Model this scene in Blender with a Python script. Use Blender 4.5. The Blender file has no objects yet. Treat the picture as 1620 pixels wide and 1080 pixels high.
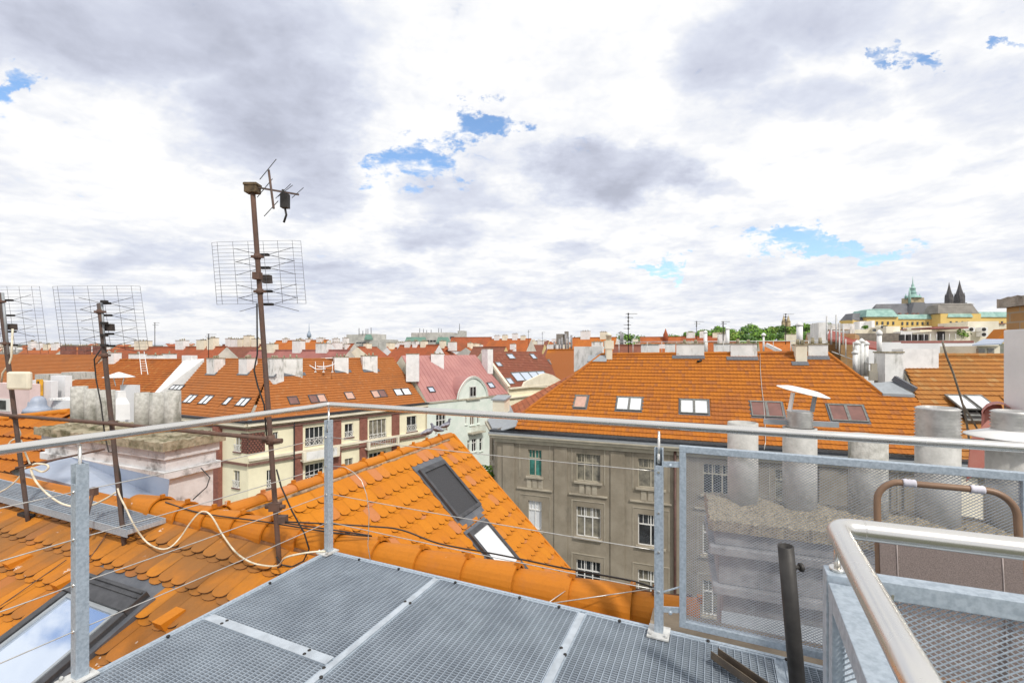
import bpy, bmesh, math, random
from mathutils import Vector as V
random.seed(11)
rad = math.radians
sc = bpy.context.scene
col = sc.collection

# ------------------------------------------------------------------ camera, world, sun
cam_d = bpy.data.cameras.new('camera')
cam = bpy.data.objects.new('camera', cam_d)
col.objects.link(cam)
cam.location = (0, 0, 1.5)
cam.rotation_euler = (rad(90), 0, 0)
cam_d.sensor_width = 36
cam_d.lens = 16
cam_d.shift_y = 15 / 1620
cam_d.clip_start = .05
cam_d.clip_end = 9000
sc.camera = cam
sc.view_settings.view_transform = 'Standard'
sc.view_settings.look = 'None'
sc.view_settings.exposure = 0.12
sc.view_settings.gamma = 1

SUN_EL, SUN_AZ = 48, 150          # azimuth clockwise from +Y: the sun stands behind the camera, to the right
sun_d = bpy.data.lights.new('sun', 'SUN')
sun_d.energy = 2.7
sun_d.angle = rad(4)
sun_d.color = (1, .95, .87)
sun = bpy.data.objects.new('sun', sun_d)
col.objects.link(sun)
sd = V((math.sin(rad(SUN_AZ)) * math.cos(rad(SUN_EL)), math.cos(rad(SUN_AZ)) * math.cos(rad(SUN_EL)), math.sin(rad(SUN_EL))))
sun.rotation_euler = (-sd).to_track_quat('-Z', 'Y').to_euler()
sun.location = sd * 60


class NT:
    """small helper to write shader maths"""
    def __init__(s, tree): s.t = tree; s.n = tree.nodes; s.l = tree.links
    def new(s, typ, **kw):
        o = s.n.new(typ)
        for k, v in kw.items(): setattr(o, k, v)
        return o
    def put(s, sock, val):
        if isinstance(val, bpy.types.NodeSocket): s.l.new(val, sock)
        else: sock.default_value = val
    def m(s, op, a, b=0., c=0., clamp=False):
        o = s.new('ShaderNodeMath', operation=op, use_clamp=clamp)
        s.put(o.inputs[0], a); s.put(o.inputs[1], b); s.put(o.inputs[2], c)
        return o.outputs[0]
    def rng(s, x, a, b, c=0., d=1., smooth=True):
        o = s.new('ShaderNodeMapRange'); o.interpolation_type = 'SMOOTHSTEP' if smooth else 'LINEAR'
        s.put(o.inputs[0], x)
        for i, q in enumerate((a, b, c, d)): s.put(o.inputs[i + 1], q)
        return o.outputs[0]
    def mix(s, f, a, b, mode='MIX'):
        o = s.new('ShaderNodeMix', data_type='RGBA', blend_type=mode)
        s.put(o.inputs[0], f); s.put(o.inputs[6], a); s.put(o.inputs[7], b)
        return o.outputs[2]
    def noise(s, vec, scale, detail=4, rough=.55, dist=0.):
        o = s.new('ShaderNodeTexNoise')
        if vec is not None: s.put(o.inputs['Vector'], vec)
        s.put(o.inputs['Scale'], scale); s.put(o.inputs['Detail'], detail)
        s.put(o.inputs['Roughness'], rough); s.put(o.inputs['Distortion'], dist)
        return o.outputs[0]
    def comb(s, x, y, z):
        o = s.new('ShaderNodeCombineXYZ'); s.put(o.inputs[0], x); s.put(o.inputs[1], y); s.put(o.inputs[2], z)
        return o.outputs[0]


def c4(c): return (c[0], c[1], c[2], 1)


world = bpy.data.worlds.new('World')
sc.world = world
world.use_nodes = True
W = NT(world.node_tree)
W.n.clear()
tc = W.new('ShaderNodeTexCoord')
sep = W.new('ShaderNodeSeparateXYZ'); W.l.new(tc.outputs['Generated'], sep.inputs[0])
dx, dy, dz = sep.outputs
sky = W.new('ShaderNodeTexSky'); sky.sky_type = 'NISHITA'; sky.sun_disc = False
sky.sun_elevation = rad(SUN_EL); sky.sun_rotation = rad(SUN_AZ)
zz = W.m('MAXIMUM', dz, 0.)
zp = W.m('ADD', zz, .13)
cx = W.m('DIVIDE', dx, zp); cy = W.m('DIVIDE', dy, zp)      # clouds lie in a flat layer overhead
cp = W.comb(cx, cy, 0.)
n_big = W.noise(cp, .8, 8, .58, .25)
n_med = W.noise(cp, 2.1, 9, .58, .2)
n_fin = W.noise(W.comb(cx, cy, 3.7), 4.5, 8, .6, .1)
n_hor = W.noise(W.comb(W.m('MULTIPLY', W.m('DIVIDE', dx, W.m('MAXIMUM', W.m('ABSOLUTE', dy), .05)), 2.1), W.m('MULTIPLY', W.m('DIVIDE', dz, W.m('MAXIMUM', W.m('ABSOLUTE', dy), .05)), 7.5), 1.3), 1.9, 9, .6, .35)
n_det = W.noise(W.comb(cx, cy, 9.1), 14., 7, .62, .3)
ay = W.m('MAXIMUM', W.m('ABSOLUTE', dy), .05)
hx = W.m('DIVIDE', dx, ay); hz = W.m('DIVIDE', dz, ay)      # bearing and height of a direction
wv = W.new('ShaderNodeTexNoise'); W.put(wv.inputs['Vector'], W.comb(hx, W.m('MULTIPLY', hz, 1.6), 0.)); wv.inputs['Scale'].default_value = 5.5
wv.inputs['Detail'].default_value = 7; wv.inputs['Roughness'].default_value = .62
wsep = W.new('ShaderNodeSeparateColor'); W.l.new(wv.outputs['Color'], wsep.inputs[0])
hxw = W.m('ADD', hx, W.m('MULTIPLY', W.m('SUBTRACT', wsep.outputs[0], .5), .28))
hzw = W.m('ADD', hz, W.m('MULTIPLY', W.m('SUBTRACT', wsep.outputs[1], .5), .16))


def blob(u, v, ru, rv, s, acc):
    a = W.m('DIVIDE', W.m('SUBTRACT', hxw, (u - 810) / 720), ru / 720)
    b = W.m('DIVIDE', W.m('SUBTRACT', hzw, (555 - v) / 720), rv / 720)
    d = W.m('ADD', W.m('MULTIPLY', a, a), W.m('MULTIPLY', b, b))
    g = W.m('MULTIPLY', W.rng(d, 0., 1.6, 1., 0.), s)
    return g if acc is None else W.m('MAXIMUM', acc, g)


dark = None
for q in ((250, 45, 330, 105, 1.), (430, 170, 150, 120, .95), (500, 285, 85, 55, .8), (60, 60, 110, 60, .35), (965, 268, 125, 52, 1.15),
          (1150, 85, 95, 70, .6), (1320, 30, 190, 60, .6), (715, 305, 95, 38, .55), (1300, 150, 110, 36, .45), (1540, 160, 130, 75, .45),
          (690, 372, 75, 24, .45), (905, 395, 60, 18, .4), (240, 405, 120, 26, .4), (1130, 296, 70, 20, .45), (560, 440, 120, 18, .35),
          (740, 462, 60, 12, .4), (1240, 452, 90, 16, .35), (1490, 470, 120, 18, .35), (880, 480, 120, 14, .3), (350, 470, 160, 14, .35), (1420, 250, 120, 30, .25)):
    dark = blob(*q, dark)
wb = W.new('ShaderNodeTexNoise'); W.put(wb.inputs['Vector'], W.comb(hx, W.m('MULTIPLY', hz, 1.4), 4.)); wb.inputs['Scale'].default_value = 13.
wb.inputs['Detail'].default_value = 8; wb.inputs['Roughness'].default_value = .66
wbs = W.new('ShaderNodeSeparateColor'); W.l.new(wb.outputs['Color'], wbs.inputs[0])
hxw = W.m('ADD', hxw, W.m('MULTIPLY', W.m('SUBTRACT', wbs.outputs[0], .5), .34))
hzw = W.m('ADD', hzw, W.m('MULTIPLY', W.m('SUBTRACT', wbs.outputs[1], .5), .17))
blue = None
for q in ((762, 200, 62, 32, 1.1), (655, 252, 66, 46, 1.05), (1320, 388, 150, 19, 1.2), (1058, 414, 60, 14, 1.1), (1420, 92, 30, 26, .95),
          (-1300, -1050, 700, 520, 1.), (1472, 98, 26, 16, .7), (1600, 72, 34, 12, .9), (10, 146, 40, 30, 1.), (905, 232, 22, 10, .5), (705, 225, 40, 20, .7)):
    blue = blob(*q, blue)
shade = W.m('ADD', W.m('MULTIPLY', W.rng(n_big, .35, .75), .34), W.m('MULTIPLY', W.rng(n_med, .4, .72), .26))
nearh = W.rng(hz, .06, .5, 1., 0.)
shade = W.m('ADD', shade, W.m('MULTIPLY', W.m('MULTIPLY', W.rng(n_hor, .42, .68), nearh), .34))
shade = W.m('ADD', W.m('MULTIPLY', shade, .75), W.m('MULTIPLY', dark, W.m('ADD', W.m('MULTIPLY', n_med, .75), .33)))
shade = W.m('ADD', shade, W.m('ADD', W.m('SUBTRACT', W.m('MULTIPLY', W.m('SUBTRACT', n_fin, .5), .6), .035), W.m('MULTIPLY', W.m('SUBTRACT', n_det, .5), .42)), clamp=True)
ramp = W.new('ShaderNodeValToRGB')
W.l.new(shade, ramp.inputs[0])
e = ramp.color_ramp.elements
e[0].position = .05; e[0].color = (.95, .95, .955, 1)
e[1].position = 1.; e[1].color = (.45, .475, .57, 1)
for p_, c_ in ((.20, (.835, .85, .89)), (.42, (.69, .725, .825)), (.70, (.57, .60, .71))):
    q = e.new(p_); q.color = c4(c_)
bm_ = W.rng(W.m('ADD', blue, W.m('ADD', W.m('MULTIPLY', W.m('SUBTRACT', n_fin, .5), 1.5), W.m('MULTIPLY', W.m('SUBTRACT', n_det, .5), 2.2))), .40, 1.25)
bg1 = W.new('ShaderNodeBackground'); W.l.new(ramp.outputs[0], bg1.inputs[0]); bg1.inputs[1].default_value = 1.0
hs = W.new('ShaderNodeHueSaturation'); hs.inputs['Saturation'].default_value = 1.15; hs.inputs['Value'].default_value = 1.4; W.l.new(sky.outputs[0], hs.inputs['Color'])
bg2 = W.new('ShaderNodeBackground'); W.l.new(hs.outputs[0], bg2.inputs[0]); bg2.inputs[1].default_value = .15
mx = W.new('ShaderNodeMixShader'); W.put(mx.inputs[0], W.m('MULTIPLY', bm_, .97)); W.l.new(bg1.outputs[0], mx.inputs[1]); W.l.new(bg2.outputs[0], mx.inputs[2])
out = W.new('ShaderNodeOutputWorld'); W.l.new(mx.outputs[0], out.inputs[0])

# ------------------------------------------------------------------ geometry helpers
CZ, FF, U0, V0 = 1.5, 720., 810., 555.
X3, Y3, Z3 = V((1, 0, 0)), V((0, 1, 0)), V((0, 0, 1))


def P(u, v, Y): return V(((u - U0) / FF * Y, Y, CZ - (v - V0) / FF * Y))
def PZ(u, v, Z): return P(u, v, (CZ - Z) * FF / (v - V0))
def hit(u, v, p, n):
    d = V(((u - U0) / FF, 1, -(v - V0) / FF)); o = V((0, 0, CZ))
    return o + d * ((p - o).dot(n) / d.dot(n))
def dirv(deg): return V((math.cos(rad(deg)), math.sin(rad(deg)), 0))


WL = {}


class MB:
    def __init__(s): s.v = []; s.f = []; s.mi = []; s.uv = []; s.sm = []
    def face(s, pts, mi=0, uv=None, sm=False):
        i = len(s.v); s.v += [V(p) for p in pts]
        s.f.append(tuple(range(i, i + len(pts)))); s.mi.append(mi); s.uv.append(uv); s.sm.append(sm)
    def box(s, c, sx, sy, sz, ax=X3, ay=Y3, az=Z3, mi=0, uv=None):
        c = V(c); i = len(s.v)
        for a in (-.5, .5):
            for b in (-.5, .5):
                for d in (-.5, .5): s.v.append(c + ax * (sx * a) + ay * (sy * b) + az * (sz * d))
        for q in ((0, 1, 3, 2), (4, 6, 7, 5), (0, 4, 5, 1), (2, 3, 7, 6), (0, 2, 6, 4), (1, 5, 7, 3)):
            s.f.append(tuple(i + k for k in q)); s.mi.append(mi); s.uv.append(uv); s.sm.append(False)
    def bar(s, p, q, w, h, up=Z3, mi=0):
        p, q = V(p), V(q); d = q - p; L = d.length
        if L < 1e-6: return
        d /= L; sd_ = d.cross(up)
        if sd_.length < 1e-4: sd_ = d.cross(X3)
        sd_.normalize(); u = sd_.cross(d)
        s.box((p + q) / 2, L, w, h, d, sd_, u, mi)
    def tube(s, pts, r, n=8, mi=0, caps=True):
        pts = [V(p) for p in pts]; m = len(pts)
        rs = r if isinstance(r, (list, tuple)) else [r] * m
        i0 = len(s.v); up = None
        for k, p in enumerate(pts):
            t = (pts[min(k + 1, m - 1)] - pts[max(k - 1, 0)])
            if t.length < 1e-9: t = V((0, 0, 1))
            t.normalize()
            if up is None: up = Z3 if abs(t.z) < .9 else X3
            a = t.cross(up)
            if a.length < 1e-4: a = t.cross(Y3)
            a.normalize(); b = t.cross(a); up = a.cross(t)
            if up.length < 1e-4: up = Z3
            for j in range(n):
                g = 2 * math.pi * j / n
                s.v.append(p + (a * math.cos(g) + b * math.sin(g)) * rs[k])
        for k in range(m - 1):
            for j in range(n):
                s.f.append((i0 + k * n + j, i0 + k * n + (j + 1) % n, i0 + (k + 1) * n + (j + 1) % n, i0 + (k + 1) * n + j))
                s.mi.append(mi); s.uv.append(None); s.sm.append(True)
        if caps:
            for b in (i0, i0 + (m - 1) * n):
                s.f.append(tuple(range(b, b + n))); s.mi.append(mi); s.uv.append(None); s.sm.append(False)
    def prism(s, poly, vec, mi=0):
        poly = [V(p) for p in poly]; vec = V(vec); n = len(poly)
        s.face(poly, mi); s.face([p + vec for p in reversed(poly)], mi)
        for k in range(n):
            a, b = poly[k], poly[(k + 1) % n]
            s.face([a, a + vec, b + vec, b], mi)
    def lathe(s, c, prof, n=20, mi=0, ax=X3, ay=Y3, az=Z3, smooth=True):
        c = V(c); i0 = len(s.v); m = len(prof)
        for r, z in prof:
            for j in range(n):
                g = 2 * math.pi * j / n
                s.v.append(c + ax * (r * math.cos(g)) + ay * (r * math.sin(g)) + az * z)
        for k in range(m - 1):
            for j in range(n):
                s.f.append((i0 + k * n + j, i0 + k * n + (j + 1) % n, i0 + (k + 1) * n + (j + 1) % n, i0 + (k + 1) * n + j))
                s.mi.append(mi); s.uv.append(None); s.sm.append(smooth)
        for b in (i0, i0 + (m - 1) * n):
            s.f.append(tuple(range(b, b + n))); s.mi.append(mi); s.uv.append(None); s.sm.append(False)
    def build(s, name, mats, parent=None, bevel=0, base=None):
        if not isinstance(mats, (list, tuple)): mats = [mats]
        if parent is None:
            xs = [p.x for p in s.v]; ys = [p.y for p in s.v]; zs = [p.z for p in s.v]
            off = V(base) if base else V(((min(xs) + max(xs)) / 2, (min(ys) + max(ys)) / 2, min(zs)))
        else: off = WL[parent.name]
        me = bpy.data.meshes.new(name)
        me.from_pydata([tuple(p - off) for p in s.v], [], s.f)
        for m_ in mats: me.materials.append(m_)
        me.polygons.foreach_set('material_index', s.mi)
        me.polygons.foreach_set('use_smooth', s.sm)
        if any(u is not None for u in s.uv):
            ul = me.uv_layers.new(name='UVMap'); dat = []
            for k, f in enumerate(s.f):
                u = s.uv[k]
                if u is None: u = (0., 0.)
                if isinstance(u, tuple): dat += list(u) * len(f)
                else:
                    for q in u: dat += [q[0], q[1]]
            ul.data.foreach_set('uv', dat)
        if len(s.f) < 30000:
            b = bmesh.new(); b.from_mesh(me); bmesh.ops.recalc_face_normals(b, faces=b.faces); b.to_mesh(me); b.free()
        me.update()
        o = bpy.data.objects.new(name, me); col.objects.link(o)
        if parent is None: o.location = off
        else: o.parent = parent
        WL[o.name] = off.copy()
        if bevel:
            md = o.modifiers.new('bevel', 'BEVEL'); md.width = bevel; md.segments = 2; md.limit_method = 'ANGLE'
        return o


LABELS = {}


def tag(o, label, cat, group=None, kind=None):
    o['label'] = label; o['category'] = cat
    if group: o['group'] = group
    if kind: o['kind'] = kind
    return o


def thing(name, loc, label, cat, group=None):
    o = bpy.data.objects.new(name, None); col.objects.link(o); o.location = loc
    o.empty_display_size = .2
    WL[o.name] = V(loc)
    return tag(o, label, cat, group)


def struct(o): o['kind'] = 'structure'; return o


# ------------------------------------------------------------------ materials
MATS = {}


def mat(name, c, rough=.75, metal=0., var=.18, scale=3., c2=None, bump=.0, bscale=40., spec=.5, streak=0., stain=None, stain_amt=.0, stain_scale=1.2, detail=5):
    if name in MATS: return MATS[name]
    m = bpy.data.materials.new(name); m.use_nodes = True
    T = NT(m.node_tree); b = T.n['Principled BSDF']
    t = T.new('ShaderNodeTexCoord').outputs['Object']
    if c2 is None: c2 = tuple(max(0, x * (1 - var * 1.6)) for x in c)
    f = T.rng(T.noise(t, scale, detail, .6), .32, .7)
    colr = T.mix(f, c4(tuple(min(1, x * (1 + var * .5)) for x in c)), c4(c2))
    if stain:
        vec = T.new('ShaderNodeMapping'); T.l.new(t, vec.inputs[0]); vec.inputs['Scale'].default_value = (1, 1, .28 if streak else 1)
        sn = T.rng(T.noise(vec.outputs[0], stain_scale, 7, .68), .62 - stain_amt * .25, .8 - stain_amt * .2)
        colr = T.mix(T.m('MULTIPLY', sn, .85), colr, c4(stain))
    T.l.new(colr, b.inputs['Base Color'])
    T.put(b.inputs['Roughness'], T.rng(T.noise(t, scale * 2.3, 4), .2, .8, rough * .82, min(1, rough * 1.15)))
    b.inputs['Metallic'].default_value = metal
    b.inputs['Specular IOR Level'].default_value = spec
    if bump:
        bp = T.new('ShaderNodeBump'); bp.inputs['Strength'].default_value = bump; bp.inputs['Distance'].default_value = .02
        T.l.new(T.noise(t, bscale, 6, .65), bp.inputs['Height']); T.l.new(bp.outputs[0], b.inputs['Normal'])
    MATS[name] = m
    return m


def tilemat(name, c, c2, c3, dirt, dirt_amt=.35, rough=.8, dscale=.6, streaks=True, bird=False):
    """clay tiles: every tile keeps its own firing colour (uv holds a random pair), weathering spreads over them"""
    m = bpy.data.materials.new(name); m.use_nodes = True
    T = NT(m.node_tree); b = T.n['Principled BSDF']
    tcn = T.new('ShaderNodeTexCoord'); t = tcn.outputs['Object']
    s = T.new('ShaderNodeSeparateXYZ'); T.l.new(tcn.outputs['UV'], s.inputs[0])
    a = T.mix(s.outputs[0], c4(c), c4(c2))
    a = T.mix(T.rng(s.outputs[1], .86, .97), a, c4(c3))
    a = T.mix(T.rng(T.noise(t, 24, 5, .7), .4, .8, 0, .28), a, c4(tuple(x * .55 for x in c)))
    d = T.rng(T.m('ADD', T.noise(t, dscale, 8, .66), T.m('MULTIPLY', T.m('SUBTRACT', s.outputs[0], .5), .12)), .62 - dirt_amt * .3, .8 - dirt_amt * .18)
    a = T.mix(T.m('MULTIPLY', d, .75), a, c4(dirt))
    if bird:
        vo = T.rng(T.noise(t, 7.5, 3, .5), .70, .73)
        vo = T.m('MULTIPLY', vo, T.rng(T.noise(t, 60, 3, .6), .45, .6))
        a = T.mix(T.m('MULTIPLY', vo, .8), a, (.7, .62, .55, 1))
    T.l.new(a, b.inputs['Base Color'])
    b.inputs['Roughness'].default_value = rough
    b.inputs['Specular IOR Level'].default_value = .3
    bp = T.new('ShaderNodeBump'); bp.inputs['Strength'].default_value = .25; bp.inputs['Distance'].default_value = .01
    T.l.new(T.noise(t, 60, 5, .7), bp.inputs['Height']); T.l.new(bp.outputs[0], b.inputs['Normal'])
    MATS[name] = m
    return m


def farroof(name, c, c2, ex=.4):
    """a far tiled roof: rows follow the uv laid along the slope in metres"""
    m = bpy.data.materials.new(name); m.use_nodes = True
    T = NT(m.node_tree); b = T.n['Principled BSDF']
    tcn = T.new('ShaderNodeTexCoord'); t = tcn.outputs['Object']
    s = T.new('ShaderNodeSeparateXYZ'); T.l.new(tcn.outputs['UV'], s.inputs[0])
    fr = T.m('FRACT', T.m('DIVIDE', s.outputs[1], ex))
    line = T.rng(fr, .0, .16, 1, 0)
    wn = T.new('ShaderNodeTexWhiteNoise'); wn.noise_dimensions = '2D'
    T.l.new(T.comb(T.m('FLOOR', T.m('DIVIDE', s.outputs[0], .3)), T.m('FLOOR', T.m('DIVIDE', s.outputs[1], ex)), 0.), wn.inputs['Vector'])
    a = T.mix(wn.outputs[0], c4(c), c4(tuple(x * .8 for x in c)))
    a = T.mix(T.rng(T.noise(t, .35, 7, .68), .42, .68), a, c4(c2))
    T.l.new(a, b.inputs['Base Color'])
    b.inputs['Roughness'].default_value = .85
    bp = T.new('ShaderNodeBump'); bp.inputs['Strength'].default_value = .9; bp.inputs['Distance'].default_value = .05
    T.l.new(T.m('SUBTRACT', 1., line), bp.inputs['Height']); T.l.new(bp.outputs[0], b.inputs['Normal'])
    MATS[name] = m
    return m


def brickmat(name, c, c2, mortar, sx=.25, sy=.075):
    m = bpy.data.materials.new(name); m.use_nodes = True
    T = NT(m.node_tree); b = T.n['Principled BSDF']
    tcn = T.new('ShaderNodeTexCoord'); s = T.new('ShaderNodeSeparateXYZ'); T.l.new(tcn.outputs['Object'], s.inputs[0])
    h = T.m('ADD', s.outputs[0], T.m('MULTIPLY', s.outputs[1], .9))
    br = T.new('ShaderNodeTexBrick'); T.l.new(T.comb(h, s.outputs[2], 0.), br.inputs['Vector'])
    br.inputs['Color1'].default_value = c4(c); br.inputs['Color2'].default_value = c4(c2); br.inputs['Mortar'].default_value = c4(mortar)
    br.inputs['Scale'].default_value = 1; br.inputs['Brick Width'].default_value = sx; br.inputs['Row Height'].default_value = sy; br.inputs['Mortar Size'].default_value = .008
    T.l.new(T.mix(T.rng(T.noise(tcn.outputs['Object'], 2., 6, .6), .4, .7, 0, .5), br.outputs[0], c4(tuple(x * .5 for x in c))), b.inputs['Base Color'])
    b.inputs['Roughness'].default_value = .9
    MATS[name] = m
    return m


galv = mat('galvanized steel', (.44, .50, .56), .5, .35, .2, 70, c2=(.34, .40, .46), bump=.05, bscale=120)
meshm = mat('expanded metal', (.33, .36, .41), .5, .3, .1, 40)
galv_d = mat('weathered galvanized grating', (.37, .42, .475), .5, .3, .15, 5, c2=(.30, .345, .40))
steel = mat('brushed stainless steel', (.74, .72, .68), .27, .95, .02, 3, c2=(.71, .69, .65))
wire_m = mat('stainless wire rope', (.62, .60, .56), .4, .7, .1, 30)
rust = mat('rusty brown pipe', (.095, .062, .05), .8, .2, .4, 14, c2=(.155, .085, .06), bump=.25, bscale=60)
rust2 = mat('dark rusted mast', (.075, .06, .055), .75, .3, .4, 9, c2=(.13, .08, .062), bump=.25, bscale=70)
ironm = mat('dark iron', (.04, .036, .034), .6, .4, .3, 12)
darkp = mat('dark umbrella stand paint', (.052, .048, .045), .55, .3, .2, 10)
gridm = mat('antenna wire', (.18, .18, .20), .6, .5, .3, 10)
blackc = mat('black cable', (.025, .023, .022), .6, 0, .2, 10)
whitec = mat('white cable', (.72, .66, .52), .55, 0, .2, 12, c2=(.5, .44, .32))
beige = mat('beige plastic', (.78, .73, .58), .5, 0, .08, 8)
chair_m = mat('brown chair tube', (.24, .145, .09), .45, .1, .1, 6)
fabric = mat('brown sling fabric', (.27, .215, .195), .85, 0, .15, 260, c2=(.19, .15, .135), bump=.4, bscale=420)
seam = mat('fabric seam', (.46, .39, .36), .8, 0, .1, 30)
whtape = mat('white wrapped tape', (.62, .60, .66), .7, 0, .1, 30)
flash = mat('lead grey flashing', (.10, .108, .125), .5, .3, .25, 9, c2=(.16, .165, .18), bump=.1, bscale=30)
zinc = mat('zinc sheet', (.27, .29, .305), .6, .2, .2, 4, c2=(.35, .375, .40), bump=.08, bscale=12)
bluem = mat('blue grey painted sheet', (.29, .335, .42), .55, .1, .15, 3, c2=(.37, .41, .49), bump=.12, bscale=10)
frame_m = mat('skylight frame', (.085, .085, .09), .4, .4, .2, 10)
frame_g = mat('grey green skylight frame', (.19, .19, .175), .55, .2, .2, 6)
blind = mat('black mesh blind', (.05, .05, .055), .7, 0, .3, 120)
glass_sky = mat('roof glass', (.05, .07, .11), .03, 0, .1, 2, spec=1.)
glass_sky.node_tree.nodes['Principled BSDF'].inputs['Metallic'].default_value = .82
glass_sky.node_tree.nodes['Principled BSDF'].inputs['Base Color'].default_value = (.7, .78, .9, 1)
for l_ in list(glass_sky.node_tree.links):
    if l_.to_socket.name == 'Base Color': glass_sky.node_tree.links.remove(l_)
pane_w = mat('pane with white blind', (.74, .76, .78), .12, 0, .05, 4, spec=.9)
pane_p = mat('pane with pink blind', (.55, .33, .25), .12, 0, .08, 4, spec=.9)
pane_r = mat('pane with red brown blind', (.19, .08, .062), .12, 0, .15, 2, spec=.9)
pane_d = mat('dark window glass', (.035, .04, .045), .06, 0, .5, 1.3, spec=1.)
pane_c = mat('curtained window glass', (.24, .22, .17), .1, 0, .5, 2.2, c2=(.10, .095, .08), spec=1.)
pane_t = mat('teal curtained glass', (.05, .22, .19), .1, 0, .35, 2.5, spec=1.)
wframe = mat('white window frame', (.76, .75, .72), .5, 0, .06, 8)
concrete = mat('old concrete pipe', (.54, .53, .49), .95, 0, .15, 16, c2=(.38, .37, .335), bump=.6, bscale=60, stain=(.13, .135, .10), stain_amt=.48, stain_scale=4, streak=1)
mound = mat('gravelly mortar', (.42, .35, .24), .97, 0, .2, 55, c2=(.15, .13, .09), bump=1., bscale=55)
slabm = mat('mossy concrete slab', (.36, .31, .22), .97, 0, .3, 6, c2=(.17, .15, .09), bump=1., bscale=26, stain=(.10, .10, .045), stain_amt=.5, stain_scale=3)
plaster = mat('old white plaster', (.70, .71, .72), .92, 0, .1, 2.5, c2=(.60, .60, .61), bump=.35, bscale=22, stain=(.17, .165, .16), stain_amt=.55, stain_scale=3.2)
plaster_g = mat('stained dark grey plaster', (.33, .325, .33), .92, 0, .2, 3, c2=(.23, .225, .23), bump=.4, bscale=20, stain=(.12, .12, .12), stain_amt=.5, stain_scale=2.6)  # darker grey than the other plasters, with blotchy stains
plaster_w = mat('white chimney plaster', (.80, .79, .78), .9, 0, .05, 1.5, c2=(.70, .69, .68), bump=.1, bscale=14, stain=(.36, .35, .33), stain_amt=.12, stain_scale=1.4, streak=1)
plaster_s = mat('streaked chimney plaster', (.80, .79, .77), .92, 0, .08, 1.2, c2=(.68, .68, .66), bump=.1, bscale=12, stain=(.22, .22, .18), stain_amt=.5, stain_scale=1.5, streak=1)
aluflex = mat('aluminium flex pipe', (.60, .59, .57), .5, .6, .15, 10)
cowl = mat('white enamelled cowl', (.83, .82, .80), .45, 0, .05, 3)
redsheet = mat('faded red sheet', (.40, .135, .11), .6, .1, .2, 4, c2=(.50, .22, .18))
cream = mat('cream facade', (.87, .81, .59), .9, 0, .05, .8, c2=(.81, .75, .54), bump=.05, bscale=20)
cream2 = mat('pale cream facade', (.80, .74, .60), .9, 0, .07, .8, c2=(.70, .64, .50))
mint = mat('mint facade', (.76, .81, .75), .9, 0, .05, .7, c2=(.66, .74, .67))
pinkwall = mat('pink facade', (.72, .55, .53), .9, 0, .06, .7)
whitewall = mat('white facade', (.76, .76, .77), .9, 0, .06, .5)
greywall = mat('grey brown plaster facade', (.305, .265, .205), .95, 0, .1, .8, c2=(.235, .20, .148), bump=.35, bscale=22, stain=(.15, .135, .105), stain_amt=.3, stain_scale=.6, streak=1)
greywall2 = mat('lighter grey trim', (.43, .385, .30), .95, 0, .15, 1.5, c2=(.32, .28, .22))
stonetrim = mat('pale cornice', (.46, .42, .33), .9, 0, .12, 2)
farwall = mat('far pale wall', (.60, .56, .49), .95, 0, .15, .3)
farwall_y = mat('far yellow wall', (.68, .52, .24), .95, 0, .12, .3)
farwall_g = mat('far grey wall', (.52, .51, .47), .95, 0, .15, .3)
farwall_b = mat('far brown wall', (.26, .15, .10), .95, 0, .3, .6)
brickm = brickmat('red brick', (.30, .10, .07), (.22, .07, .05), (.28, .17, .13))
brickoch = brickmat('ochre brick', (.50, .30, .12), (.40, .22, .09), (.36, .31, .24), .3, .1)
browntrim = mat('brown trim', (.21, .11, .085), .8, 0, .15, 3)
browngut = mat('brown downpipe', (.10, .05, .04), .6, .2, .2, 3)
gutter_d = mat('dark gutter', (.05, .055, .065), .5, .4, .2, 3)
copper = mat('green copper', (.33, .50, .44), .7, .1, .15, .08, c2=(.20, .36, .32))
copper_d = mat('dark green roof', (.12, .23, .18), .7, .1, .15, .3)
slate = mat('dark slate roof', (.16, .16, .17), .8, 0, .2, .08, c2=(.12, .12, .13))
slate_b = mat('brown grey mansard', (.25, .225, .195), .85, 0, .15, .08)
darkstone = mat('dark gothic stone', (.055, .05, .055), .9, 0, .35, .2, c2=(.10, .088, .08))
palestone = mat('pale tower stone', (.48, .38, .22), .9, 0, .2, .2)
castle_y = mat('castle yellow', (.80, .55, .17), .9, 0, .07, .05)
redroof = mat('wine red metal roof', (.43, .205, .185), .6, .05, .12, .35, c2=(.37, .165, .155))
redroof2 = mat('dull red metal roof', (.33, .12, .10), .65, .05, .15, .35)
redroof3 = mat('bright red metal roof', (.27, .055, .035), .6, .05, .15, .5)

T_or = tilemat('orange beavertail tiles', (.57, .20, .008), (.52, .172, .008), (.50, .19, .07), (.40, .13, .02), .2, .7, 1.5)
T_old = tilemat('weathered beavertail tiles', (.55, .195, .014), (.46, .152, .014), (.42, .15, .04), (.19, .10, .04), .82, .78, .8, bird=True)
T_ridge = tilemat('orange ridge tiles', (.55, .188, .012), (.50, .162, .012), (.58, .23, .09), (.45, .16, .045), .2, .65, 3., bird=True)
T_gb = tilemat('bright orange pantiles', (.45, .148, .015), (.385, .124, .016), (.33, .115, .03), (.30, .10, .03), .5, .8, .3)
T_line = mat('painted shade and dirt tile edge', (.25, .08, .016), .95, 0, .4, 6, c2=(.13, .045, .015))  # row shadow and edge dirt, both painted into the front-face colour
T_edge = mat('lichen and painted shade tile edge', (.13, .05, .018), .95, 0, .5, 14, c2=(.06, .035, .02))  # gap shade under the tile ends painted into the edge colour, with lichen
T_gs = tilemat('brownish pink plain tiles', (.42, .13, .055), (.33, .10, .045), (.46, .18, .09), (.24, .08, .04), .4, .8, .5)
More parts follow.
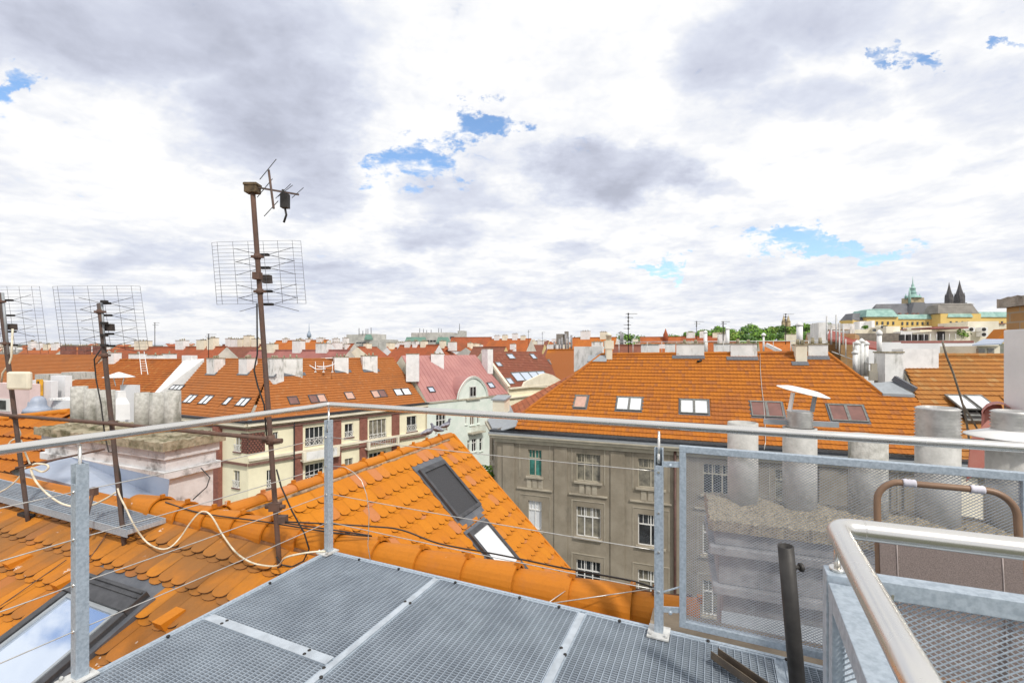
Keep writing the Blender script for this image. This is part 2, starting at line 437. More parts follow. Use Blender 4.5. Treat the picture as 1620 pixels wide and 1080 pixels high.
T_rb = tilemat('ochre orange tiles', (.40, .17, .04), (.345, .14, .035), (.40, .22, .08), (.30, .16, .05), .4, .8, .5)
T_yb = tilemat('warm orange tiles', (.38, .13, .032), (.35, .12, .03), (.38, .15, .05), (.26, .10, .035), .36, .8, .25)
T_br = tilemat('brown red tiles', (.25, .085, .05), (.20, .065, .042), (.30, .12, .08), (.16, .07, .04), .3, .8, .25)
T_l2 = tilemat('burnt orange tiles', (.40, .12, .018), (.32, .09, .015), (.42, .17, .04), (.20, .075, .02), .35, .8, .25)
R1 = farroof('far orange roof', (.44, .115, .024), (.30, .085, .022))
R2 = farroof('far brick orange roof', (.37, .09, .03), (.24, .07, .025))
R3 = farroof('far brown roof', (.24, .085, .05), (.17, .06, .04))
R4 = farroof('far bright orange roof', (.50, .15, .02), (.40, .11, .02))
leaf = mat('light leaves', (.20, .36, .03), .7, 0, .35, .3, c2=(.11, .23, .02))
leaf2 = mat('dark leaves', (.095, .20, .025), .7, 0, .35, .3, c2=(.05, .12, .018))
leaf3 = mat('yellow green leaves', (.20, .26, .03), .7, 0, .3, .3)
bark = mat('bark', (.10, .075, .05), .9, 0, .3, 3)
asphalt = mat('street asphalt', (.055, .055, .055), .95, 0, .2, .5)
groundm = mat('city ground', (.10, .095, .075), 1, 0, .4, .01, c2=(.06, .08, .035))

# ------------------------------------------------------------------ builders shared by many things
def inside(pt, poly):
    x, y = pt; r = False; n = len(poly)
    for i in range(n):
        x1, y1 = poly[i]; x2, y2 = poly[(i + 1) % n]
        if (y1 > y) != (y2 > y) and x < (x2 - x1) * (y - y1) / (y2 - y1) + x1: r = not r
    return r


def xrange_at(poly, y):
    xs = []
    n = len(poly)
    for i in range(n):
        x1, y1 = poly[i]; x2, y2 = poly[(i + 1) % n]
        if (y1 > y) != (y2 > y): xs.append((x2 - x1) * (y - y1) / (y2 - y1) + x1)
    xs.sort()
    return [(xs[i], xs[i + 1]) for i in range(0, len(xs) - 1, 2)]


class Plane:
    """a roof plane: rows run along du, dv runs down the slope, nn points out"""
    def __init__(s, org, ang, pitch, side=1):
        s.o = V(org); s.du = dirv(ang)
        h = V((s.du.y, -s.du.x, 0)) * side            # horizontal down-slope direction (towards the camera for side=1)
        s.dv = (h * math.cos(rad(pitch)) - Z3 * math.sin(rad(pitch))).normalized()
        s.nn = s.du.cross(s.dv).normalized()
        if s.nn.z < 0: s.nn = -s.nn
        s.h = h
    def at(s, a, b, w=0): return s.o + s.du * a + s.dv * b + s.nn * w
    def uv(s, p): d = V(p) - s.o; return (d.dot(s.du), d.dot(s.dv))
    def px(s, u, v): return s.uv(hit(u, v, s.o, s.nn))


def tiles_pan(mb, pl, poly, tw=.22, ex=.33, holes=(), lift=.045, roll=.018, hgt=.0, vmin=None):
    ys = [q[1] for q in poly]; y0, y1 = min(ys), max(ys)
    k = 0; y = y1
    while y > y0 + .02:
        ya = max(y - ex, y0); ym = (y + ya) / 2
        for (xa, xb) in xrange_at(poly, ym):
            i0 = math.floor(xa / tw)
            x = i0 * tw
            while x < xb:
                a, b = max(x, xa), min(x + tw, xb); cxm = (a + b) / 2
                if b - a > .02 and not any(h[0] < cxm < h[2] and h[1] < ym < h[3] for h in holes):
                    uv = (random.random(), random.random())
                    jit = random.uniform(-.002, .002)
                    xs = [a, a + (b - a) * .22, a + (b - a) * .62, b]
                    zs = [roll, roll * .25, 0., roll]
                    for j in range(3):
                        p0 = pl.at(xs[j], ya, hgt + zs[j] * .5); p1 = pl.at(xs[j + 1], ya, hgt + zs[j + 1] * .5)
                        q1 = pl.at(xs[j + 1], y + .02, hgt + lift + zs[j + 1] + jit); q0 = pl.at(xs[j], y + .02, hgt + lift + zs[j] + jit)
                        mb.face([p0, q0, q1, p1], 0, uv)
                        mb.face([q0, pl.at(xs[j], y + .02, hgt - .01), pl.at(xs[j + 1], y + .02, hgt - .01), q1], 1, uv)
                x += tw
        y -= ex; k += 1


def tiles_beaver(mb, pl, poly, tw=.18, ex=.25, holes=(), y_off=0., aged=0.):
    """crown-laid beavertails: every course shows two offset rows of rounded ends"""
    ys = [q[1] for q in poly]; y0, y1 = min(ys), max(ys); xs_ = [q[0] for q in poly]
    y = y0 + y_off
    arc = [(-.5, -.36), (-.47, -.21), (-.38, -.10), (-.22, -.025), (0, 0), (.22, -.025), (.38, -.10), (.47, -.21), (.5, -.36)]
    while y < y1 + ex:
        for layer in (0, 1):
            end = y - layer * .032
            off = tw / 2 if layer else 0.
            lo = .016 + .018 * layer; th = .010
            x = math.floor(min(xs_) / tw) * tw + off
            while x < max(xs_) + tw:
                mid = (x, min(max(end - ex * .4, y0 + .01), y1))
                if inside(mid, poly) and inside((x, min(end - .02, y1 - .01)), poly) and not any(h[0] < x < h[2] and h[1] < end - .02 < h[3] for h in holes):
                    uv = (random.random(), random.random())
                    j = random.uniform(-.003, .003) + aged * random.uniform(-.004, .004); w = tw * .985; sk = random.uniform(-.004, .004)
                    dz = random.uniform(0, .002 + .003 * aged)
                    L = ex + .06
                    pts = [(-.5, None)] + arc + [(.5, None)]
                    top = []
                    for ax_, ay_ in pts:
                        if ay_ is None: top.append((x + ax_ * w, end - L, lo * .2 + th * .3))
                        else: top.append((x + ax_ * w + sk * 0.5, end + ay_ * w + j + ax_ * sk, lo + th + dz))
                    P3 = [pl.at(*q) for q in top]
                    mb.face(P3, 0, uv)
                    for a in range(1, len(P3) - 2):
                        p, q = P3[a], P3[a + 1]
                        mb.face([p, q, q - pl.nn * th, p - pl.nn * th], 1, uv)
                x += tw
        y += ex


def add_pane_frame(parent, pl, a0, b0, w, h, fm, pm, name='skylight', rise=.07, t=.07, split=0, apron=None):
    """roof window lying on plane pl with its upper left corner at (a0, b0)"""
    mb = MB()
    def fr(x0, y0, x1, y1, z=rise, d=None):
        mb.box(pl.at((x0 + x1) / 2, (y0 + y1) / 2, z / 2), abs(x1 - x0), abs(y1 - y0), z, pl.du, pl.dv, pl.nn)
    fr(a0, b0, a0 + w, b0 + t * 1.5); fr(a0, b0 + h - t, a0 + w, b0 + h)
    fr(a0, b0 + t * 1.5, a0 + t, b0 + h - t); fr(a0 + w - t, b0 + t * 1.5, a0 + w, b0 + h - t)
    n = split + 1
    for i in range(1, n):
        x = a0 + w * i / n
        fr(x - t, b0 + t * 1.5, x + t, b0 + h - t)
    o = mb.build(name, fm, parent)
    pms = pm if isinstance(pm, (list, tuple)) else [pm] * n
    for i in range(n):
        xa = a0 + w * i / n + t; xb = a0 + w * (i + 1) / n - t
        g = MB(); g.box(pl.at((xa + xb) / 2, b0 + t * 1.5 + (h - t * 2.5) / 2, rise * .6), xb - xa, h - t * 2.5, .012, pl.du, pl.dv, pl.nn)
        g.build('pane', pms[i], o)
    if apron:
        g = MB(); g.box(pl.at(a0 + w / 2, b0 + h / 2, .012 + apron * 0.01), w + .16, h + .2, .012, pl.du, pl.dv, pl.nn)
        g.build('flashing', flash, o)
    return o


class Wall:
    """a facade plane: O is a point on it, d runs to the right as seen from outside"""
    def __init__(s, O, d):
        s.O = V((O[0], O[1], 0)); s.d = V(d).normalized(); s.n = V((s.d.y, -s.d.x, 0))
    def px(s, u, v): p = hit(u, v, s.O, s.n); return ((p - s.O).dot(s.d), p.z)
    def at(s, a, z, w=0): q = s.O + s.d * a + s.n * w; return V((q.x, q.y, z))
    def rect(s, u0, v0, u1, v1):
        a0, z1 = s.px(u0, (v0 + v1) / 2)[0], s.px((u0 + u1) / 2, v0)[1]
        a1, z0 = s.px(u1, (v0 + v1) / 2)[0], s.px((u0 + u1) / 2, v1)[1]
        return (a0, a1, z0, z1)
    def panel(s, mb, a0, a1, z0, z1, holes=(), dep=.2, mi=0):
        xs = sorted({a0, a1} | {min(max(h[k], a0), a1) for h in holes for k in (0, 1)})
        zs = sorted({z0, z1} | {min(max(h[k], z0), z1) for h in holes for k in (2, 3)})
        for i in range(len(xs) - 1):
            for j in range(len(zs) - 1):
                cx_, cz_ = (xs[i] + xs[i + 1]) / 2, (zs[j] + zs[j + 1]) / 2
                if any(h[0] < cx_ < h[1] and h[2] < cz_ < h[3] for h in holes): continue
                mb.face([s.at(xs[i], zs[j]), s.at(xs[i + 1], zs[j]), s.at(xs[i + 1], zs[j + 1]), s.at(xs[i], zs[j + 1])], mi)
        for h in holes:
            c = [(h[0], h[2]), (h[1], h[2]), (h[1], h[3]), (h[0], h[3])]
            for k in range(4):
                p, q = c[k], c[(k + 1) % 4]
                mb.face([s.at(*p), s.at(*q), s.at(q[0], q[1], -dep), s.at(p[0], p[1], -dep)], mi)
    def block(s, mb, a0, a1, z0, z1, w0, w1, mi=0):
        c = s.at((a0 + a1) / 2, (z0 + z1) / 2, (w0 + w1) / 2)
        mb.box(c, abs(a1 - a0), abs(w1 - w0), abs(z1 - z0), s.d, s.n, Z3, mi)
    def window(s, parent, h, cols=2, trans=.28, toprows=0, fm=None, pm=None, dep=.14, t=.055, sill=None, xrail=False, name='window'):
        fm = fm or wframe; pm = pm or pane_d
        if pm is pane_d and random.random() < .4: pm = pane_c
        a0, a1, z0, z1 = h; mb = MB()
        w0, w1 = -dep - .05, -dep
        s.block(mb, a0, a1, z0, z0 + t, w0, w1); s.block(mb, a0, a1, z1 - t, z1, w0, w1)
        s.block(mb, a0, a0 + t, z0 + t, z1 - t, w0, w1); s.block(mb, a1 - t, a1, z0 + t, z1 - t, w0, w1)
        for i in range(1, cols):
            x = a0 + (a1 - a0) * i / cols
            s.block(mb, x - t * .6, x + t * .6, z0 + t, z1 - t, w0, w1 + .012)
        if trans:
            zt = z1 - (z1 - z0) * trans
            s.block(mb, a0 + t, a1 - t, zt - t * .6, zt + t * .6, w0, w1 + .024)
            if toprows:
                for i in range(1, toprows):
                    x = a0 + (a1 - a0) * i / toprows
                    s.block(mb, x - t * .3, x + t * .3, zt + t * .6, z1 - t, w0, w1 + .006)
        if xrail:
            zr = z0 + (z1 - z0) * .42
            s.block(mb, a0 - .05, a1 + .05, zr - .03, zr + .03, .03, .09); s.block(mb, a0 - .05, a1 + .05, z0, z0 + .05, .03, .09)
            nx = max(1, round((a1 - a0) / .6))
            for i in range(nx):
                xa = a0 + (a1 - a0) * i / nx; xb = a0 + (a1 - a0) * (i + 1) / nx
                mb.bar(s.at(xa, z0, .06), s.at(xb, zr, .06), .045, .03, s.n); mb.bar(s.at(xa, zr, .062), s.at(xb, z0, .062), .045, .03, s.n)
                cc = s.at((xa + xb) / 2, (z0 + zr) / 2, .065); r_ = (zr - z0) * .3
                mb.tube([cc + s.d * (r_ * math.cos(g_ * .5236)) + Z3 * (r_ * math.sin(g_ * .5236)) for g_ in range(13)], .022, 4)
        o = mb.build(name, fm, parent)
        g = MB(); s.block(g, a0 + t * .5, a1 - t * .5, z0 + t * .5, z1 - t * .5, w0 + .005, w0 + .02)
        g.build('pane', pm, o)
        if sill:
            g = MB(); s.block(g, a0 - .12, a1 + .12, z0 - .12, z0 - .005, -.05, .14); g.build('sill', sill, o)
        return o


def mass(mb, poly3, ridge_a, ridge_b, ground=-21., drop=.14, mi=0, mirror=True, inset=0.):
    """solid body under a roof polygon (world points), and its mirror image behind the ridge"""
    polys = [poly3]
    if mirror:
        a, b = V(ridge_a), V(ridge_b); d = (b - a); d.z = 0; d.normalize(); n = V((d.y, -d.x, 0))
        polys.append([p - n * (2 * (p - a).dot(n)) for p in poly3])
    for q in polys:
        top = [V(p) - Z3 * drop for p in q]; bot = [V((p.x, p.y, ground)) for p in q]; n_ = len(q)
        for k in range(n_):
            l = (k + 1) % n_
            mb.face([top[k], top[l], bot[l], bot[k]], mi)
    return polys


def leaf_cloud(mb, c, r, n, size, squash=.8, lumps=7):
    """crown: many leaf clumps spread over several uneven lobes"""
    lob = []
    for i in range(lumps):
        g = random.uniform(0, 6.283); e_ = random.uniform(-.35, .9); q = random.uniform(.25, .62)
        lob.append((V((math.cos(g) * math.cos(e_) * q, math.sin(g) * math.cos(e_) * q, math.sin(e_) * q * squash)) * r, random.uniform(.34, .58) * r))
    for i in range(n):
        lc, lr = random.choice(lob)
        g = random.uniform(0, 6.283); z = random.uniform(-1, 1); q = lr * random.uniform(.72, 1.05); s_ = math.sqrt(1 - z * z)
        p = V(c) + lc + V((math.cos(g) * s_ * q, math.sin(g) * s_ * q, z * q * squash))
        nrm = V((math.cos(g) * s_, math.sin(g) * s_, z)) + V((random.uniform(-.7, .7), random.uniform(-.7, .7), random.uniform(-.4, .9)))
        nrm.normalize(); a = nrm.cross(Z3)
        if a.length < .05: a = nrm.cross(X3)
        a.normalize(); b = nrm.cross(a); w = size * random.uniform(.6, 1.4); mi = 0 if random.random() < .55 else 1
        g2 = random.uniform(0, 1.5); a, b = a * math.cos(g2) + b * math.sin(g2), b * math.cos(g2) - a * math.sin(g2)
        mb.face([p - a * w * .5, p - b * w * .35, p + a * w * .6, p + b * w * .4], mi)


def tree(loc, h, r, label, mats, group=None, n=700, size=None, kind='broadleaf_tree'):
    loc = V(loc)
    t = thing(kind, loc, label, 'tree', group)
    tr = MB(); tr.tube([loc, loc + V((.02 * h, 0, h * .3)), loc + V((0, .02 * h, h * .72))], [h * .03, h * .022, h * .008], 7)
    for i in range(5):
        g = i * 1.3; tr.tube([loc + Z3 * h * (.35 + .06 * i), loc + V((math.cos(g) * r * .6, math.sin(g) * r * .6, h * (.55 + .06 * i)))], [h * .012, h * .004], 5)
    tr.build('trunk', bark, t)
    cr = MB(); leaf_cloud(cr, loc + Z3 * (h - r * .8), r, n, size or r * .22)
    cr.build('crown', mats, t)
    return t


# ------------------------------------------------------------------ the ground
g = MB()
NX, NY = 40, 44
def gz(x, y):
    r_ = math.hypot(x, y)
    z = -22 + max(0, (r_ - 60)) * .012 if r_ < 900 else -11.9 + (r_ - 900) * .0128
    z += 40 * math.exp(-((x - 640) / 330) ** 2 - ((y - 880) / 260) ** 2)
    z += 22 * math.exp(-((x - 250) / 150) ** 2 - ((y - 500) / 120) ** 2)
    return z
xs = [math.copysign(abs(i / 20) ** 2.2 * 6500, i) for i in range(-20, 21)]
ys = [-300 + (j / 44) ** 2 * 7300 for j in range(45)]
for i in range(40):
    for j in range(44):
        g.face([V((xs[a], ys[b], gz(xs[a], ys[b]))) for a, b in ((i, j), (i + 1, j), (i + 1, j + 1), (i, j + 1))], 0, None, True)
struct(g.build('ground', groundm))

# ------------------------------------------------------------------ our own house: roof, ridge, cross wing
CA = -23.8                                             # bearing of the ridge and of the deck's long side
cD, aD = dirv(CA), dirv(CA - 90)
bD = -aD
Bp, Cp = V((-1.368, 3.396, 0)), V((.787, 2.443, 0))
Ap = Bp + aD * 1.45 + V((-.03, .02, 0))
RA = -22.3
rd = dirv(RA); rh = V((rd.y, -rd.x, 0))
R0 = V((.30, 3.02, -.10))                               # a point on the ridge axis
NPp = math.degrees(math.atan(.48))
near = Plane(R0, RA, NPp)
house = thing('tiled_roof_house', R0 + V((0, 3, -21)), 'house under the terrace with aged orange beavertail roof and a cross wing', 'house')

# near slope: where things lie, in (along, down) coordinates
sk = [near.px(*q) for q in ((140, 922), (241, 953))]
sa, sb = sk[0][0], (sk[0][1] + sk[1][1]) / 2 - .02
sw = sk[1][0] - sk[0][0]
L_near = 4.2
polyN = [(-9.5, .06), (.93, .06), (.93, L_near), (-9.5, L_near)]
mb = MB()
holeN = [(sa - .05, sb - .06, sa + sw + .05, sb + 1.75)]
yo_ = (sb - .10 - .06) % .28
tiles_beaver(mb, near, polyN, .16, .28, holeN, y_off=yo_ + (.28 if yo_ < .18 else 0), aged=1)
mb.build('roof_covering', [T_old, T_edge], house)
mb = MB()
mb.face([near.at(-9.6, 0, -.01), near.at(1.0, 0, -.01), near.at(1.0, L_near, -.01), near.at(-9.6, L_near, -.01)], 0, (.4, .4))
mb.build('roof_deck', T_old, house)
# large roof window, lower left
def bx(pl, mb, x0, y0, x1, y1, z0, z1, mi=0): mb.box(pl.at((x0 + x1) / 2, (y0 + y1) / 2, (z0 + z1) / 2), x1 - x0, y1 - y0, z1 - z0, pl.du, pl.dv, pl.nn, mi)
mb = MB(); hS = 1.55; t_ = .065
bx(near, mb, sa, sb, sa + sw, sb + .17, .0, .115)
bx(near, mb, sa, sb + .17, sa + t_, sb + hS, 0, .10); bx(near, mb, sa + sw - t_, sb + .17, sa + sw, sb + hS, 0, .10)
bx(near, mb, sa, sb + hS, sa + sw, sb + hS + .08, 0, .10)
bx(near, mb, sa + .012, sb + .02, sa + sw - .012, sb + .035, .115, .13); bx(near, mb, sa + .012, sb + .06, sa + sw - .012, sb + .072, .115, .126)
big = mb.build('roof_window', frame_m, house, bevel=.006)
big['label'] = 'large roof window with pale blind between orange tiles'
mb = MB(); bx(near, mb, sa + t_, sb + .17, sa + sw - t_, sb + hS, .06, .075); mb.build('pane', glass_sky, big)
mb = MB(); bx(near, mb, sa + t_ + .02, sb + .172, sa + t_ + .045, sb + hS, .076, .092); bx(near, mb, sa + sw - t_ - .045, sb + .172, sa + sw - t_ - .02, sb + hS, .076, .092)
bx(near, mb, sa + t_ + .045, sb + .172, sa + sw - t_ - .045, sb + .20, .076, .092); mb.build('inner_trim', zinc, big)
mb = MB(); bx(near, mb, sa - .08, sb - .24, sa + sw + .08, sb, .004, .02); bx(near, mb, sa - .05, sb, sa, sb + hS + .2, .004, .06); bx(near, mb, sa + sw, sb, sa + sw + .05, sb + hS + .2, .004, .06)
mb.build('flashing', flash, big)

# ridge caps: overlapping half round clay caps
ridge_left = (hit(216, 800, R0, rh) - R0).dot(rd)
x = ridge_left; i = 0
rt = MB()
while x < .62:
    rA, rB = .116, .146
    uv = (random.random(), random.random() * .8)
    c0, c1 = R0 + rd * x, R0 + rd * (x + .43)
    jz = random.uniform(-.006, .006); n = 14
    for k in range(n):
        g0, g1 = math.pi * (k / n * 1.1 - .05), math.pi * ((k + 1) / n * 1.1 - .05)
        def pt(c, r_, g_): return c + rh * (r_ * math.cos(g_)) + Z3 * (r_ * math.sin(g_) - .015 + jz)
        rt.face([pt(c0, rA, g0), pt(c1, rB, g0), pt(c1, rB, g1), pt(c0, rA, g1)], 0, uv, False)
        rt.face([pt(c1, rB, g0), pt(c1, rB - .018, g0), pt(c1, rB - .018, g1), pt(c1, rB, g1)], 0, uv)
        rt.face([pt(c0, rA, g0), pt(c0, rA - .018, g0), pt(c0, rA - .018, g1), pt(c0, rA, g1)], 0, uv)
        # combed grooves
    rt.box(c1 + Z3 * (rB - .01), .03, .035, .04, rd, rh, Z3, 0, uv)
    x += .385; i += 1
rt.build('ridge_caps', T_ridge, house)
# mortar at the broken last cap; dark tube painting the gap shadow below the caps
mb = MB()
mb.tube([R0 + rd * t + rh * .118 - Z3 * .035 for t in [ridge_left + .1 * k for k in range(int((1.0 - ridge_left) / .1))]], .022, 6)
mb.tube([R0 + rd * (1.0 - .385) + Z3 * .125 + rh * q for q in (.02, -.05, -.1)], [.012, .018, .01], 6)
mb.build('mortar_and_gap_shade', mat('ridge mortar and painted gap shade', (.26, .11, .04), .95, 0, .3, 12, bump=.6), house)
# low ridge strip further left
mb = MB()
n_ = int((ridge_left + 9.5) / .36)
for k in range(n_):
    x0 = ridge_left - .36 * (k + 1); uv = (random.random(), random.random() * .8)
    mb.box(R0 + rd * (x0 + .19) + rh * .03 - Z3 * .03, .38, .17, .05, rd, (rh - Z3 * .45).normalized(), (Z3 + rh * .45).normalized(), 0, uv)
    mb.box(R0 + rd * (x0 + .19) - rh * .07 - Z3 * .03, .38, .13, .04, rd, (rh + Z3 * .6).normalized(), (Z3 - rh * .6).normalized(), 0, uv)
mb.build('flat_ridge_strip', T_ridge, house)
# ventilation tiles on the near slope
for (u, v) in ((268, 990), (105, 930), (28, 897)):
    mb = MB(); a, b = near.px(u, v)
    mb.prism([near.at(a - .05, b + .05, .03), near.at(a + .05, b + .05, .03), near.at(a + .05, b + .05, .10), near.at(a - .05, b + .05, .10)], -near.dv * .16 - near.nn * .05, 0)
    mb.build('ventilation_tile', T_ridge, house)

# far slope (hidden) and gable body
mb = MB()
fa = Plane(R0, RA, 43, -1)
mb.face([fa.at(-9.6, 0, -.02), fa.at(1.05, 0, -.02), fa.at(1.05, 5, -.02), fa.at(-9.6, 5, -.02)], 0, (.4, .4))
mb.build('rear_roof_slope', T_or, house)
mb = MB()
q = [R0 + rd * s_ + rh * w_ for s_, w_ in ((-9.5, 3.6), (1.0, 3.6), (1.0, -.3), (1.0, -3.4), (-9.5, -3.4))]
for k in range(5):
    p1, p2 = q[k], q[(k + 1) % 5]
    mb.face([V((p1.x, p1.y, -2.4)), V((p2.x, p2.y, -2.4)), V((p2.x, p2.y, -21)), V((p1.x, p1.y, -21))])
mb.build('wall', plaster, house)

# cross wing
W0 = V((-1.13, 8.3, 0))
wing = Plane(W0, 67.6, 43.3)                            # rows run away from us, slope falls to the right
pw = [wing.px(*q) for q in ((712, 684), (905, 916))]
La = -4.32
polyW = [(0, .03), (.0, 3.2), (La, 3.2), (La, .03)]
s1 = [wing.px(*q) for q in ((657, 746), (700, 732), (722, 826), (757, 803))]
s2 = [wing.px(*q) for q in ((735, 845), (766, 826))]
ha = (s1[0][0] + s1[2][0]) / 2; hb = (s1[1][0] + s1[3][0]) / 2
w1a, w1b, w1t, w1h = ha, hb, (s1[0][1] + s1[1][1]) / 2, (s1[2][1] + s1[3][1]) / 2 - (s1[0][1] + s1[1][1]) / 2
w2a, w2b, w2t = s2[0][0], s2[1][0], (s2[0][1] + s2[1][1]) / 2
holesW = [(w1a - .04, w1t - .03, w1b + .04, w1t + w1h + .0), (w2a - .04, w2t - .0, w2b + .06, w2t + 1.25)]
mb = MB(); tiles_beaver(mb, wing, polyW, .16, .235, holesW, y_off=.36)
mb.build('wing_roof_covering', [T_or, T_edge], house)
mb = MB(); mb.face([wing.at(.02, 0), wing.at(.02, 3.3), wing.at(La, 3.3), wing.at(La, 0)], 0, (.3, .3))
lw = Plane(W0, 67.6, 43.3, -1)
mb.face([lw.at(.02, 0), lw.at(.02, 3.3), lw.at(La, 3.3), lw.at(La, 0)], 0, (.3, .3))
mb.face([wing.at(.02, 0), wing.at(.02, 3.3), lw.at(.02, 3.3)], 0, (.3, .3))
mb.build('wing_roof_deck', T_or, house)
mb = MB()
for p1, p2 in ((wing.at(-.05, 3.05), lw.at(-.05, 3.05)), (wing.at(-.05, 3.05), wing.at(La, 3.05)), (lw.at(-.05, 3.05), lw.at(La, 3.05))):
    mb.face([p1, p2, V((p2.x, p2.y, -21)), V((p1.x, p1.y, -21))])
mb.build('wing_wall', plaster, house)
# wing ridge caps bedded in mortar, verge tiles along the far edge
mb = MB(); x = -4.25; wd = wing.du; wh = V((wd.y, -wd.x, 0))
while x < -.1:
    uv = (random.random(), random.random()); c0, c1 = W0 + wd * (x + .42) , W0 + wd * x
    for k in range(8):
        g0, g1 = math.pi * k / 8, math.pi * (k + 1) / 8
        def pt(c, r_, g_): return c + wh * (r_ * math.cos(g_)) + Z3 * (r_ * math.sin(g_) * .7 - .045)
        mb.face([pt(c0, .08, g0), pt(c1, .10, g0), pt(c1, .10, g1), pt(c0, .08, g1)], 0, uv)
        mb.face([pt(c1, .10, g0), pt(c1, .085, g0), pt(c1, .085, g1), pt(c1, .10, g1)], 0, uv)
    mb.box(c1 + Z3 * .035 + wd * .02, .035, .035, .04, wd, wh, Z3, 0, uv)
    x += .385
mb.build('wing_ridge_caps', T_ridge, house)
mb = MB(); mb.tube([W0 + wd * (-4.25 + .13 * k) + wh * (.10 + random.uniform(-.01, .01)) - Z3 * (.075 + random.uniform(0, .012)) for k in range(32)], .024, 6)
mb.build('mortar_line', mat('grey mortar', (.36, .25, .16), .95, 0, .4, 14, bump=.8), house)
mb = MB(); mb.tube([wing.at(.015, .05 + .1 * k, .03) for k in range(32)], .022, 6); mb.build('verge_edge', T_ridge, house)
o = add_pane_frame(house, wing, w1a, w1t, w1b - w1a, w1h, frame_m, blind, 'roof_window', .08, .055)
o['label'] = 'upper wing roof window with black screen'
mb = MB(); bx(wing, mb, w1a - .05, w1t - .1, w1b + .05, w1t, .01, .04); bx(wing, mb, w1a - .04, w1t, w1a, w1t + w1h + .12, .005, .035)
bx(wing, mb, w1b, w1t, w1b + .04, w1t + w1h + .12, .005, .035); bx(wing, mb, w1a, w1t + w1h, w1b, w1t + w1h + .15, .02, .045); mb.build('flashing', flash, o)
o = add_pane_frame(house, wing, w2a, w2t, w2b - w2a, 1.2, frame_m, pane_w, 'roof_window', .08, .05)
o['label'] = 'lower wing roof window with pale glass'
mb = MB(); bx(wing, mb, w2a - .04, w2t - .05, w2b + .04, w2t, .01, .04); bx(wing, mb, w2a - .04, w2t, w2a, w2t + 1.4, .005, .035); bx(wing, mb, w2b, w2t, w2b + .04, w2t + 1.4, .005, .035); mb.build('flashing', flash, o)

# metal clad saddle beside the left chimney
sad = [PZ(*q) for q in ((30, 745, -.12), (110, 722, -.02), (268, 758, -.02), (264, 792, -.28), (205, 790, -.12))]
mb = MB(); mb.prism(sad, (0, 0, -.04)); mb.build('metal_saddle', bluem, house)

# small roof plane at the far left
lf = Plane(PZ(112, 652, .0), -17, 36)
pf = [lf.px(*q) for q in ((-30, 668), (112, 652), (84, 738), (-30, 742))]
mb = MB(); tiles_pan(mb, lf, pf, .23, .3, lift=.05, roll=.05)
mb.build('side_roof_covering', [T_gb, T_line], house)
mb = MB(); mb.face([lf.at(*q, -.02) for q in pf], 0, (.3, .3)); mb.build('side_roof_deck', T_gb, house)
mb = MB(); q = [lf.at(*k_, -.04) for k_ in pf]
for k in range(4):
    p1, p2 = q[k], q[(k + 1) % 4]; mb.face([p1, p2, V((p2.x, p2.y, -4)), V((p1.x, p1.y, -4))])
mb.build('side_wall', plaster, house)
mb = MB(); mb.tube([lf.at(pf[0][0] + (pf[1][0] - pf[0][0]) * k / 14, pf[0][1] * (1 - k / 14) + pf[1][1] * k / 14, .04) for k in range(15)], .07, 8)
mb.build('side_ridge_caps', T_ridge, house)

# ------------------------------------------------------------------ the grating deck
def dk(s, t, z=0.): return Bp + cD * s + aD * t + Z3 * z
deck = thing('grating_deck', dk(1.5, .9, -.05), 'galvanized steel grating platform beside the roof ridge, inside the wire railing', 'roof deck')
BARH = .022
for (s0, s1, t0, t1) in ((.0, .945, 0, .885), (.0, .945, .915, 2.0), (.975, 1.925, 0, 2.0), (1.955, 2.905, 0, 2.0), (2.935, 4.6, 0, 2.0)):
    f = MB(); e_ = .0
    fw = .012
    f.bar(dk(s0, t0 + fw / 2, -.012), dk(s1, t0 + fw / 2, -.012), fw, .03); f.bar(dk(s0, t1 - fw / 2, -.012), dk(s1, t1 - fw / 2, -.012), fw, .03)
    f.bar(dk(s0 + fw / 2, t0, -.0125), dk(s0 + fw / 2, t1, -.0125), fw, .03); f.bar(dk(s1 - fw / 2, t0, -.0125), dk(s1 - fw / 2, t1, -.0125), fw, .03)
    po = f.build('grating_panel', galv, deck)
    b_ = MB(); s = s0 + .033
    while s < s1 - .01:
        b_.bar(dk(s, t0 + .01, -.0145), dk(s, t1 - .01, -.0145), .0038, BARH + .01); s += .0333
    t = t0 + .011
    while t < t1 - .005:
        b_.bar(dk(s0 + .01, t, -.0165), dk(s1 - .01, t, -.0165), .0034, .028); t += .0155
    b_.build('grating_bars', galv_d, po)
f = MB()
f.bar(dk(0, .90, -.004), dk(.945, .90, -.004), .03, .008)
f.bar(dk(-.005, -.012, -.02), dk(4.6, -.012, -.02), .02, .05)
f.bar(dk(-.012, -.02, -.02), dk(-.012, 2.0, -.02), .022, .05)
f.bar(dk(.96, 0, -.006), dk(.96, 2.0, -.006), .03, .006); f.bar(dk(1.94, 0, -.006), dk(1.94, 2.0, -.006), .03, .006); f.bar(dk(2.92, 0, -.006), dk(2.92, 2.0, -.006), .03, .006)
f.build('edge_frame', galv, deck)
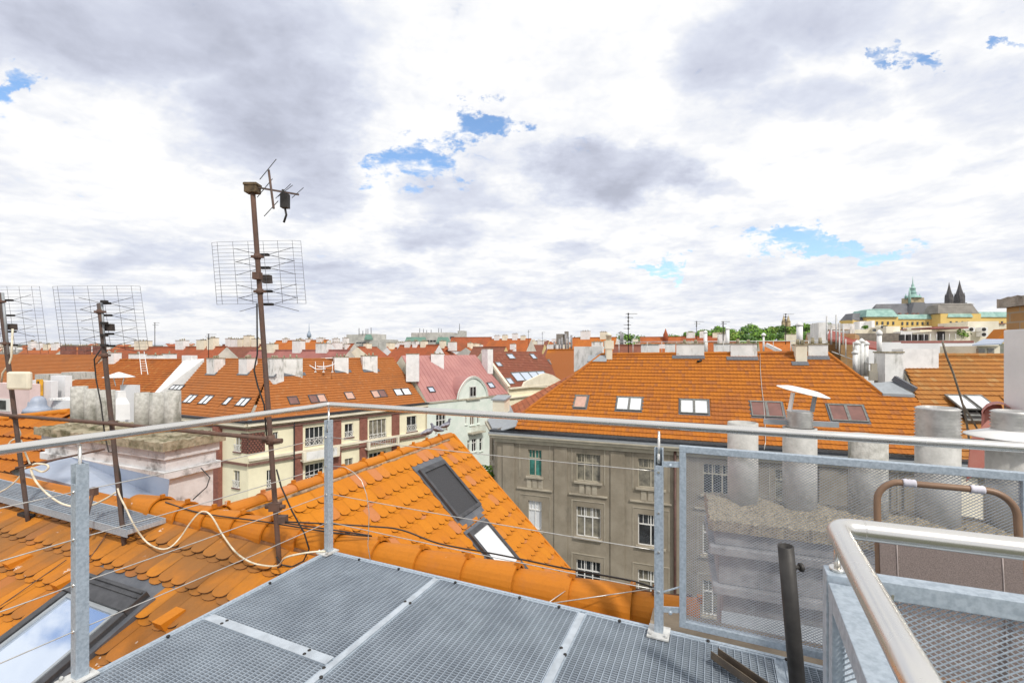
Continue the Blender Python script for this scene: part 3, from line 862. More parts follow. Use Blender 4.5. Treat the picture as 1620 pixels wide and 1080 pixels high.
# flat cover strips along the seams
f = MB()
f.bar(dk(.03, .90, .006), dk(.93, .90, .006), .055, .004)
f.bar(dk(.962, .02, .0065), dk(.962, 1.98, .0065), .034, .004)
f.bar(dk(1.942, .02, .0065), dk(1.942, 1.98, .0065), .036, .004)
f.build('cover_strip', mat('bright galvanized strip', (.50, .55, .60), .5, .25, .12, 12), deck)
f = MB()
for (s, t) in ((.16, .885), (.16, .915), (.78, .885), (.78, .915), (.945, .33), (.98, .33), (.945, .95), (.98, 1.0), (1.925, .36), (1.957, .40), (.3, .01), (.65, .01), (1.1, .012), (1.55, .01), (1.8, .01), (2.15, .008), (2.6, .0), (2.95, .0), (3.15, .0), (.01, .5), (.01, 1.1)):
    f.lathe(dk(s, t, .0), [(.007, 0), (.009, .005), (.009, .01), (.005, .013)], 8)
f.build('bolts', ironm, deck)
f = MB()
for s in (.4, 1.9, 3.4): f.bar(dk(s, .0, -.09), dk(s, 1.9, -.09), .05, .1)
f.bar(dk(-.0, .05, -.075), dk(4.5, .05, -.075), .04, .07); f.bar(dk(-.0, 1.6, -.075), dk(4.5, 1.6, -.075), .04, .07)
f.build('support_beams', ironm, deck)

# ------------------------------------------------------------------ outer railing
RZ = 1.10
rail = thing('wire_railing', Bp, 'stainless steel handrail on galvanized posts with thin wire ropes running round the deck edge', 'railing')
Bx = dk(0, .0); Cx = dk(2.36, .02); Ax = Ap
adir = (Ax - Bx).normalized(); adir.z = 0
Aout = Ax + adir * 1.0 + V((-.35, .15, 0))
Eout = Bp + cD * 5.2
h = MB(); pts = [Ax + (Bx - Ax) * k + Z3 * (RZ - .005) for k in (-2.2, -1.5, -.75, -.4, 0, .3, .6, .9)]
pts += [Bx + adir * .03 + Z3 * RZ, Bx + adir * .012 + cD * .01 + Z3 * RZ, Bx + cD * .03 + Z3 * RZ] + [Bx + cD * s + Z3 * (RZ + .001 * s) for s in (.3, .9, 1.6, 2.4, 3.2, 4.2, 5.2)]
h.tube(pts, .0212, 20); h.build('handrail', steel, rail)
def post(p, name, w=.05, top=.99, ang=CA, open_side=1):
    d1 = dirv(ang); d2 = dirv(ang + 90); m = MB(); th = .005
    for sx in (-1, 1):
        m.box(p + d1 * (sx * (w / 2 - th / 2)) + Z3 * top / 2, th, w, top, d1, d2)
    m.box(p + d2 * (w / 2 - th / 2) + Z3 * top / 2, w - .01, th, top - .001, d1, d2)
    m.box(p - d2 * (w / 2 - th / 2) + Z3 * (top / 2 - .045), w - .01, th, top - .09, d1, d2)
    o = m.build(name, galv, rail, bevel=.0015)
    m = MB(); m.box(p + Z3 * .008 - d2 * .01, .11, .12, .008, d1, d2)
    for sx in (-1, 1): m.lathe(p + d1 * (.04 * sx) - d2 * .05 + Z3 * .012, [(.008, 0), (.008, .012), (.005, .016)], 8)
    m.build('base_plate', mat('whitish zinc plate', (.62, .62, .60), .7, .1, .2, 20, stain=(.34, .2, .1), stain_amt=.2, stain_scale=9), o)
    m = MB(); m.tube([p + Z3 * (top - .12), p + Z3 * (RZ - .028)], .007, 8); m.tube([p + Z3 * (top - .1), p + Z3 * (top - .03)], .012, 8); m.build('rail_pin', steel, o)
    for z in (.859, .643, .436, .226): m = MB(); m.tube([p + Z3 * z - d2 * (w / 2 + .004), p + Z3 * z - d2 * (w / 2 - .01)], .007, 6); m.build('wire_fitting', steel, o)
    return o
post(Ax, 'post', .048, .985); post(Bx, 'post', .045, .985, CA - 6); post(Cx, 'post', .044, .985)
def sag(p, q, s, n=14): return [p + (q - p) * (k / n) - Z3 * (s * 4 * (k / n) * (1 - k / n)) for k in range(n + 1)]
for z in (.859, .643, .436, .226):
    w = MB(); w.tube(sag(Bx + Z3 * z, Ax + Z3 * z, .006) + [Ax + adir * 3.2 + Z3 * (z - .01)], .0027, 6)
    w.build('wire_rope', wire_m, rail)
for z in (.859, .436, .226):
    w = MB(); w.tube(sag(Bx + Z3 * z, Cx + Z3 * z, .008), .0027, 6); w.build('wire_rope', wire_m, rail)
# the snapped wire hanging from the corner post
w = MB()
pts = [hit(u, v, Bx, rh) for u, v in ((527, 737), (545, 738), (560, 747), (572, 760), (580, 782), (584, 810), (583, 840), (582, 862), (586, 886))]
w.tube(pts, .0025, 6); o = w.build('wire_rope', wire_m, rail); o['label'] = 'snapped wire rope hanging in a curl beside the corner post'
# mesh panel between the post and the frame's right end
def mesh_panel(parent, p, d, L, z0, z1, fw=.035, pitch=.0185, strand=.0038, name='mesh_panel', fm=galv, mm=None):
    n = V((d.y, -d.x, 0)); m = MB()
    q = p + d * L
    m.bar(p + Z3 * (z1 - fw / 2), q + Z3 * (z1 - fw / 2), fw, fw); m.bar(p + Z3 * (z0 + fw / 2), q + Z3 * (z0 + fw / 2), fw, fw)
    m.bar(p + d * fw / 2 + Z3 * (z0 + fw), p + d * fw / 2 + Z3 * (z1 - fw), fw - .001, fw - .001, d); m.bar(q - d * fw / 2 + Z3 * (z0 + fw), q - d * fw / 2 + Z3 * (z1 - fw), fw - .001, fw - .001, d)
    o = m.build(name, fm, parent, bevel=.002)
    m = MB(); a0, a1, b0, b1 = fw, L - fw, z0 + fw, z1 - fw
    W_, H_ = a1 - a0, b1 - b0; px, pz = pitch, pitch * .72; k_ = pz / px
    c = -H_
    def seg(s0, zz0, s1, zz1, w):
        A = p + d * (a0 + s0) + Z3 * (b0 + zz0) + n * w; B = p + d * (a0 + s1) + Z3 * (b0 + zz1) + n * w
        m.bar(A, B, .0016, strand, n)
    i = 0; total = W_ + H_ / k_
    x = -H_ / k_
    while x < W_:
        sA = max(0, x); zA = (sA - x) * k_; sB = min(W_, x + H_ / k_); zB = (sB - x) * k_
        if sB - sA > .004: seg(sA, zA, sB, zB, .0009)
        sA2 = sA; seg(W_ - sA, zA, W_ - sB, zB, -.0009)
        x += px
    m.build('expanded_mesh', mm or meshm, o)
    return o
pm = mesh_panel(rail, dk(2.46, -.015), cD, 1.36, .045, 1.0, .034)
for z in (.9, .13): m = MB(); m.bar(Cx + cD * .02 + Z3 * z, dk(2.47, -.01, z), .006, .03); m.lathe(Cx + cD * .06 + Z3 * z - bD * .012, [(.010, 0), (.010, .012), (.004, .014)], 8, ax=X3, ay=Z3, az=-bD); m.build('bracket', galv, rail)
m = MB(); m.bar(Cx + cD * .02 + Z3 * .222, dk(2.46, -.01, .25), .006, .006)
m.build('bracket', galv, rail)

# kerb board beyond the deck below the mesh panel
m = MB(); m.bar(dk(2.30, -.14, -.04), dk(4.8, -.14, -.04), .22, .04)
tag(m.build('timber_board', mat('weathered board', (.33, .26, .18), .9, 0, .2, 5, c2=(.24, .19, .14), bump=.4)), 'weathered tan board lying along the deck edge under the mesh panel', 'board')

# ------------------------------------------------------------------ stair railing in front
D0 = V((.735, 1.035, 0)); c2D, a2D = dirv(-21), dirv(-116.5)
sr = thing('stair_railing', D0 - Z3 * .05, 'close thick polished steel handrail turning a corner above galvanized mesh frames at lower right', 'railing')
m = MB(); R_ = .0222
pts = [D0 + a2D * .95 + Z3 * RZ, D0 + a2D * .5 + Z3 * RZ, D0 + a2D * .2 + Z3 * RZ]
for k in range(9):
    g_ = k / 8; q = (D0 + a2D * .045) * (1 - g_) ** 2 + D0 * 2 * g_ * (1 - g_) + (D0 + c2D * .045) * g_ ** 2
    pts.append(q + Z3 * RZ)
pts += [D0 + c2D * .2 + Z3 * RZ, D0 + c2D * .6 + Z3 * RZ, D0 + c2D * 1.2 + Z3 * RZ]
m.tube(pts, R_, 28); m.tube([D0 + c2D * .052 + Z3 * RZ, D0 + c2D * .0545 + Z3 * RZ], R_ + .0006, 28)
m.build('handrail', steel, sr)
Dp = D0 + c2D * .005 - a2D * .005
m = MB(); m.box(Dp + Z3 * .475, .05, .05, 1.05, c2D, a2D); o = m.build('post', galv, sr, bevel=.003)
m = MB(); m.tube([Dp + Z3 * 1.0, Dp + Z3 * 1.082], .007, 10); m.tube([Dp + Z3 * 1.0, Dp + Z3 * 1.008], .016, 12); m.build('rail_pin', steel, o)
p1 = mesh_panel(sr, Dp + c2D * .027, c2D, 1.1, -.02, .999, .04, .0165, .0030, mm=galv)
p2 = mesh_panel(sr, Dp + a2D * .035 - c2D * .0, a2D, .9, -.02, .985, .045, .0165, .0030, mm=galv)
m = MB(); q = hit(1412, 940, Dp - bD * .03, bD); m.bar(q, q + V((-.008, 0, -.05)), .006, .003, V((0, 1, 0))); m.lathe(q + V((-.03, -.0, .012)), [(.004, 0), (.004, .012)], 8, az=aD, ay=Z3)
m.build('steel_tie', steel, sr)

# ------------------------------------------------------------------ folded garden chair leaning on the panel
ch = thing('folding_chair', V((1.7, 1.75, 0)), 'folded brown sling garden chair leaning on the mesh panel behind the stair railing', 'chair')
cc0 = V((1.50, 1.875, 0)); cw = .42; cd_ = dirv(-24.5); cn = V((cd_.y, -cd_.x, 0))
def cp_(s, z, w=0): return cc0 + cd_ * s + Z3 * z + cn * (w + (1. - z) * .10)
m = MB(); pts = [cp_(0, 0.01), cp_(0, .5), cp_(0, .86)]
for k in range(1, 8):
    g_ = k / 8 * math.pi / 2; pts.append(cp_(.085 - .085 * math.cos(g_), .885 + .085 * math.sin(g_)))
for k in range(0, 9):
    g_ = k / 8 * math.pi / 2; pts.append(cp_(cw - .085 + .085 * math.sin(g_), .885 + .085 * math.cos(g_)))
pts += [cp_(cw, .5), cp_(cw, .01)]
m.tube(pts, .0125, 12); m.build('back_frame', chair_m, ch)
for s in (.085, cw - .13): m = MB(); m.tube([cp_(s + .006 * k, .97) for k in range(8)], [.0165, .0145] * 4, 12); m.build('tape_wrap', whtape, ch)
m = MB(); m.prism([cp_(0, .735, .013), cp_(cw, .735, .013), cp_(cw, .135, .013), cp_(0, .135, .013)], cn * .005); m.build('sling', fabric, ch)
m = MB()
for s in (.055, cw - .055): m.tube([cp_(s, .735 - k * .05, .019) for k in range(13)], .0022, 5)
m.build('seam', seam, ch)
m = MB()
for s in (.0, cw): m.tube([cp_(s, .62, .05), cp_(s, .01, .16)], .012, 10)
m.tube([cp_(0, .30, .09), cp_(cw, .30, .09)], .011, 10); m.tube([cp_(0, .12, .13), cp_(cw, .12, .13)], .011, 10)
m.build('leg', chair_m, ch)

# ------------------------------------------------------------------ umbrella stand
um = thing('parasol_stand', V((1.07, 1.72, 0)), 'dark grey parasol stand tube with a clamp knob on cross bars beside the mesh panel', 'parasol stand')
b0, b1 = V((1.085, 1.70, .03)), V((1.022, 1.70, .775))
m = MB(); ax_ = (b1 - b0).normalized(); sx_ = ax_.cross(Y3).normalized(); sy_ = ax_.cross(sx_)
m.lathe(b0, [(.027, 0), (.027, .745), (.0225, .746), (.0225, .62)], 24, ax=sx_, ay=sy_, az=ax_)
m.build('tube', darkp, um)
m = MB(); k0 = b0 + ax_ * .665; m.tube([k0 + X3 * .02, k0 + X3 * .045], .007, 10); m.lathe(k0 + X3 * .043, [(.010, 0), (.016, .003), (.016, .012), (.010, .016)], 12, ax=Y3, ay=Z3, az=X3)
m.build('clamp_knob', darkp, um)
m = MB()
q0, q1 = V((.975, 2.19, .03)), V((1.26, 1.62, .03))
dd = (q1 - q0).normalized(); nn_ = dd.cross(Z3)
m.box((q0 + q1) / 2, (q1 - q0).length, .05, .005, dd, nn_); m.box((q0 + q1) / 2 + nn_ * .024 + Z3 * .018, (q1 - q0).length, .005, .035, dd, nn_)
m.box((q0 + q1) / 2 - nn_ * .024 + Z3 * .018, (q1 - q0).length, .005, .035, dd, nn_)
m.build('base_bar', mat('worn brown base bar', (.085, .07, .058), .7, .2, .35, 14, c2=(.17, .13, .09)), um)
m = MB(); q0, q1 = V((.80, 1.60, .024)), V((1.40, 1.82, .024)); m.bar(q0, q1, .05, .02); m.build('base_bar', darkp, um)

# ------------------------------------------------------------------ antenna masts
def mast_pts(base, top, zext=0):
    p0 = hit(base[0], base[1], near.o, near.nn); p1 = P(top[0], top[1], p0.y - .02)
    return p0, p1
def grid(parent, c, w, h_, ang, lean, ncols, nrows, name='grid_reflector'):
    d = dirv(ang); up = Z3 + d * lean; n = d.cross(up).normalized(); m = MB(); r = .0013
    fr = [-.5, -.42, -.24, -.07, .10, .26, .42, .5] if ncols == 8 else [-.5 + k / (ncols - 1) for k in range(ncols)]
    def q(a, b):
        bend = .10 * max(0, abs(a) - .40) * w * 3
        return c + d * (a * w) + up * (b * h_) + n * (-bend)
    for a in fr: m.tube([q(a, -.5), q(a, .5)], r * 1.25, 5)
    for k in range(nrows):
        b = -.5 + k / (nrows - 1); m.tube([q(a, b) for a in fr], r, 5)
    return m.build(name, gridm, parent)
def bowtie(parent, c, d, up, n, w, hs):
    m = MB(); bt = MB()
    for hh in hs:
        cc = c + up * hh - n * -.05
        for sgn in (-1, 1):
            for dz_ in (-.055, .055):
                m.tube([cc + d * (.03 * sgn), cc + d * (w * .5 * sgn) + up * dz_], .0022, 5)
        bt.box(cc, .075, .025, .02, d, n, up)
    m.build('dipole_rods', ironm, parent); bt.build('dipole_clamps', ironm, parent)
    m = MB(); m.box(c + n * .06 - up * .03, .065, .04, .065, d, n, up); m.build('balun_box', mat('dark brown box', (.06, .045, .038), .7, 0, .3, 20), parent)
def clamp(mb, p, r=.035): mb.box(p, r * 3.4, .035, .018); mb.lathe(p - Z3 * .02, [(r, 0), (r, .04)], 10)
mast_info = [((45, 828), (-1, 463), 'leftmost rusty antenna mast carrying a beige panel box and a grid aerial', .020),
             ((197, 866), (157, 480), 'rusty antenna mast between the two others with a square grid aerial at its top', .019),
             ((443, 905), (399, 292), 'tallest rusty antenna mast with a grid aerial halfway and small yagi aerials on top', .0185)]
masts = []
for i, (b, t, lab, r) in enumerate(mast_info):
    p0, p1 = mast_pts(b, t); p0 = p0 - (p1 - p0) * .02
    t_ = thing('antenna_mast', p0, lab, 'antenna mast', 'antenna masts on the near roof slope')
    m = MB(); n_ = 12; m.tube([p0 + (p1 - p0) * k / n_ for k in range(n_ + 1)], r, 12); m.build('pole', rust2 if i < 2 else rust, t_)
    masts.append((t_, p0, p1))
def on(i, v):                                    # point of mast i seen at picture height v
    _, p0, p1 = masts[i]; lo, hi = 0., 1.1
    for _k in range(40):
        mid = (lo + hi) / 2; q = p0 + (p1 - p0) * mid
        vv = V0 - (q.z - CZ) / q.y * FF
        if vv > v: lo = mid
        else: hi = mid
    return p0 + (p1 - p0) * lo
# tall mast
t3, a3, b3 = masts[2]
ga = -5
c_ = on(2, 432) - V((0, .07, 0)) + V((0, .14, 0))
grid(t3, P(406, 431, c_.y), .755, .50, ga, -.09, 8, 18)
dg_ = dirv(ga); up_ = (Z3 - dg_ * .09).normalized(); ng_ = V((dg_.y, -dg_.x, 0))
bowtie(t3, on(2, 432) + V((0, .05, 0)), dg_, up_, -ng_, .50, (-.235, -.13, .06, .165))
for v in (406, 461): m = MB(); clamp(m, on(2, v), .025); m.build('clamp', rust, t3)
m = MB(); m.box(on(2, 437) + V((0, -.02, 0)), .055, .05, .055); m.build('junction_box', rust, t3)
m = MB(); m.box(on(2, 801), .085, .05, .065); m.tube([on(2, 801) - X3 * .075, on(2, 801) + X3 * .075], .018, 8); m.build('clamp', rust, t3)
m = MB(); m.box(on(2, 822) + V((.03, .02, 0)), .08, .06, .05); m.build('clamp', rust, t3)
m = MB(); m.tube([on(2, 697) - X3 * .06, on(2, 697) + X3 * .09], .02, 8); m.tube([on(2, 702), on(2, 688)], .034, 10); m.build('clamp', rust, t3)
hd = on(2, 298)
m = MB(); m.box(hd, .095, .07, .075); m.box(hd + Z3 * .025, .105, .08, .018); m.build('head_box', mat('lichen brown box', (.13, .09, .05), .9, 0, .4, 30), t3)
yg = MB(); Ym = hd.y
def PP(u, v, dy=0): return P(u, v, Ym + dy)
yg.bar(PP(409, 297), PP(473, 308, .08), .012, .012)
yg.bar(PP(425, 269, .05), PP(433, 330, -.03), .014, .012)
yg.build('yagi_boom', rust2, t3)
yg = MB()
for a, b in (((411, 284), (437, 252)), ((407, 312), (431, 283)), ((418, 342), (440, 318))):
    yg.tube([PP(a[0], a[1], -.03), PP(b[0], b[1], .08)], .003, 6)
for a, b in (((436, 314), (460, 291)), ((440, 311), (463, 293)), ((462, 313), (480, 297))):
    yg.tube([PP(a[0], a[1], -.02), PP(b[0], b[1], .08)], .0025, 6)
yg.build('yagi_elements', ironm, t3)
m = MB(); m.box((PP(451, 318)), .055, .05, .11); m.tube([PP(451, 330), PP(453, 340), PP(449, 352)], .008, 6); m.tube([PP(448, 300), PP(447, 310)], .01, 6); m.build('amplifier_box', ironm, t3)
m = MB(); c_r = [on(2, v) + X3 * dx_ for v, dx_ in ((480, -.03), (560, -.055), (585, -.09), (610, -.07), (640, -.03), (700, -.03))]
m.tube(c_r, .006, 6)
m.tube([on(2, 742) + X3 * .03] + [P(u, v, 3.55) for u, v in ((445, 770), (462, 808), (481, 842), (489, 868), (480, 887), (462, 896), (446, 893), (437, 880))], .006, 6)
m.build('antenna_cable', blackc, t3)
# middle mast
t2, a2, b2 = masts[1]
gc = on(1, 500)
grid(t2, P(155, 503, gc.y + .12), .85, .60, -2, -.14, 8, 20)
bowtie(t2, P(163, 512, gc.y - .03), dirv(-3), (Z3 - dirv(-3) * .1).normalized(), dirv(87), .52, (-.20, -.09, .08, .19))
for v in (493, 562, 668): m = MB(); clamp(m, on(1, v), .025); m.build('clamp', rust, t2)
m = MB(); m.tube([P(161, 478, gc.y), P(166, 560, gc.y)], .01, 8); m.build('aerial_tube', zinc, t2)
for v in (477, 511, 530, 546): m = MB(); m.box(P(165, v, gc.y - .02), .05, .03, .022); m.build('dipole_clamp', ironm, t2)
m = MB(); m.tube([on(1, 550) - X3 * .02] + [P(u, v, a2.y + .0) for u, v in ((149, 568), (152, 600), (160, 640), (166, 690), (172, 714), (183, 716), (190, 750), (195, 800), (195, 840))], .006, 6)
m.build('antenna_cable', blackc, t2)
# left mast
t1, a1, b1 = masts[0]
gc = on(0, 520)
grid(t1, P(6, 506, gc.y + .14), .84, .72, -2, -.14, 8, 20)
bowtie(t1, P(9, 512, gc.y - .02), dirv(-3), (Z3 - dirv(-3) * .1).normalized(), dirv(87), .5, (-.22, -.08, .09, .25))
for v in (477, 543, 660): m = MB(); clamp(m, on(0, v), .025); m.build('clamp', rust, t1)
m = MB(); m.tube([P(4, 463, gc.y), P(13, 560, gc.y)], .012, 8); m.build('aerial_tube', zinc, t1)
m = MB()
c_ = P(31, 602, on(0, 600).y - .09); m.box(c_, .27, .05, .185, dirv(-8), dirv(82)); o = m.build('panel_box', beige, t1, bevel=.02)
m = MB(); m.tube([P(20, 520, gc.y)] + [P(u, v, gc.y) for u, v in ((18, 565), (14, 577), (4, 590), (2, 605))], .009, 6); m.build('antenna_cable', whitec, t1)
# rusty cross pipe joining the masts and small struts
m = MB(); q = [P(-60, 648, on(0, 657).y + .5), on(0, 656) - Y3 * .045, on(1, 668) - Y3 * .045, on(2, 692) - Y3 * .04]
m.tube(q, .0165, 10); tag(m.build('brace_pipe', rust), 'long rusty pipe clamped across the three antenna masts', 'pipe')
m = MB(); m.tube([P(24, 740, 4.6), P(166, 710, 5.0)], .011, 8); tag(m.build('iron_rod', rust), 'short rusty rod tilted behind the left railing post', 'rod')
m = MB(); m.tube([P(148, 776, 4.2), P(136, 824, 4.1)], .013, 8); m.box(P(148, 777, 4.2), .05, .05, .07); tag(m.build('iron_strut', rust), 'small rusty strut holding the metal walkway to the right of the left post', 'strut')
m = MB(); m.box(hit(42, 815, near.o + near.nn * .03, near.nn), .26, .05, .035, rd, rh); tag(m.build('iron_bracket', ironm), 'dark iron bracket at the foot of the leftmost mast', 'bracket')

# ------------------------------------------------------------------ metal walkway on the left slope
wk = thing('roof_walkway', PZ(200, 820, -.25), 'long galvanized grating walkway step below the ridge at left', 'walkway')
k0 = PZ(262, 820, -.10); wd_ = dirv(-23.4) * -1; wn_ = V((-.42, -.907, 0))
m = MB(); Lw = 4.6; Ww = .31
m.bar(k0 + Z3 * -.02, k0 + wd_ * Lw - Z3 * .02, .012, .045); m.bar(k0 + wn_ * Ww - Z3 * .03, k0 + wn_ * Ww + wd_ * Lw - Z3 * .03, .008, .07)
m.bar(k0 - Z3 * .02, k0 + wn_ * Ww - Z3 * .02, .006, .04)
m.build('frame', galv, wk)
m = MB()
for k in range(1, 11): m.bar(k0 + wn_ * (Ww * k / 11) - Z3 * .008, k0 + wn_ * (Ww * k / 11) + wd_ * Lw - Z3 * .008, .006, .022)
for k in range(1, 80): m.bar(k0 + wd_ * (Lw * k / 80) - Z3 * .012, k0 + wd_ * (Lw * k / 80) + wn_ * Ww - Z3 * .012, .004, .012)
m.build('grating_bars', galv_d, wk)
m = MB()
for s in (.2, 1.4, 2.6, 3.8): m.bar(k0 + wd_ * s + wn_ * .02 - Z3 * .05, k0 + wd_ * s + wn_ * .3 - Z3 * .20, .03, .03)
m.build('brackets', rust, wk)

# ------------------------------------------------------------------ cables lying on the roof
def smooth(pts, n=6):
    pts = [V(p) for p in pts]; o = []
    for i in range(len(pts) - 1):
        p0, p1, p2, p3 = pts[max(i - 1, 0)], pts[i], pts[i + 1], pts[min(i + 2, len(pts) - 1)]
        for k in range(n):
            t = k / n
            o.append(.5 * ((2 * p1) + (p2 - p0) * t + (2 * p0 - 5 * p1 + 4 * p2 - p3) * t * t + (3 * p1 - p0 - 3 * p2 + p3) * t ** 3))
    return o + [pts[-1]]
def on_near(u, v, w=.03): return hit(u, v, near.o + near.nn * w, near.nn)
m = MB()
pts = [P(u, v, 4.0) for u, v in ((186, 772), (190, 785), (199, 803), (212, 830))] + [on_near(u, v, .09) for u, v in ((230, 855), (250, 867), (268, 866))] + [on_near(u, v, w_) for u, v, w_ in ((285, 850, .12), (300, 828, .2), (314, 812, .26), (325, 809, .28), (336, 818, .25))] + \
      [on_near(u, v, .1) for u, v in ((352, 845), (372, 872), (395, 888), (418, 894), (440, 894))] + [dk(s, t, .02) for s, t in ((-.18, .22), (-.10, .1), (.0, .03))]
m.tube(smooth(pts), .0068, 8)
tag(m.build('white_cable', whitec), 'thick cream cable looping over the orange ridge caps towards the corner post', 'cable')
m = MB()
pts = [P(u, v, 4.4) for u, v in ((90, 768), (72, 760), (58, 745), (52, 735), (58, 733), (74, 735), (76, 741), (66, 746), (50, 740), (52, 752), (62, 768), (80, 785), (100, 797), (128, 802), (150, 797), (170, 787), (184, 778))]
m.tube(smooth(pts[3:]), .009, 8)
tag(m.build('white_cable', whitec), 'cream cable hanging in a loop above the metal walkway behind the left post', 'cable')
m = MB(); m.tube(smooth([P(u, v, 5.0) for u, v in ((-20, 790), (0, 778), (14, 770), (30, 755), (40, 738))]), .008, 8)
m.tube(smooth([P(u, v, 4.9) for u, v in ((26, 672), (32, 688), (18, 697), (14, 705), (22, 712), (34, 708), (33, 696), (40, 716), (48, 735))]), .008, 8)
tag(m.build('white_cable', whitec), 'cream cable curled around the foot of the leftmost mast', 'cable')
m = MB()
pts = [R0 + rd * s + Z3 * z + rh * w for s, z, w in ((-4.0, .11, .05), (-3.4, .10, .1), (-2.6, .13, .09), (-1.9, .135, .06), (-1.5, .16, .04))] + [on(2, 826) + X3 * .04]
m.tube(smooth(pts), .006, 6)
pts = [on(2, 824)] + [R0 + rd * s + Z3 * z - rh * w for s, z, w in ((-1.55, .2, .03), (-1.3, .18, .1), (-1.0, .10, .16), (-.5, .08, .2), (0., .06, .22), (.45, .12, .1), (.62, .14, .02))]
m.tube(smooth(pts), .006, 6)
tag(m.build('black_cable', blackc), 'black cable strung along the ridge caps from the walkway past the tall mast', 'cable')
m = MB(); q = [hit(u, v, R0 - rh * .05, rh) for u, v in ((907, 914), (960, 924), (1010, 933), (1045, 940), (1095, 942))]
m.tube(smooth(q), .010, 8); m.tube([hit(905, 913, R0 - rh * .05, rh), hit(920, 917, R0 - rh * .05, rh)], .018, 8)
tag(m.build('lightning_rod_cable', rust), 'brown sleeved cable sticking out over the ridge end near the second post', 'cable')
m = MB(); m.tube([R0 + rd * .62 + Z3 * .15, dk(1.72, .0, .0)], .003, 6); m.tube([hit(912, 922, R0 - rh * .05, rh), dk(1.72, .0, .0)], .003, 6)
tag(m.build('thin_wire', wire_m), 'thin wire running from the ridge caps down to the deck edge right of centre', 'wire')
m = MB()
for a in (((-10, 965), (105, 885)), ((132, 865), (150, 830)), ((130, 900), (165, 850), (178, 828))):
    m.tube([on_near(u, v, .05) for u, v in a], .004, 6)
tag(m.build('rusty_wires', rust), 'thin rusty wires lying on the tiles behind the left post', 'wire')
m = MB(); m.tube([P(318, 740, 4.3), P(332, 755, 4.25), P(327, 770, 4.2), P(305, 790, 4.1)], .005, 6)
tag(m.build('bent_wire', blackc), 'bent black wire sticking up at the start of the ridge caps', 'wire')

# ------------------------------------------------------------------ pigeons on the wing ridge
def pigeon(u, v, Y, face, up=0., lab=''):
    c = P(u, v, Y); d = V((face, .3, 0)).normalized(); m = MB()
    s = .78
    body = [(-.17, .0, .008), (-.12, .01, .022), (-.06, .03, .05), (0, .05, .062), (.05, .075, .058), (.085, .115, .04), (.10, .15, .03), (.105, .175, .031), (.12, .19, .024), (.15, .185, .006)]
    if up: body = [(-.16, -.02, .008), (-.10, .0, .025), (-.05, .03, .052), (0, .07, .06), (.035, .12, .05), (.05, .16, .032), (.055, .20, .026), (.06, .225, .029), (.075, .235, .02), (.105, .23, .005)]
    m.tube([c + d * (a * s) + Z3 * (b * s * .8 + .02) for a, b, r in body], [r * s for a, b, r in body], 12)
    o = m.build('pigeon', mat('pigeon grey', (.20, .20, .24), .8, 0, .5, 9, c2=(.07, .07, .09)))
    tag(o, lab, 'pigeon', 'pigeons on the wing ridge')
    w = MB()
    for sg in (-1, 1):
        n_ = V((d.y, -d.x, 0)) * sg
        w.tube([c + d * q + n_ * (.045 * k) + Z3 * (z + .02) for q, k, z in ((.05, 1, .07), (0, 1.25, .055), (-.07, 1.0, .03), (-.14, .4, .0))], [.012, .026, .02, .004], 8)
    w.build('wings', mat('pigeon wing', (.33, .33, .38), .8, 0, .4, 12), o)
    w = MB()
    for sg in (-1, 1): w.tube([c + V((d.y, -d.x, 0)) * (.02 * sg) + Z3 * .03, c + V((d.y, -d.x, 0)) * (.02 * sg) - Z3 * .035], .004, 5)
    w.build('legs', mat('pigeon leg', (.4, .12, .1), .7), o)
pigeon(677, 688, 7.75, 1, 0, 'dark pigeon sitting lowest on the wing ridge, left of the two others')
pigeon(690, 683, 8.0, -1, 0, 'pale pigeon crouching in the middle of three on the wing ridge')
pigeon(707, 677, 8.25, 1, 1, 'pigeon standing upright at the far tip of the wing ridge')

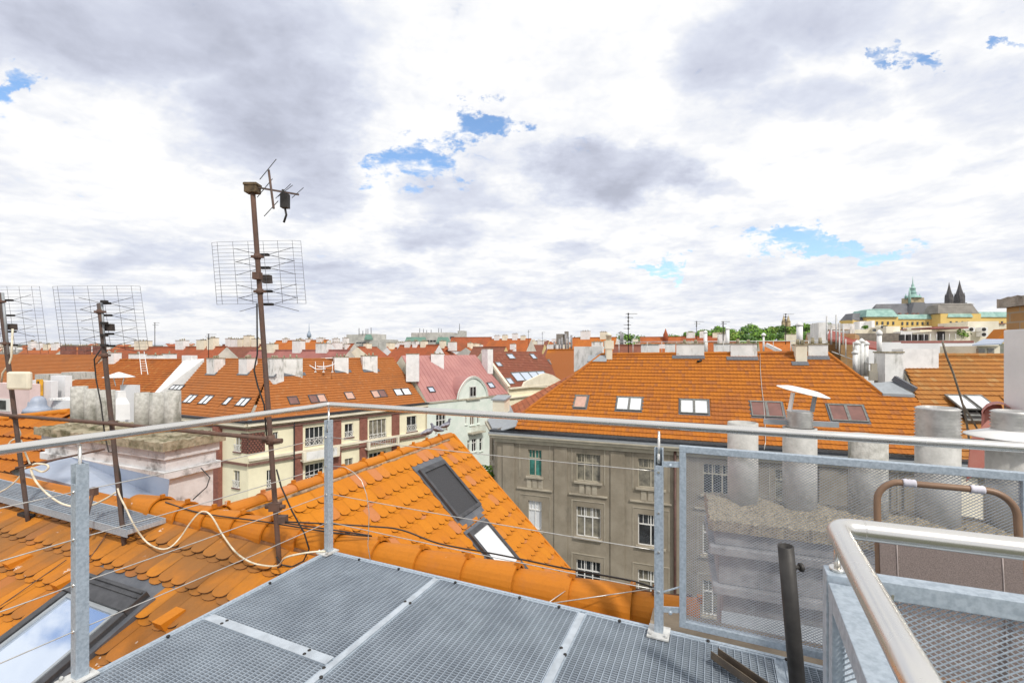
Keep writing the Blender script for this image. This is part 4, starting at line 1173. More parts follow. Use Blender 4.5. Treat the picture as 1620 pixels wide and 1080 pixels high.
# ------------------------------------------------------------------ left chimney stack with six concrete pots
cs = thing('chimney_stack', V((-6.6, 7.6, -1.5)), 'wide old plastered chimney with mossy cap and six round concrete pots at left', 'chimney')
zt = .12
f0 = PZ(259, 700, zt); dC = dirv(-22.8) * -1; dB = V((-dC.y * -1, 0, 0))
nB = V((-dC.y, dC.x, 0)); nB = nB if nB.y > 0 else -nB          # away from the camera
LC, WC = 3.7, .95
def cq(s, w, z): return f0 + dC * s + nB * w + Z3 * (z - zt)
def slab(mb, s0, s1, w0, w1, z0, z1, mi=0): mb.box(cq((s0 + s1) / 2, (w0 + w1) / 2, (z0 + z1) / 2), s1 - s0, w1 - w0, z1 - z0, dC, nB, Z3, mi)
def rough_slab(name, parent, q, s0, s1, w0, w1, z0, z1, m_, amp, ns=40, nw=12, dome=0.):
    mb = MB(); rr = random.Random(5)
    hgt = [[z1 + rr.uniform(-amp, amp) + dome * math.sin(math.pi * j / nw) * (1 + .12 * math.sin(i * .55)) for j in range(nw + 1)] for i in range(ns + 1)]
    out_ = [[(rr.uniform(-amp, amp), rr.uniform(-amp, amp)) for j in range(nw + 1)] for i in range(ns + 1)]
    def g(i, j):
        o_ = out_[i][j]
        return q(s0 + (s1 - s0) * i / ns + o_[0], w0 + (w1 - w0) * j / nw + o_[1], hgt[i][j])
    for i in range(ns):
        for j in range(nw): mb.face([g(i, j), g(i + 1, j), g(i + 1, j + 1), g(i, j + 1)], 0, None, False)
    def low(p, d_): v_ = V(p); v_.z = z0 + q(0, 0, 0).z * 0 + d_; return v_
    for (line) in ([(i, 0) for i in range(ns + 1)], [(i, nw) for i in range(ns + 1)], [(0, j) for j in range(nw + 1)], [(ns, j) for j in range(nw + 1)]):
        for a, b in zip(line[:-1], line[1:]):
            p_, r_ = g(*a), g(*b); mb.face([p_, r_, low(r_, 0), low(p_, 0)])
    base = [q(s0, w0, z0), q(s1, w0, z0), q(s1, w1, z0), q(s0, w1, z0)]
    mb.face(base)
    return mb.build(name, m_, parent)
rough_slab('cap_slab', cs, cq, -.04, LC, -.04, WC, zt - .13, zt, slabm, .016, 60, 16)
m = MB()
slab(m, .03, LC - .08, .03, WC - .07, -.16, -.0101); slab(m, .07, LC - .1, .07, WC - .1, -.34, -.16); slab(m, .02, LC - .05, .02, WC - .05, -.46, -.34)
slab(m, .10, LC - .12, .10, WC - .13, -2.5, -.46)
m.build('body', plaster, cs, bevel=.008)
potx = [((111, 140), 610), ((133, 158), 614), ((153, 183), 616), ((212, 238), 620), ((236, 262), 620), ((260, 287), 617)]
for (ua, ub), vt in potx:
    um_ = (ua + ub) / 2; p = hit(um_, 668, cq(0, .5, 0), nB)
    tq = (um_ - 810) / 720; r = (ub - ua) / 2 / 720 * p.y / math.sqrt(1 + tq * tq) * 1.0
    hh = CZ - (vt - V0) / FF * p.y
    m = MB(); m.lathe(V((p.x, p.y, zt - .01)), [(r, 0), (r * 1.01, (hh - zt) * .5), (r, hh - zt), (r - .03, hh - zt + .002), (r - .03, .15)], 24)
    m.build('chimney_pot', concrete, cs)
rough_slab('mortar_bed', cs, cq, .12, LC - .3, .25, .8, zt, zt + .045, slabm, .02, 40, 8)

# ------------------------------------------------------------------ right chimney stack behind the mesh panel
rs = thing('chimney_stack', V((2.9, 4.3, -1.8)), 'long white plastered chimney with gravelly top and five flue pipes behind the mesh panel', 'chimney')
r0 = V((2.02, 4.72, 0)); dR = dirv(-20); nR = V((-dR.y, dR.x, 0))       # nR points away
def rq(s, w, z): return r0 + dR * s + nR * w + Z3 * z
rough_slab('mortar_top', rs, rq, 0, 3.3, -.42, .42, -.20, -.10, mound, .011, 90, 26, .10)
m = MB()
def rslab(s0, s1, w0, w1, z0, z1): m.box(rq((s0 + s1) / 2, (w0 + w1) / 2, (z0 + z1) / 2), s1 - s0, w1 - w0, z1 - z0, dR, nR)
rslab(.05, 3.3, -.38, .38, -.34, -.201); rslab(.0, 3.3, -.44, .44, -.42, -.34); rslab(.08, 3.3, -.36, .36, -.72, -.42); rslab(.03, 3.3, -.42, .42, -.80, -.72); rslab(.12, 3.3, -.34, .34, -2.6, -.80)
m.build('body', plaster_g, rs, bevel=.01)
for i, (u, rr_, vt, kind) in enumerate(((1175, .140, 668, 0), (1265, .145, 676, 1), (1373, .150, 688, 2), (1483, .155, 700, 3), (1600, .16, 690, 4))):
    p = hit(u, 800, rq(0, 0, 0), nR); top = CZ - (vt - V0) / FF * p.y
    zb = -.12
    m = MB(); m.lathe(V((p.x, p.y, zb)), [(rr_, 0), (rr_, top - zb), (rr_ - .022, top - zb + .002), (rr_ - .024, .25)], 28)
    o = m.build('flue_pipe', concrete if kind in (2,) else mat('pale concrete pipe', (.52, .51, .485), .9, 0, .1, 9, c2=(.43, .425, .40), bump=.35, bscale=50, stain=(.22, .22, .19), stain_amt=.35, stain_scale=3), rs)
    if kind == 1:
        zt1 = CZ - (648 - V0) / FF * p.y
        k = MB(); prof = []
        z = top
        while z < zt1: prof += [(rr_ * .70, z), (rr_ * .80, z + .012)]; z += .025
        k.lathe(V((p.x, p.y, 0)), prof, 24); k.build('flexible_liner', aluflex, o)
        k = MB(); k.box(V((p.x + .0, p.y - .01, top + .045)), .63, .03, .05, dR, nR); k.build('clamp_bar', zinc, o)
        for dx_, m2 in ((-.10, cowl), (.12, zinc)):
            k = MB(); k.bar(V((p.x + dx_, p.y, zt1 - .02)), V((p.x + dx_ + .03, p.y - .01, zt1 + .17)), .05, .012, X3); k.build('cowl_bracket', m2, o)
        k = MB(); cpt = V((p.x + .03, p.y, zt1 + .175)); az = V((.20, -.12, 1)).normalized(); axx = az.cross(Y3).normalized(); ayy = az.cross(axx)
        k.lathe(cpt, [(.02, .035), (.14, .028), (.225, .004), (.23, 0), (.22, -.004), (.13, .012), (.02, .02)], 36, ax=axx, ay=ayy, az=az); k.build('rain_disc', cowl, o)
    if kind in (3, 4):
        zt1 = CZ - ((646 if kind == 3 else 654) - V0) / FF * p.y; k = MB(); prof = []; z = top if kind == 3 else top + .02
        Rfl = rr_ * (.93 if kind == 3 else .74)
        while z < zt1: prof += [(Rfl, z), (Rfl + .016, z + .014)]; z += .029
        prof += [(Rfl - .012, z), (Rfl - .014, z - .1)]
        k.lathe(V((p.x, p.y, 0)), prof, 30); k.build('flexible_liner', aluflex, o)
    if kind == 3:
        k = MB(); k.box(V((p.x - .0, p.y - .02, top + .02)), .62, .04, .06, dR, nR); k.build('clamp_bar', zinc, o)
    if kind == 4:
        k = MB(); k.lathe(V((p.x, p.y, top)), [(rr_ + .01, -.02), (rr_ + .14, -.005), (rr_ + .135, .004), (rr_ * .75, .06)], 32); k.build('collar_disc', cowl, o)
# metal sheet at its foot
m = MB(); m.prism([rq(.1, -.5, -.9), rq(3.3, -.5, -.9), rq(3.3, -2.3, -1.5), rq(-.1, -2.3, -1.5)], (0, 0, -.05)); tag(m.build('metal_sheet_roof', zinc), 'dull grey sheet metal roof strip below the white chimney behind the mesh panel', 'roof strip')

# big white chimney at the right edge with a brick head
wc = thing('chimney_stack', V((4.6, 3.7, -1.8)), 'tall smooth white plastered chimney with crumbling ochre brick head at the right edge', 'chimney')
q0 = P(1593, 600, 4.2) + V((.50, 0, 0)); dW = dirv(-16); nW = V((-dW.y, dW.x, 0))
def wq(s, w, z): return V((q0.x, q0.y, 0)) + dW * s + nW * w + Z3 * z
zc = [CZ - (v - V0) / FF * 4.87 for v in (522, 487, 470, 466)]
m = MB(); m.box(wq(.6, .35, (zc[0] - 2) / 2), 1.2, .7, zc[0] + 2, dW, nW); m.build('body', plaster_w, wc, bevel=.01)
m = MB(); m.box(wq(.6, .35, (zc[1] + zc[0]) / 2 - .0), 1.17, .66, zc[1] - zc[0] - .004, dW, nW); m.build('brick_head', brickoch, wc)
rough_slab('cap_slab', wc, wq, -.03, 1.2, -.03, .73, zc[1] , zc[1] + .10, mat('weathered cap stone', (.36, .32, .27), .95, 0, .3, 8, c2=(.2, .17, .14), bump=.9, bscale=24), .012, 24, 12)
# faded red sheet covering a party wall by it
m = MB(); c0 = P(1580, 657, 4.7)
pts = []
for k in range(9):
    g_ = math.pi * (.05 + .9 * k / 8); pts.append((math.cos(g_), math.sin(g_)))
for k in range(8):
    a, b = pts[k], pts[k + 1]
    def rp(q_, w): return c0 + dirv(-25) * (q_[0] * .13) + Z3 * (q_[1] * .14 - .02) + dirv(45) * w
    m.face([rp(a, 0), rp(b, 0), rp(b, .35), rp(a, .35)], 0, None, True)
m.prism([P(u, v, 4.85) for u, v in ((1556, 690), (1558, 650), (1566, 640), (1584, 640), (1590, 655), (1590, 695))], (0, .03, 0))
tag(m.build('red_sheet_cover', redsheet), 'arched faded red sheet metal cover beside the tall white chimney', 'sheet cover')
m = MB(); m.prism([P(u, v, 4.35) for u, v in ((1537, 692), (1563, 664), (1578, 672), (1562, 735), (1530, 760))], (0.02, .03, -.02))
tag(m.build('red_sheet_flap', redsheet), 'folded faded red metal sheet slanting down below the red arched cover', 'sheet flap')
m = MB(); pts = [P(u, v, 5.6) for u, v in ((1491, 540), (1497, 562), (1508, 590), (1518, 622), (1526, 650), (1531, 680), (1536, 720))]
m.tube(pts, .011, 6); m.tube([P(1524, 640, 5.6), P(1546, 678, 5.5)], .01, 6)
tag(m.build('bent_mast', mat('grey brown rod', (.2, .17, .13), .8, 0, .3, 10)), 'thin bent grey rod rising in front of the ochre tiled roof', 'rod')

# ------------------------------------------------------------------ neighbouring houses across the street
def chimney(parent, p, w, d_, h, ang, wallm=None, pots=3, below=1.6, cap=True, label=None, capm=None):
    """plastered chimney block: p is the middle of its top face"""
    a, b = dirv(ang), dirv(ang + 90); m = MB()
    m.box(p - Z3 * ((h + below) / 2), w, d_, h + below, a, b)
    o = m.build('chimney', wallm or plaster_s, parent)
    if cap:
        m = MB(); m.box(p + Z3 * .04, w + .1, d_ + .1, .08, a, b)
        for k in range(pots):
            x = (k - (pots - 1) / 2) * (w * .8 / max(1, pots))
            m.lathe(p + a * x + Z3 * .08, [(.10, 0), (.11, .1), (.09, random.uniform(.18, .4))], 8)
        m.build('cap', capm or slabm, o)
    if label: o['label'] = label
    return o


def flashing_at(parent, pl, a, b, w):
    m = MB(); m.box(pl.at(a, b, .06), w + .3, .35, .03, pl.du, pl.dv, pl.nn); m.build('flashing', flash, parent)


def antenna(p, h, label, group=None, n=4, spread=.5, r=.03, mt=None):
    m = MB(); m.tube([p, p + Z3 * h], r, 6)
    for k in range(n):
        z = h * (.98 - .09 * k); s = spread * (1 - .12 * k); g = k * .8
        d = V((math.cos(g), math.sin(g) * .4, 0)); m.tube([p + Z3 * z - d * s * (.3 + .3 * (k % 2)), p + Z3 * z + d * s], r * .5, 5)
        m.box(p + Z3 * z, .12, .1, .12)
    return tag(m.build('roof_antenna', mt or ironm), label, 'antenna', group)


# ---- grey brown apartment house with the big bright roof
GA = -20.8
gd = V((.935, -.355, 0)).normalized(); GO = V((8.25, 27, 0))
gb = thing('apartment_house', V((10, 29, -21)), 'grey brown apartment house with wide bright orange roof and paired roof windows', 'apartment house')
gw = Wall(GO, gd)
gpl = Plane(V((10.27, 32.33, 1.27)), GA, 39.1)
pg = [gpl.px(*q) for q in ((951, 561), (1308, 558), (1396, 624), (1446, 626), (1466, 650), (1500, 742), (815, 678), (824, 656))]
yb_ = pg[6][1]
pg[5] = (pg[5][0], yb_)
mb = MB()
skg = []
for us in ((910, 932), (975, 1018), (1074, 1121), (1184, 1238), (1305, 1370)):
    pass
skl = [((911, 626), (931, 626), 646, 0, [pane_p]), ((977, 628), (1017, 629), 650, 1, [pane_w, pane_w]), ((1076, 632), (1120, 633), 655, 1, [pane_w, pane_w]),
       ((1186, 635), (1236, 636), 660, 1, [pane_r, pane_r]), ((1308, 640), (1364, 641), 667, 1, [pane_r, pane_r])]
for (q0_, q1_, vb, sp, pms) in skl:
    a = gpl.px(*q0_); b = gpl.px(*q1_); c = gpl.px((q0_[0] + q1_[0]) / 2, vb)
    w = b[0] - a[0]; top = (a[1] + b[1]) / 2; hh = c[1] - top
    skg.append((a[0], top, w, hh, sp, pms))
tiles_pan(mb, gpl, pg, .21, .335, [(a - .1, t - .1, a + w + .1, t + h_ + .1) for a, t, w, h_, sp, pms in skg])
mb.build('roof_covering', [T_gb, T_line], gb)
mb = MB(); mb.face([gpl.at(a, b, -.01) for a, b in pg], 0, (.4, .4)); mb.build('roof_deck', T_gb, gb)
for a, t, w, h_, sp, pms in skg:
    o = add_pane_frame(gb, gpl, a, t, w, h_, frame_g, pms, 'roof_window', .1, .07, sp, apron=1)
# ridge and hips
mb = MB()
def ridge_line(mb, p, q, r=.13, step=.38, drop=0.):
    p, q = V(p), V(q); n = max(1, int((q - p).length / step)); d = (q - p).normalized()
    for k in range(n):
        c0 = p + (q - p) * (k / n); c1 = p + (q - p) * ((k + 1.05) / n); uv = (random.random(), random.random())
        i0 = len(mb.v); mb.tube([c0, c1], [r * .9, r], 8); 
        for t in range(len(mb.f) - 10, len(mb.f)): mb.uv[t] = uv; mb.sm[t] = False
ridge_line(mb, gpl.at(*pg[0], .02), gpl.at(*pg[1], .02)); ridge_line(mb, gpl.at(*pg[1], .02), gpl.at(*pg[2], .02), .12)
ridge_line(mb, gpl.at(*pg[0], .02), gpl.at(*pg[7], .02), .11)
mb.build('ridge_tiles', T_gb, gb)
# side facet with browner tiles
A_, D_ = gpl.at(*pg[6]), gpl.at(*pg[0])
Bq = V((-.06, 42.0, -3.45)); e1 = (D_ - A_); e2 = (Bq - A_)
nside = e1.cross(e2).normalized(); nside = nside if nside.z > 0 else -nside
class SP(Plane):
    def __init__(s, o, du, nn): s.o = o; s.du = du.normalized(); s.nn = nn; s.dv = s.nn.cross(s.du); s.dv = s.dv if s.dv.z < 0 else -s.dv
rowd = V((nside.y, -nside.x, 0)).normalized()
spl = SP(A_, rowd, nside)
ps = [spl.uv(A_), spl.px(809, 642), spl.px(914, 588), spl.px(951, 561)]
mb = MB(); tiles_pan(mb, spl, ps, .3, .42, lift=.04, roll=.03); mb.build('side_roof_covering', [T_gs, T_line], gb)
mb = MB(); mb.face([spl.at(*q, -.01) for q in ps], 0, (.4, .4)); mb.build('side_roof_deck', T_gs, gb)
# facade
aL = gw.px(787, 690)[0]; aR = 19.5
zcor = -4.25
wins = []; kinds = []
cols_ = [gw.px(846, 730)[0], gw.px(930.5, 740)[0], gw.px(1029.5, 750)[0]]
st = (cols_[2] - cols_[0]) / 2
rowz = gw.px(930.5, 718)[1]
rows = [(gw.px(930.5, 718)[1], gw.px(930.5, 762)[1]), (gw.px(930.5, 802.5)[1], gw.px(930.5, 850)[1]), (gw.px(930.5, 887)[1], gw.px(930.5, 937)[1])]
rows.append((rows[2][0] - 3.4, rows[2][1] - 3.4)); rows.append((rows[3][0] - 3.4, rows[3][1] - 3.4))
for ci in range(8):
    x = cols_[0] + st * ci if ci > 2 else cols_[ci]
    hw_ = .46 if ci == 0 else .76
    if ci == 2: hw_ = .74
    if x > aR - 1: break
    for ri, (zt_, zb_) in enumerate(rows):
        wins.append((x - hw_, x + hw_, zb_, zt_)); kinds.append((ci, ri))
mb = MB(); gw.panel(mb, aL, aR, -21, zcor, wins, .2)
# sides and rear of the body
q = [gw.at(aL, 0), gw.at(aL + .8, 0, -12), gw.at(aR, 0, -12), gw.at(aR, 0)]
for k in range(3):
    p1_, p2_ = q[k], q[k + 1]; mb.face([V((p1_.x, p1_.y, -21)), V((p2_.x, p2_.y, -21)), V((p2_.x, p2_.y, -3.7)), V((p1_.x, p1_.y, -3.7))])
mb.build('facade', greywall, gb)
for h_, (ci, ri) in zip(wins, kinds):
    pm_ = pane_t if (ci, ri) == (0, 0) else (pane_w if (ci, ri) == (0, 1) else (pane_c if (ci + ri) % 3 else pane_d))
    o = gw.window(gb, h_, 2 if ci == 0 else (3 if ci == 1 else 2 + ci % 2), .33, 5 if ci else 4, wframe if ri else stonetrim, pm_, sill=greywall2)
    if (ci, ri) == (0, 0): o['label'] = 'window with teal curtains in the top row'
    if (ci, ri) == (0, 1): o['label'] = 'window with white blinds in the second row'
# pilasters, recess frames, mouldings
mb = MB(); spots = [cols_[0] - st / 2, (cols_[0] + cols_[1]) / 2] + [cols_[1] + st * (k + .5) for k in range(6)]
for x in spots:
    if aL + .5 < x < aR - .5: mb = MB(); gw.block(mb, x - .42, x + .42, -20.9, zcor - .35, .003, .075); mb.build('pilaster', greywall, gb)
for ci in range(8):
    mb = MB()
    x = cols_[0] + st * ci if ci > 2 else cols_[ci]; hw_ = 1.05
    if x > aR - 1: break
    zt_ = rows[1][0] + .72
    gw.block(mb, x - hw_ - .15, x + hw_ + .15, zt_, zt_ + .09, .003, .10)
    for ri in range(4):
        zt2, zb2 = rows[ri]
        gw.block(mb, x - hw_, x + hw_, zt2 + .35, zt2 + .40, .003, .03)
        gw.block(mb, x - hw_, x - hw_ + .05, zb2 - .1, zt2 + .349, .003, .03); gw.block(mb, x + hw_ - .05, x + hw_, zb2 - .1, zt2 + .349, .003, .03)
        if ri % 2 == 0:
            for k in range(3): gw.block(mb, x - .55 + k * .4, x - .25 + k * .4, zb2 - .75, zb2 - .2, .003, .035)
    mb.build('window_surround', greywall2, gb)

mb = MB(); gw.block(mb, aL - .15, aR, zcor - .30, zcor, .002, .12); gw.block(mb, aL - .45, aR, zcor, zcor + .16, -.5, .36); gw.block(mb, aL - .5, aR, zcor + .16, zcor + .24, -.5, .44); mb.build('cornice', stonetrim, gb)
mb = MB(); gw.block(mb, aL - .5, aR, zcor + .24, zcor + .36, -.4, .40); mb.build('gutter_sheet', zinc, gb)
mb = MB(); gw.block(mb, aL - .45, aR, zcor + .36, zcor + .50, -.4, .30); mb.build('gutter', gutter_d, gb)
mb = MB(); x = gw.px(1068, 800)[0]; mb.tube([gw.at(x, -4.2, .14), gw.at(x, -20.9, .14)], .08, 8); mb.build('downpipe', browngut, gb)
# narrow canted side of the house and its little metal roof
cw_ = Wall(gw.at(aL, 0), V((-.14, 1, 0)) * -1)
cn_ = gw.at(aL, 0); ce = V((-1.78, 36, 0)); cdv = (cn_ - ce).normalized(); cw_ = Wall(ce, cdv); Lc = (cn_ - ce).length
hw2 = [(Lc * .35, Lc * .62, z1_, z0_) for z0_, z1_ in rows]
mb = MB(); cw_.panel(mb, 0, Lc, -21, zcor, hw2, .2); mb.build('canted_facade', greywall, gb)
for h_ in hw2: cw_.window(gb, h_, 2, .3, 0, wframe, pane_d, sill=greywall2)
mb = MB(); cw_.block(mb, -.2, Lc + .2, zcor, zcor + .2, -.4, .35); mb.build('cornice', stonetrim, gb)
mb = MB(); q0_, q1_ = gw.at(aL - .1, -3.9, .3), V((-1.95, 36, -3.9)); r0_, r1_ = spl.at(*spl.px(822, 672)), V((-.2, 41, -3.3))
mb.prism([q0_, q1_, r1_, r0_], (0, 0, -.05)); mb.build('metal_skirt', zinc, gb)
mb = MB(); pc = P(793, 643, 37); mb.box(pc, 1.0, 1.2, 1.3, gd, V((.355, .935, 0))); mb.build('dormer_box', cream2, gb)
mb = MB(); mb.box(pc + Z3 * .72, 1.25, 1.4, .12, gd, V((.355, .935, .15)).normalized()); mb.build('dormer_roof', zinc, gb)
# chimneys along the ridge
for (u0, u1, vt, vb, mt) in ((1067, 1111, 544, 564, plaster_s), (1153, 1195, 544, 566, plaster_s), (1256, 1274, 546, 574, cream2), (1276, 1307, 545, 565, plaster_s)):
    a = gpl.px(u0, vb); b = gpl.px(u1, vb); c = gpl.at((a[0] + b[0]) / 2, (a[1] + b[1]) / 2)
    zt_ = CZ - (vt - V0) / FF * c.y
    chimney(gb, V((c.x, c.y, zt_)) + V((.3, .45, 0)), b[0] - a[0], .9, zt_ - c.z, GA, mt, pots=2, below=.8)
    flashing_at(gb, gpl, (a[0] + b[0]) / 2, (a[1] + b[1]) / 2 + .12, b[0] - a[0])
# firewall stub at the upper left of the roof
mb = MB(); c = P(930, 566, 36.5)
q = [P(908, 548, 35.6), P(908, 588, 35.6), P(920, 582, 35.2), P(953, 562, 34.2), P(953, 548, 34.2)]
mb.prism(q, (.25, .7, 0)); o = mb.build('firewall', plaster_s, gb)
# rooftop details
mb = MB(); p = gpl.at(*gpl.px(963, 566)); mb.box(p + Z3 * .1, .42, .42, 1.1, gd); mb.box(p + Z3 * .95, .62, .5, .6, gd); mb.lathe(p + Z3 * 1.25, [(.2, 0), (.2, .35), (.28, .36), (.05, .6)], 12); mb.build('cowl_chimney', cream2, gb)
mb = MB(); p = gpl.at(*gpl.px(945, 568), .05); mb.box(p, 1.4, .7, .08, gpl.du, gpl.dv, gpl.nn); mb.build('flashing', zinc, gb)
mb = MB()
for (ra, rb) in ((975, 1318),):
    p = gpl.at(*gpl.px(ra, 560)) + V((.5, 1.3, 0)); q_ = gpl.at(*gpl.px(rb, 559)) + V((.5, 1.3, 0))
    za = CZ + 14 / FF * p.y; p.z = za; q_.z = za
    mb.tube([p, q_], .03, 6)
    for k in range(14): c = p + (q_ - p) * k / 13; mb.tube([c, V((c.x, c.y, 1.0))], .022, 5)
mb.build('walkway_rail', mat('white pipe rail', (.66, .65, .62), .6, .1), gb)
mb = MB(); w_ = [gpl.at(*gpl.px(u, v), .08) for u, v in ((1202, 560), (1203, 590), (1205, 615), (1208, 640), (1210, 668), (1211, 700), (1209, 712))]
mb.tube(w_, .018, 5); mb.build('lightning_wire', wire_m, gb)
mb = MB(); p = gpl.at(*gpl.px(1103, 574), .12); mb.tube([p, p + V((.3, 0, .1))], .08, 6); mb.build('vent_stub', ironm, gb)
# flat lead covered step and vents at the right hip
mb = MB(); q = [gpl.at(*gpl.px(u, v), .15) for u, v in ((1396, 625), (1446, 627), (1412, 606), (1377, 609))]
mb.prism(q, (0, 0, -.15)); mb.build('lead_flat', zinc, gb)
mb = MB(); mb.bar(gpl.at(*gpl.px(1412, 604), .3), gpl.at(*gpl.px(1446, 622), .25), .25, .3); mb.build('kerb', flash, gb)
mb = MB()
for (u, v0_, v1_) in ((1356, 545, 592), (1363, 542, 594), (1370, 546, 595), (1353, 560, 590)):
    p = P(u, v1_, 28.5); mb.tube([p, V((p.x, p.y, CZ - (v0_ - V0) / FF * 28.5))], .14, 10); mb.lathe(V((p.x, p.y, CZ - (v0_ - V0) / FF * 28.5)), [(.16, 0), (.2, .1), (.03, .28)], 10)
mb.build('vent_pipes', mat('white enamelled vent', (.76, .76, .74), .5, .1, .08, 4, stain=(.5, .49, .46), stain_amt=.2, stain_scale=3), gb)
for (u0, u1, v0_, v1_, lab) in ((1392, 1419, 558, 606, 'narrow white chimney by the vent pipes'), (1421, 1473, 552, 605, 'broad clean white chimney wall')):
    p = P((u0 + u1) / 2, v0_, 27.5); w = (u1 - u0) / FF * 27.5
    chimney(gb, p, w * .95, 1.0, (v1_ - v0_) / FF * 27.5, -8, plaster_w if u0 > 1400 else plaster_s, 0, .9, u0 < 1400, lab)
mb = MB()
for (u, v, s) in ((1382, 594, .45), (1391, 600, .4), (1386, 583, .5)): p = P(u, v, 28.0); mb.box(p, s, s, s * 1.3, dirv(-30), dirv(60))
mb.build('roof_boxes', cream2, gb)
mb = MB(); mb.tube([P(1316, 556, 30), P(1345, 567, 29), P(1385, 578, 28)], .03, 6)
for u, v in ((1328, 561), (1338, 564), (1350, 569)): mb.tube([P(u, v, 29), P(u, v - 28, 29)], .03, 6)
mb.build('railing_pipes', mat('white pipe rail', (.66, .65, .62)), gb)

# ---- ochre roof to the right of it
rb = thing('apartment_house', V((25, 26, -21)), 'house with ochre tiled roof and two open roof windows beside the tall white chimney', 'apartment house')
rpl = Plane(P(1530, 562, 27.5), -9, 39)
pr = [rpl.px(*q) for q in ((1420, 562), (1640, 563), (1660, 740), (1500, 740), (1452, 640), (1440, 600))]
a = rpl.px(1491, 627); b = rpl.px(1552, 628); c = rpl.px(1530, 655)
hs = [(a[0] - .1, a[1] - .1, b[0] + .9, c[1] + 1.0)]
mb = MB(); tiles_pan(mb, rpl, pr, .22, .36, hs, lift=.05); mb.build('roof_covering', [T_rb, T_line], rb)
mb = MB(); mb.face([rpl.at(*q, -.01) for q in pr], 0, (.4, .4)); mb.build('roof_deck', T_rb, rb)
mb = MB(); ridge_line(mb, rpl.at(*pr[0], .02), rpl.at(*pr[1], .02), .14); mb.build('ridge_tiles', T_rb, rb)
for k in range(2):
    w = (b[0] - a[0]) / 2; xx = a[0] + k * w
    spp = SP(rpl.at(xx, a[1] + .0, .1), rpl.du, (rpl.nn * .9 - rpl.dv * .0 + Z3 * .35).normalized())
    add_pane_frame(rb, spp, .02, 0, w - .08, (c[1] - a[1]) * 1.05, frame_g, pane_w, 'roof_window', .08, .07)
    mb = MB(); mb.box(rpl.at(xx + w / 2, c[1] + .1, .12), w - .1, 1.1, .16, rpl.du, rpl.dv, rpl.nn); mb.build('window_opening', ironm, rb)
    mb = MB(); mb.box(rpl.at(xx + w / 2, c[1] + .62, .14), w - .02, .12, .2, rpl.du, rpl.dv, rpl.nn); mb.box(rpl.at(xx + w / 2, c[1] + .3, .24), w - .3, .12, .04, rpl.du, rpl.dv, rpl.nn); mb.build('opening_frame', frame_g, rb)
mb = MB(); q = [rpl.at(*k_) for k_ in pr]; q2 = [V((p.x, p.y, p.z - .2)) for p in q]
for k in range(6):
    p1_, p2_ = q2[k], q2[(k + 1) % 6]; mb.face([p1_, p2_, V((p2_.x, p2_.y, -21)), V((p1_.x, p1_.y, -21))])
mb.build('wall', cream2, rb)

# ---- yellow corner house with brick pilasters
ybh = thing('apartment_house', V((-24, 50, -21)), 'pale yellow corner apartment house with red brick pilasters and white crossed window rails', 'apartment house')
E0 = P(393, 668, 44.3); E0.z = -5.4
dL, dRr = V((.91, -.415, 0)).normalized(), V((.668, .743, 0)).normalized()
wL, wR = Wall(E0, dL), Wall(E0, dRr)
nLi, nRi = -wL.n, -wR.n
run = 6.5
K = E0 + (nLi + nRi) * (run / (1 + nLi.dot(nRi))); K.z = .5
pit = math.degrees(math.atan(5.9 / run))
plL, plR = Plane(K, math.degrees(math.atan2(dL.y, dL.x)), pit), Plane(K, math.degrees(math.atan2(dRr.y, dRr.x)), pit)
def Q(pl, p): return pl.uv(p)
eL = E0 - dL * 14.5; kL = K - dL * 12.2
eR = V((-11.2, 60, -5.4)); kR = K + dRr * 15.8
ov = .35
def eave(p, n): return V((p.x + n.x * ov, p.y + n.y * ov, p.z - ov * .9))
polyL = [Q(plL, kL), Q(plL, K), Q(plL, eave(E0, wL.n)), Q(plL, eave(eL, wL.n))]
polyR = [Q(plR, K), Q(plR, kR), Q(plR, eave(eR, wR.n)), Q(plR, eave(E0, wR.n))]
skL = [(268, 292, 609, 617, 3), (290, 313, 624, 638, 2), (312, 341, 625, 640, 2), (351, 370, 628, 641, 1), (371, 399, 629, 643, 2)]
skR = [(456, 472, 627, 640, 1, [pane_r]), (489, 516, 624, 637, 2, [pane_r, pane_p]), (546, 560, 620, 632, 1, [pane_p]), (588, 611, 617, 629, 2, [pane_p, pane_r]), (624, 636, 615, 626, 1, [pane_w]), (636.5, 649, 614, 625, 1, [pane_w])]
def skplace(pl, u0, u1, v0_, v1_):
    c = pl.px((u0 + u1) / 2, (v0_ + v1_) / 2); t = pl.px((u0 + u1) / 2 , v0_); bb = pl.px((u0 + u1) / 2, v1_)
    hh = min(1.5, bb[1] - t[1]); return c, hh
holes = []; plc = []
for (u0, u1, v0_, v1_, n) in skL:
    c, hh = skplace(plL, u0, u1, v0_, v1_); w = .75 * n
    plc.append((plL, c[0] - w / 2, c[1] - hh / 2, w, hh, n - 1, [pane_w] * n)); holes.append((c[0] - w / 2 - .1, c[1] - hh / 2 - .1, c[0] + w / 2 + .1, c[1] + hh / 2 + .1))
mb = MB(); tiles_pan(mb, plL, polyL, .25, .4, holes, lift=.05); 
holes = []
for (u0, u1, v0_, v1_, n, pms) in skR:
    c, hh = skplace(plR, u0, u1, v0_, v1_); a = plR.px(u0, (v0_ + v1_) / 2)[0]; b = plR.px(u1, (v0_ + v1_) / 2)[0]; w = b - a
    plc.append((plR, c[0] - w / 2, c[1] - hh / 2, w, hh, n - 1, pms)); holes.append((c[0] - w / 2 - .1, c[1] - hh / 2 - .1, c[0] + w / 2 + .1, c[1] + hh / 2 + .1))
tiles_pan(mb, plR, polyR, .25, .4, holes, lift=.05)
mb.build('roof_covering', [T_yb, T_line], ybh)
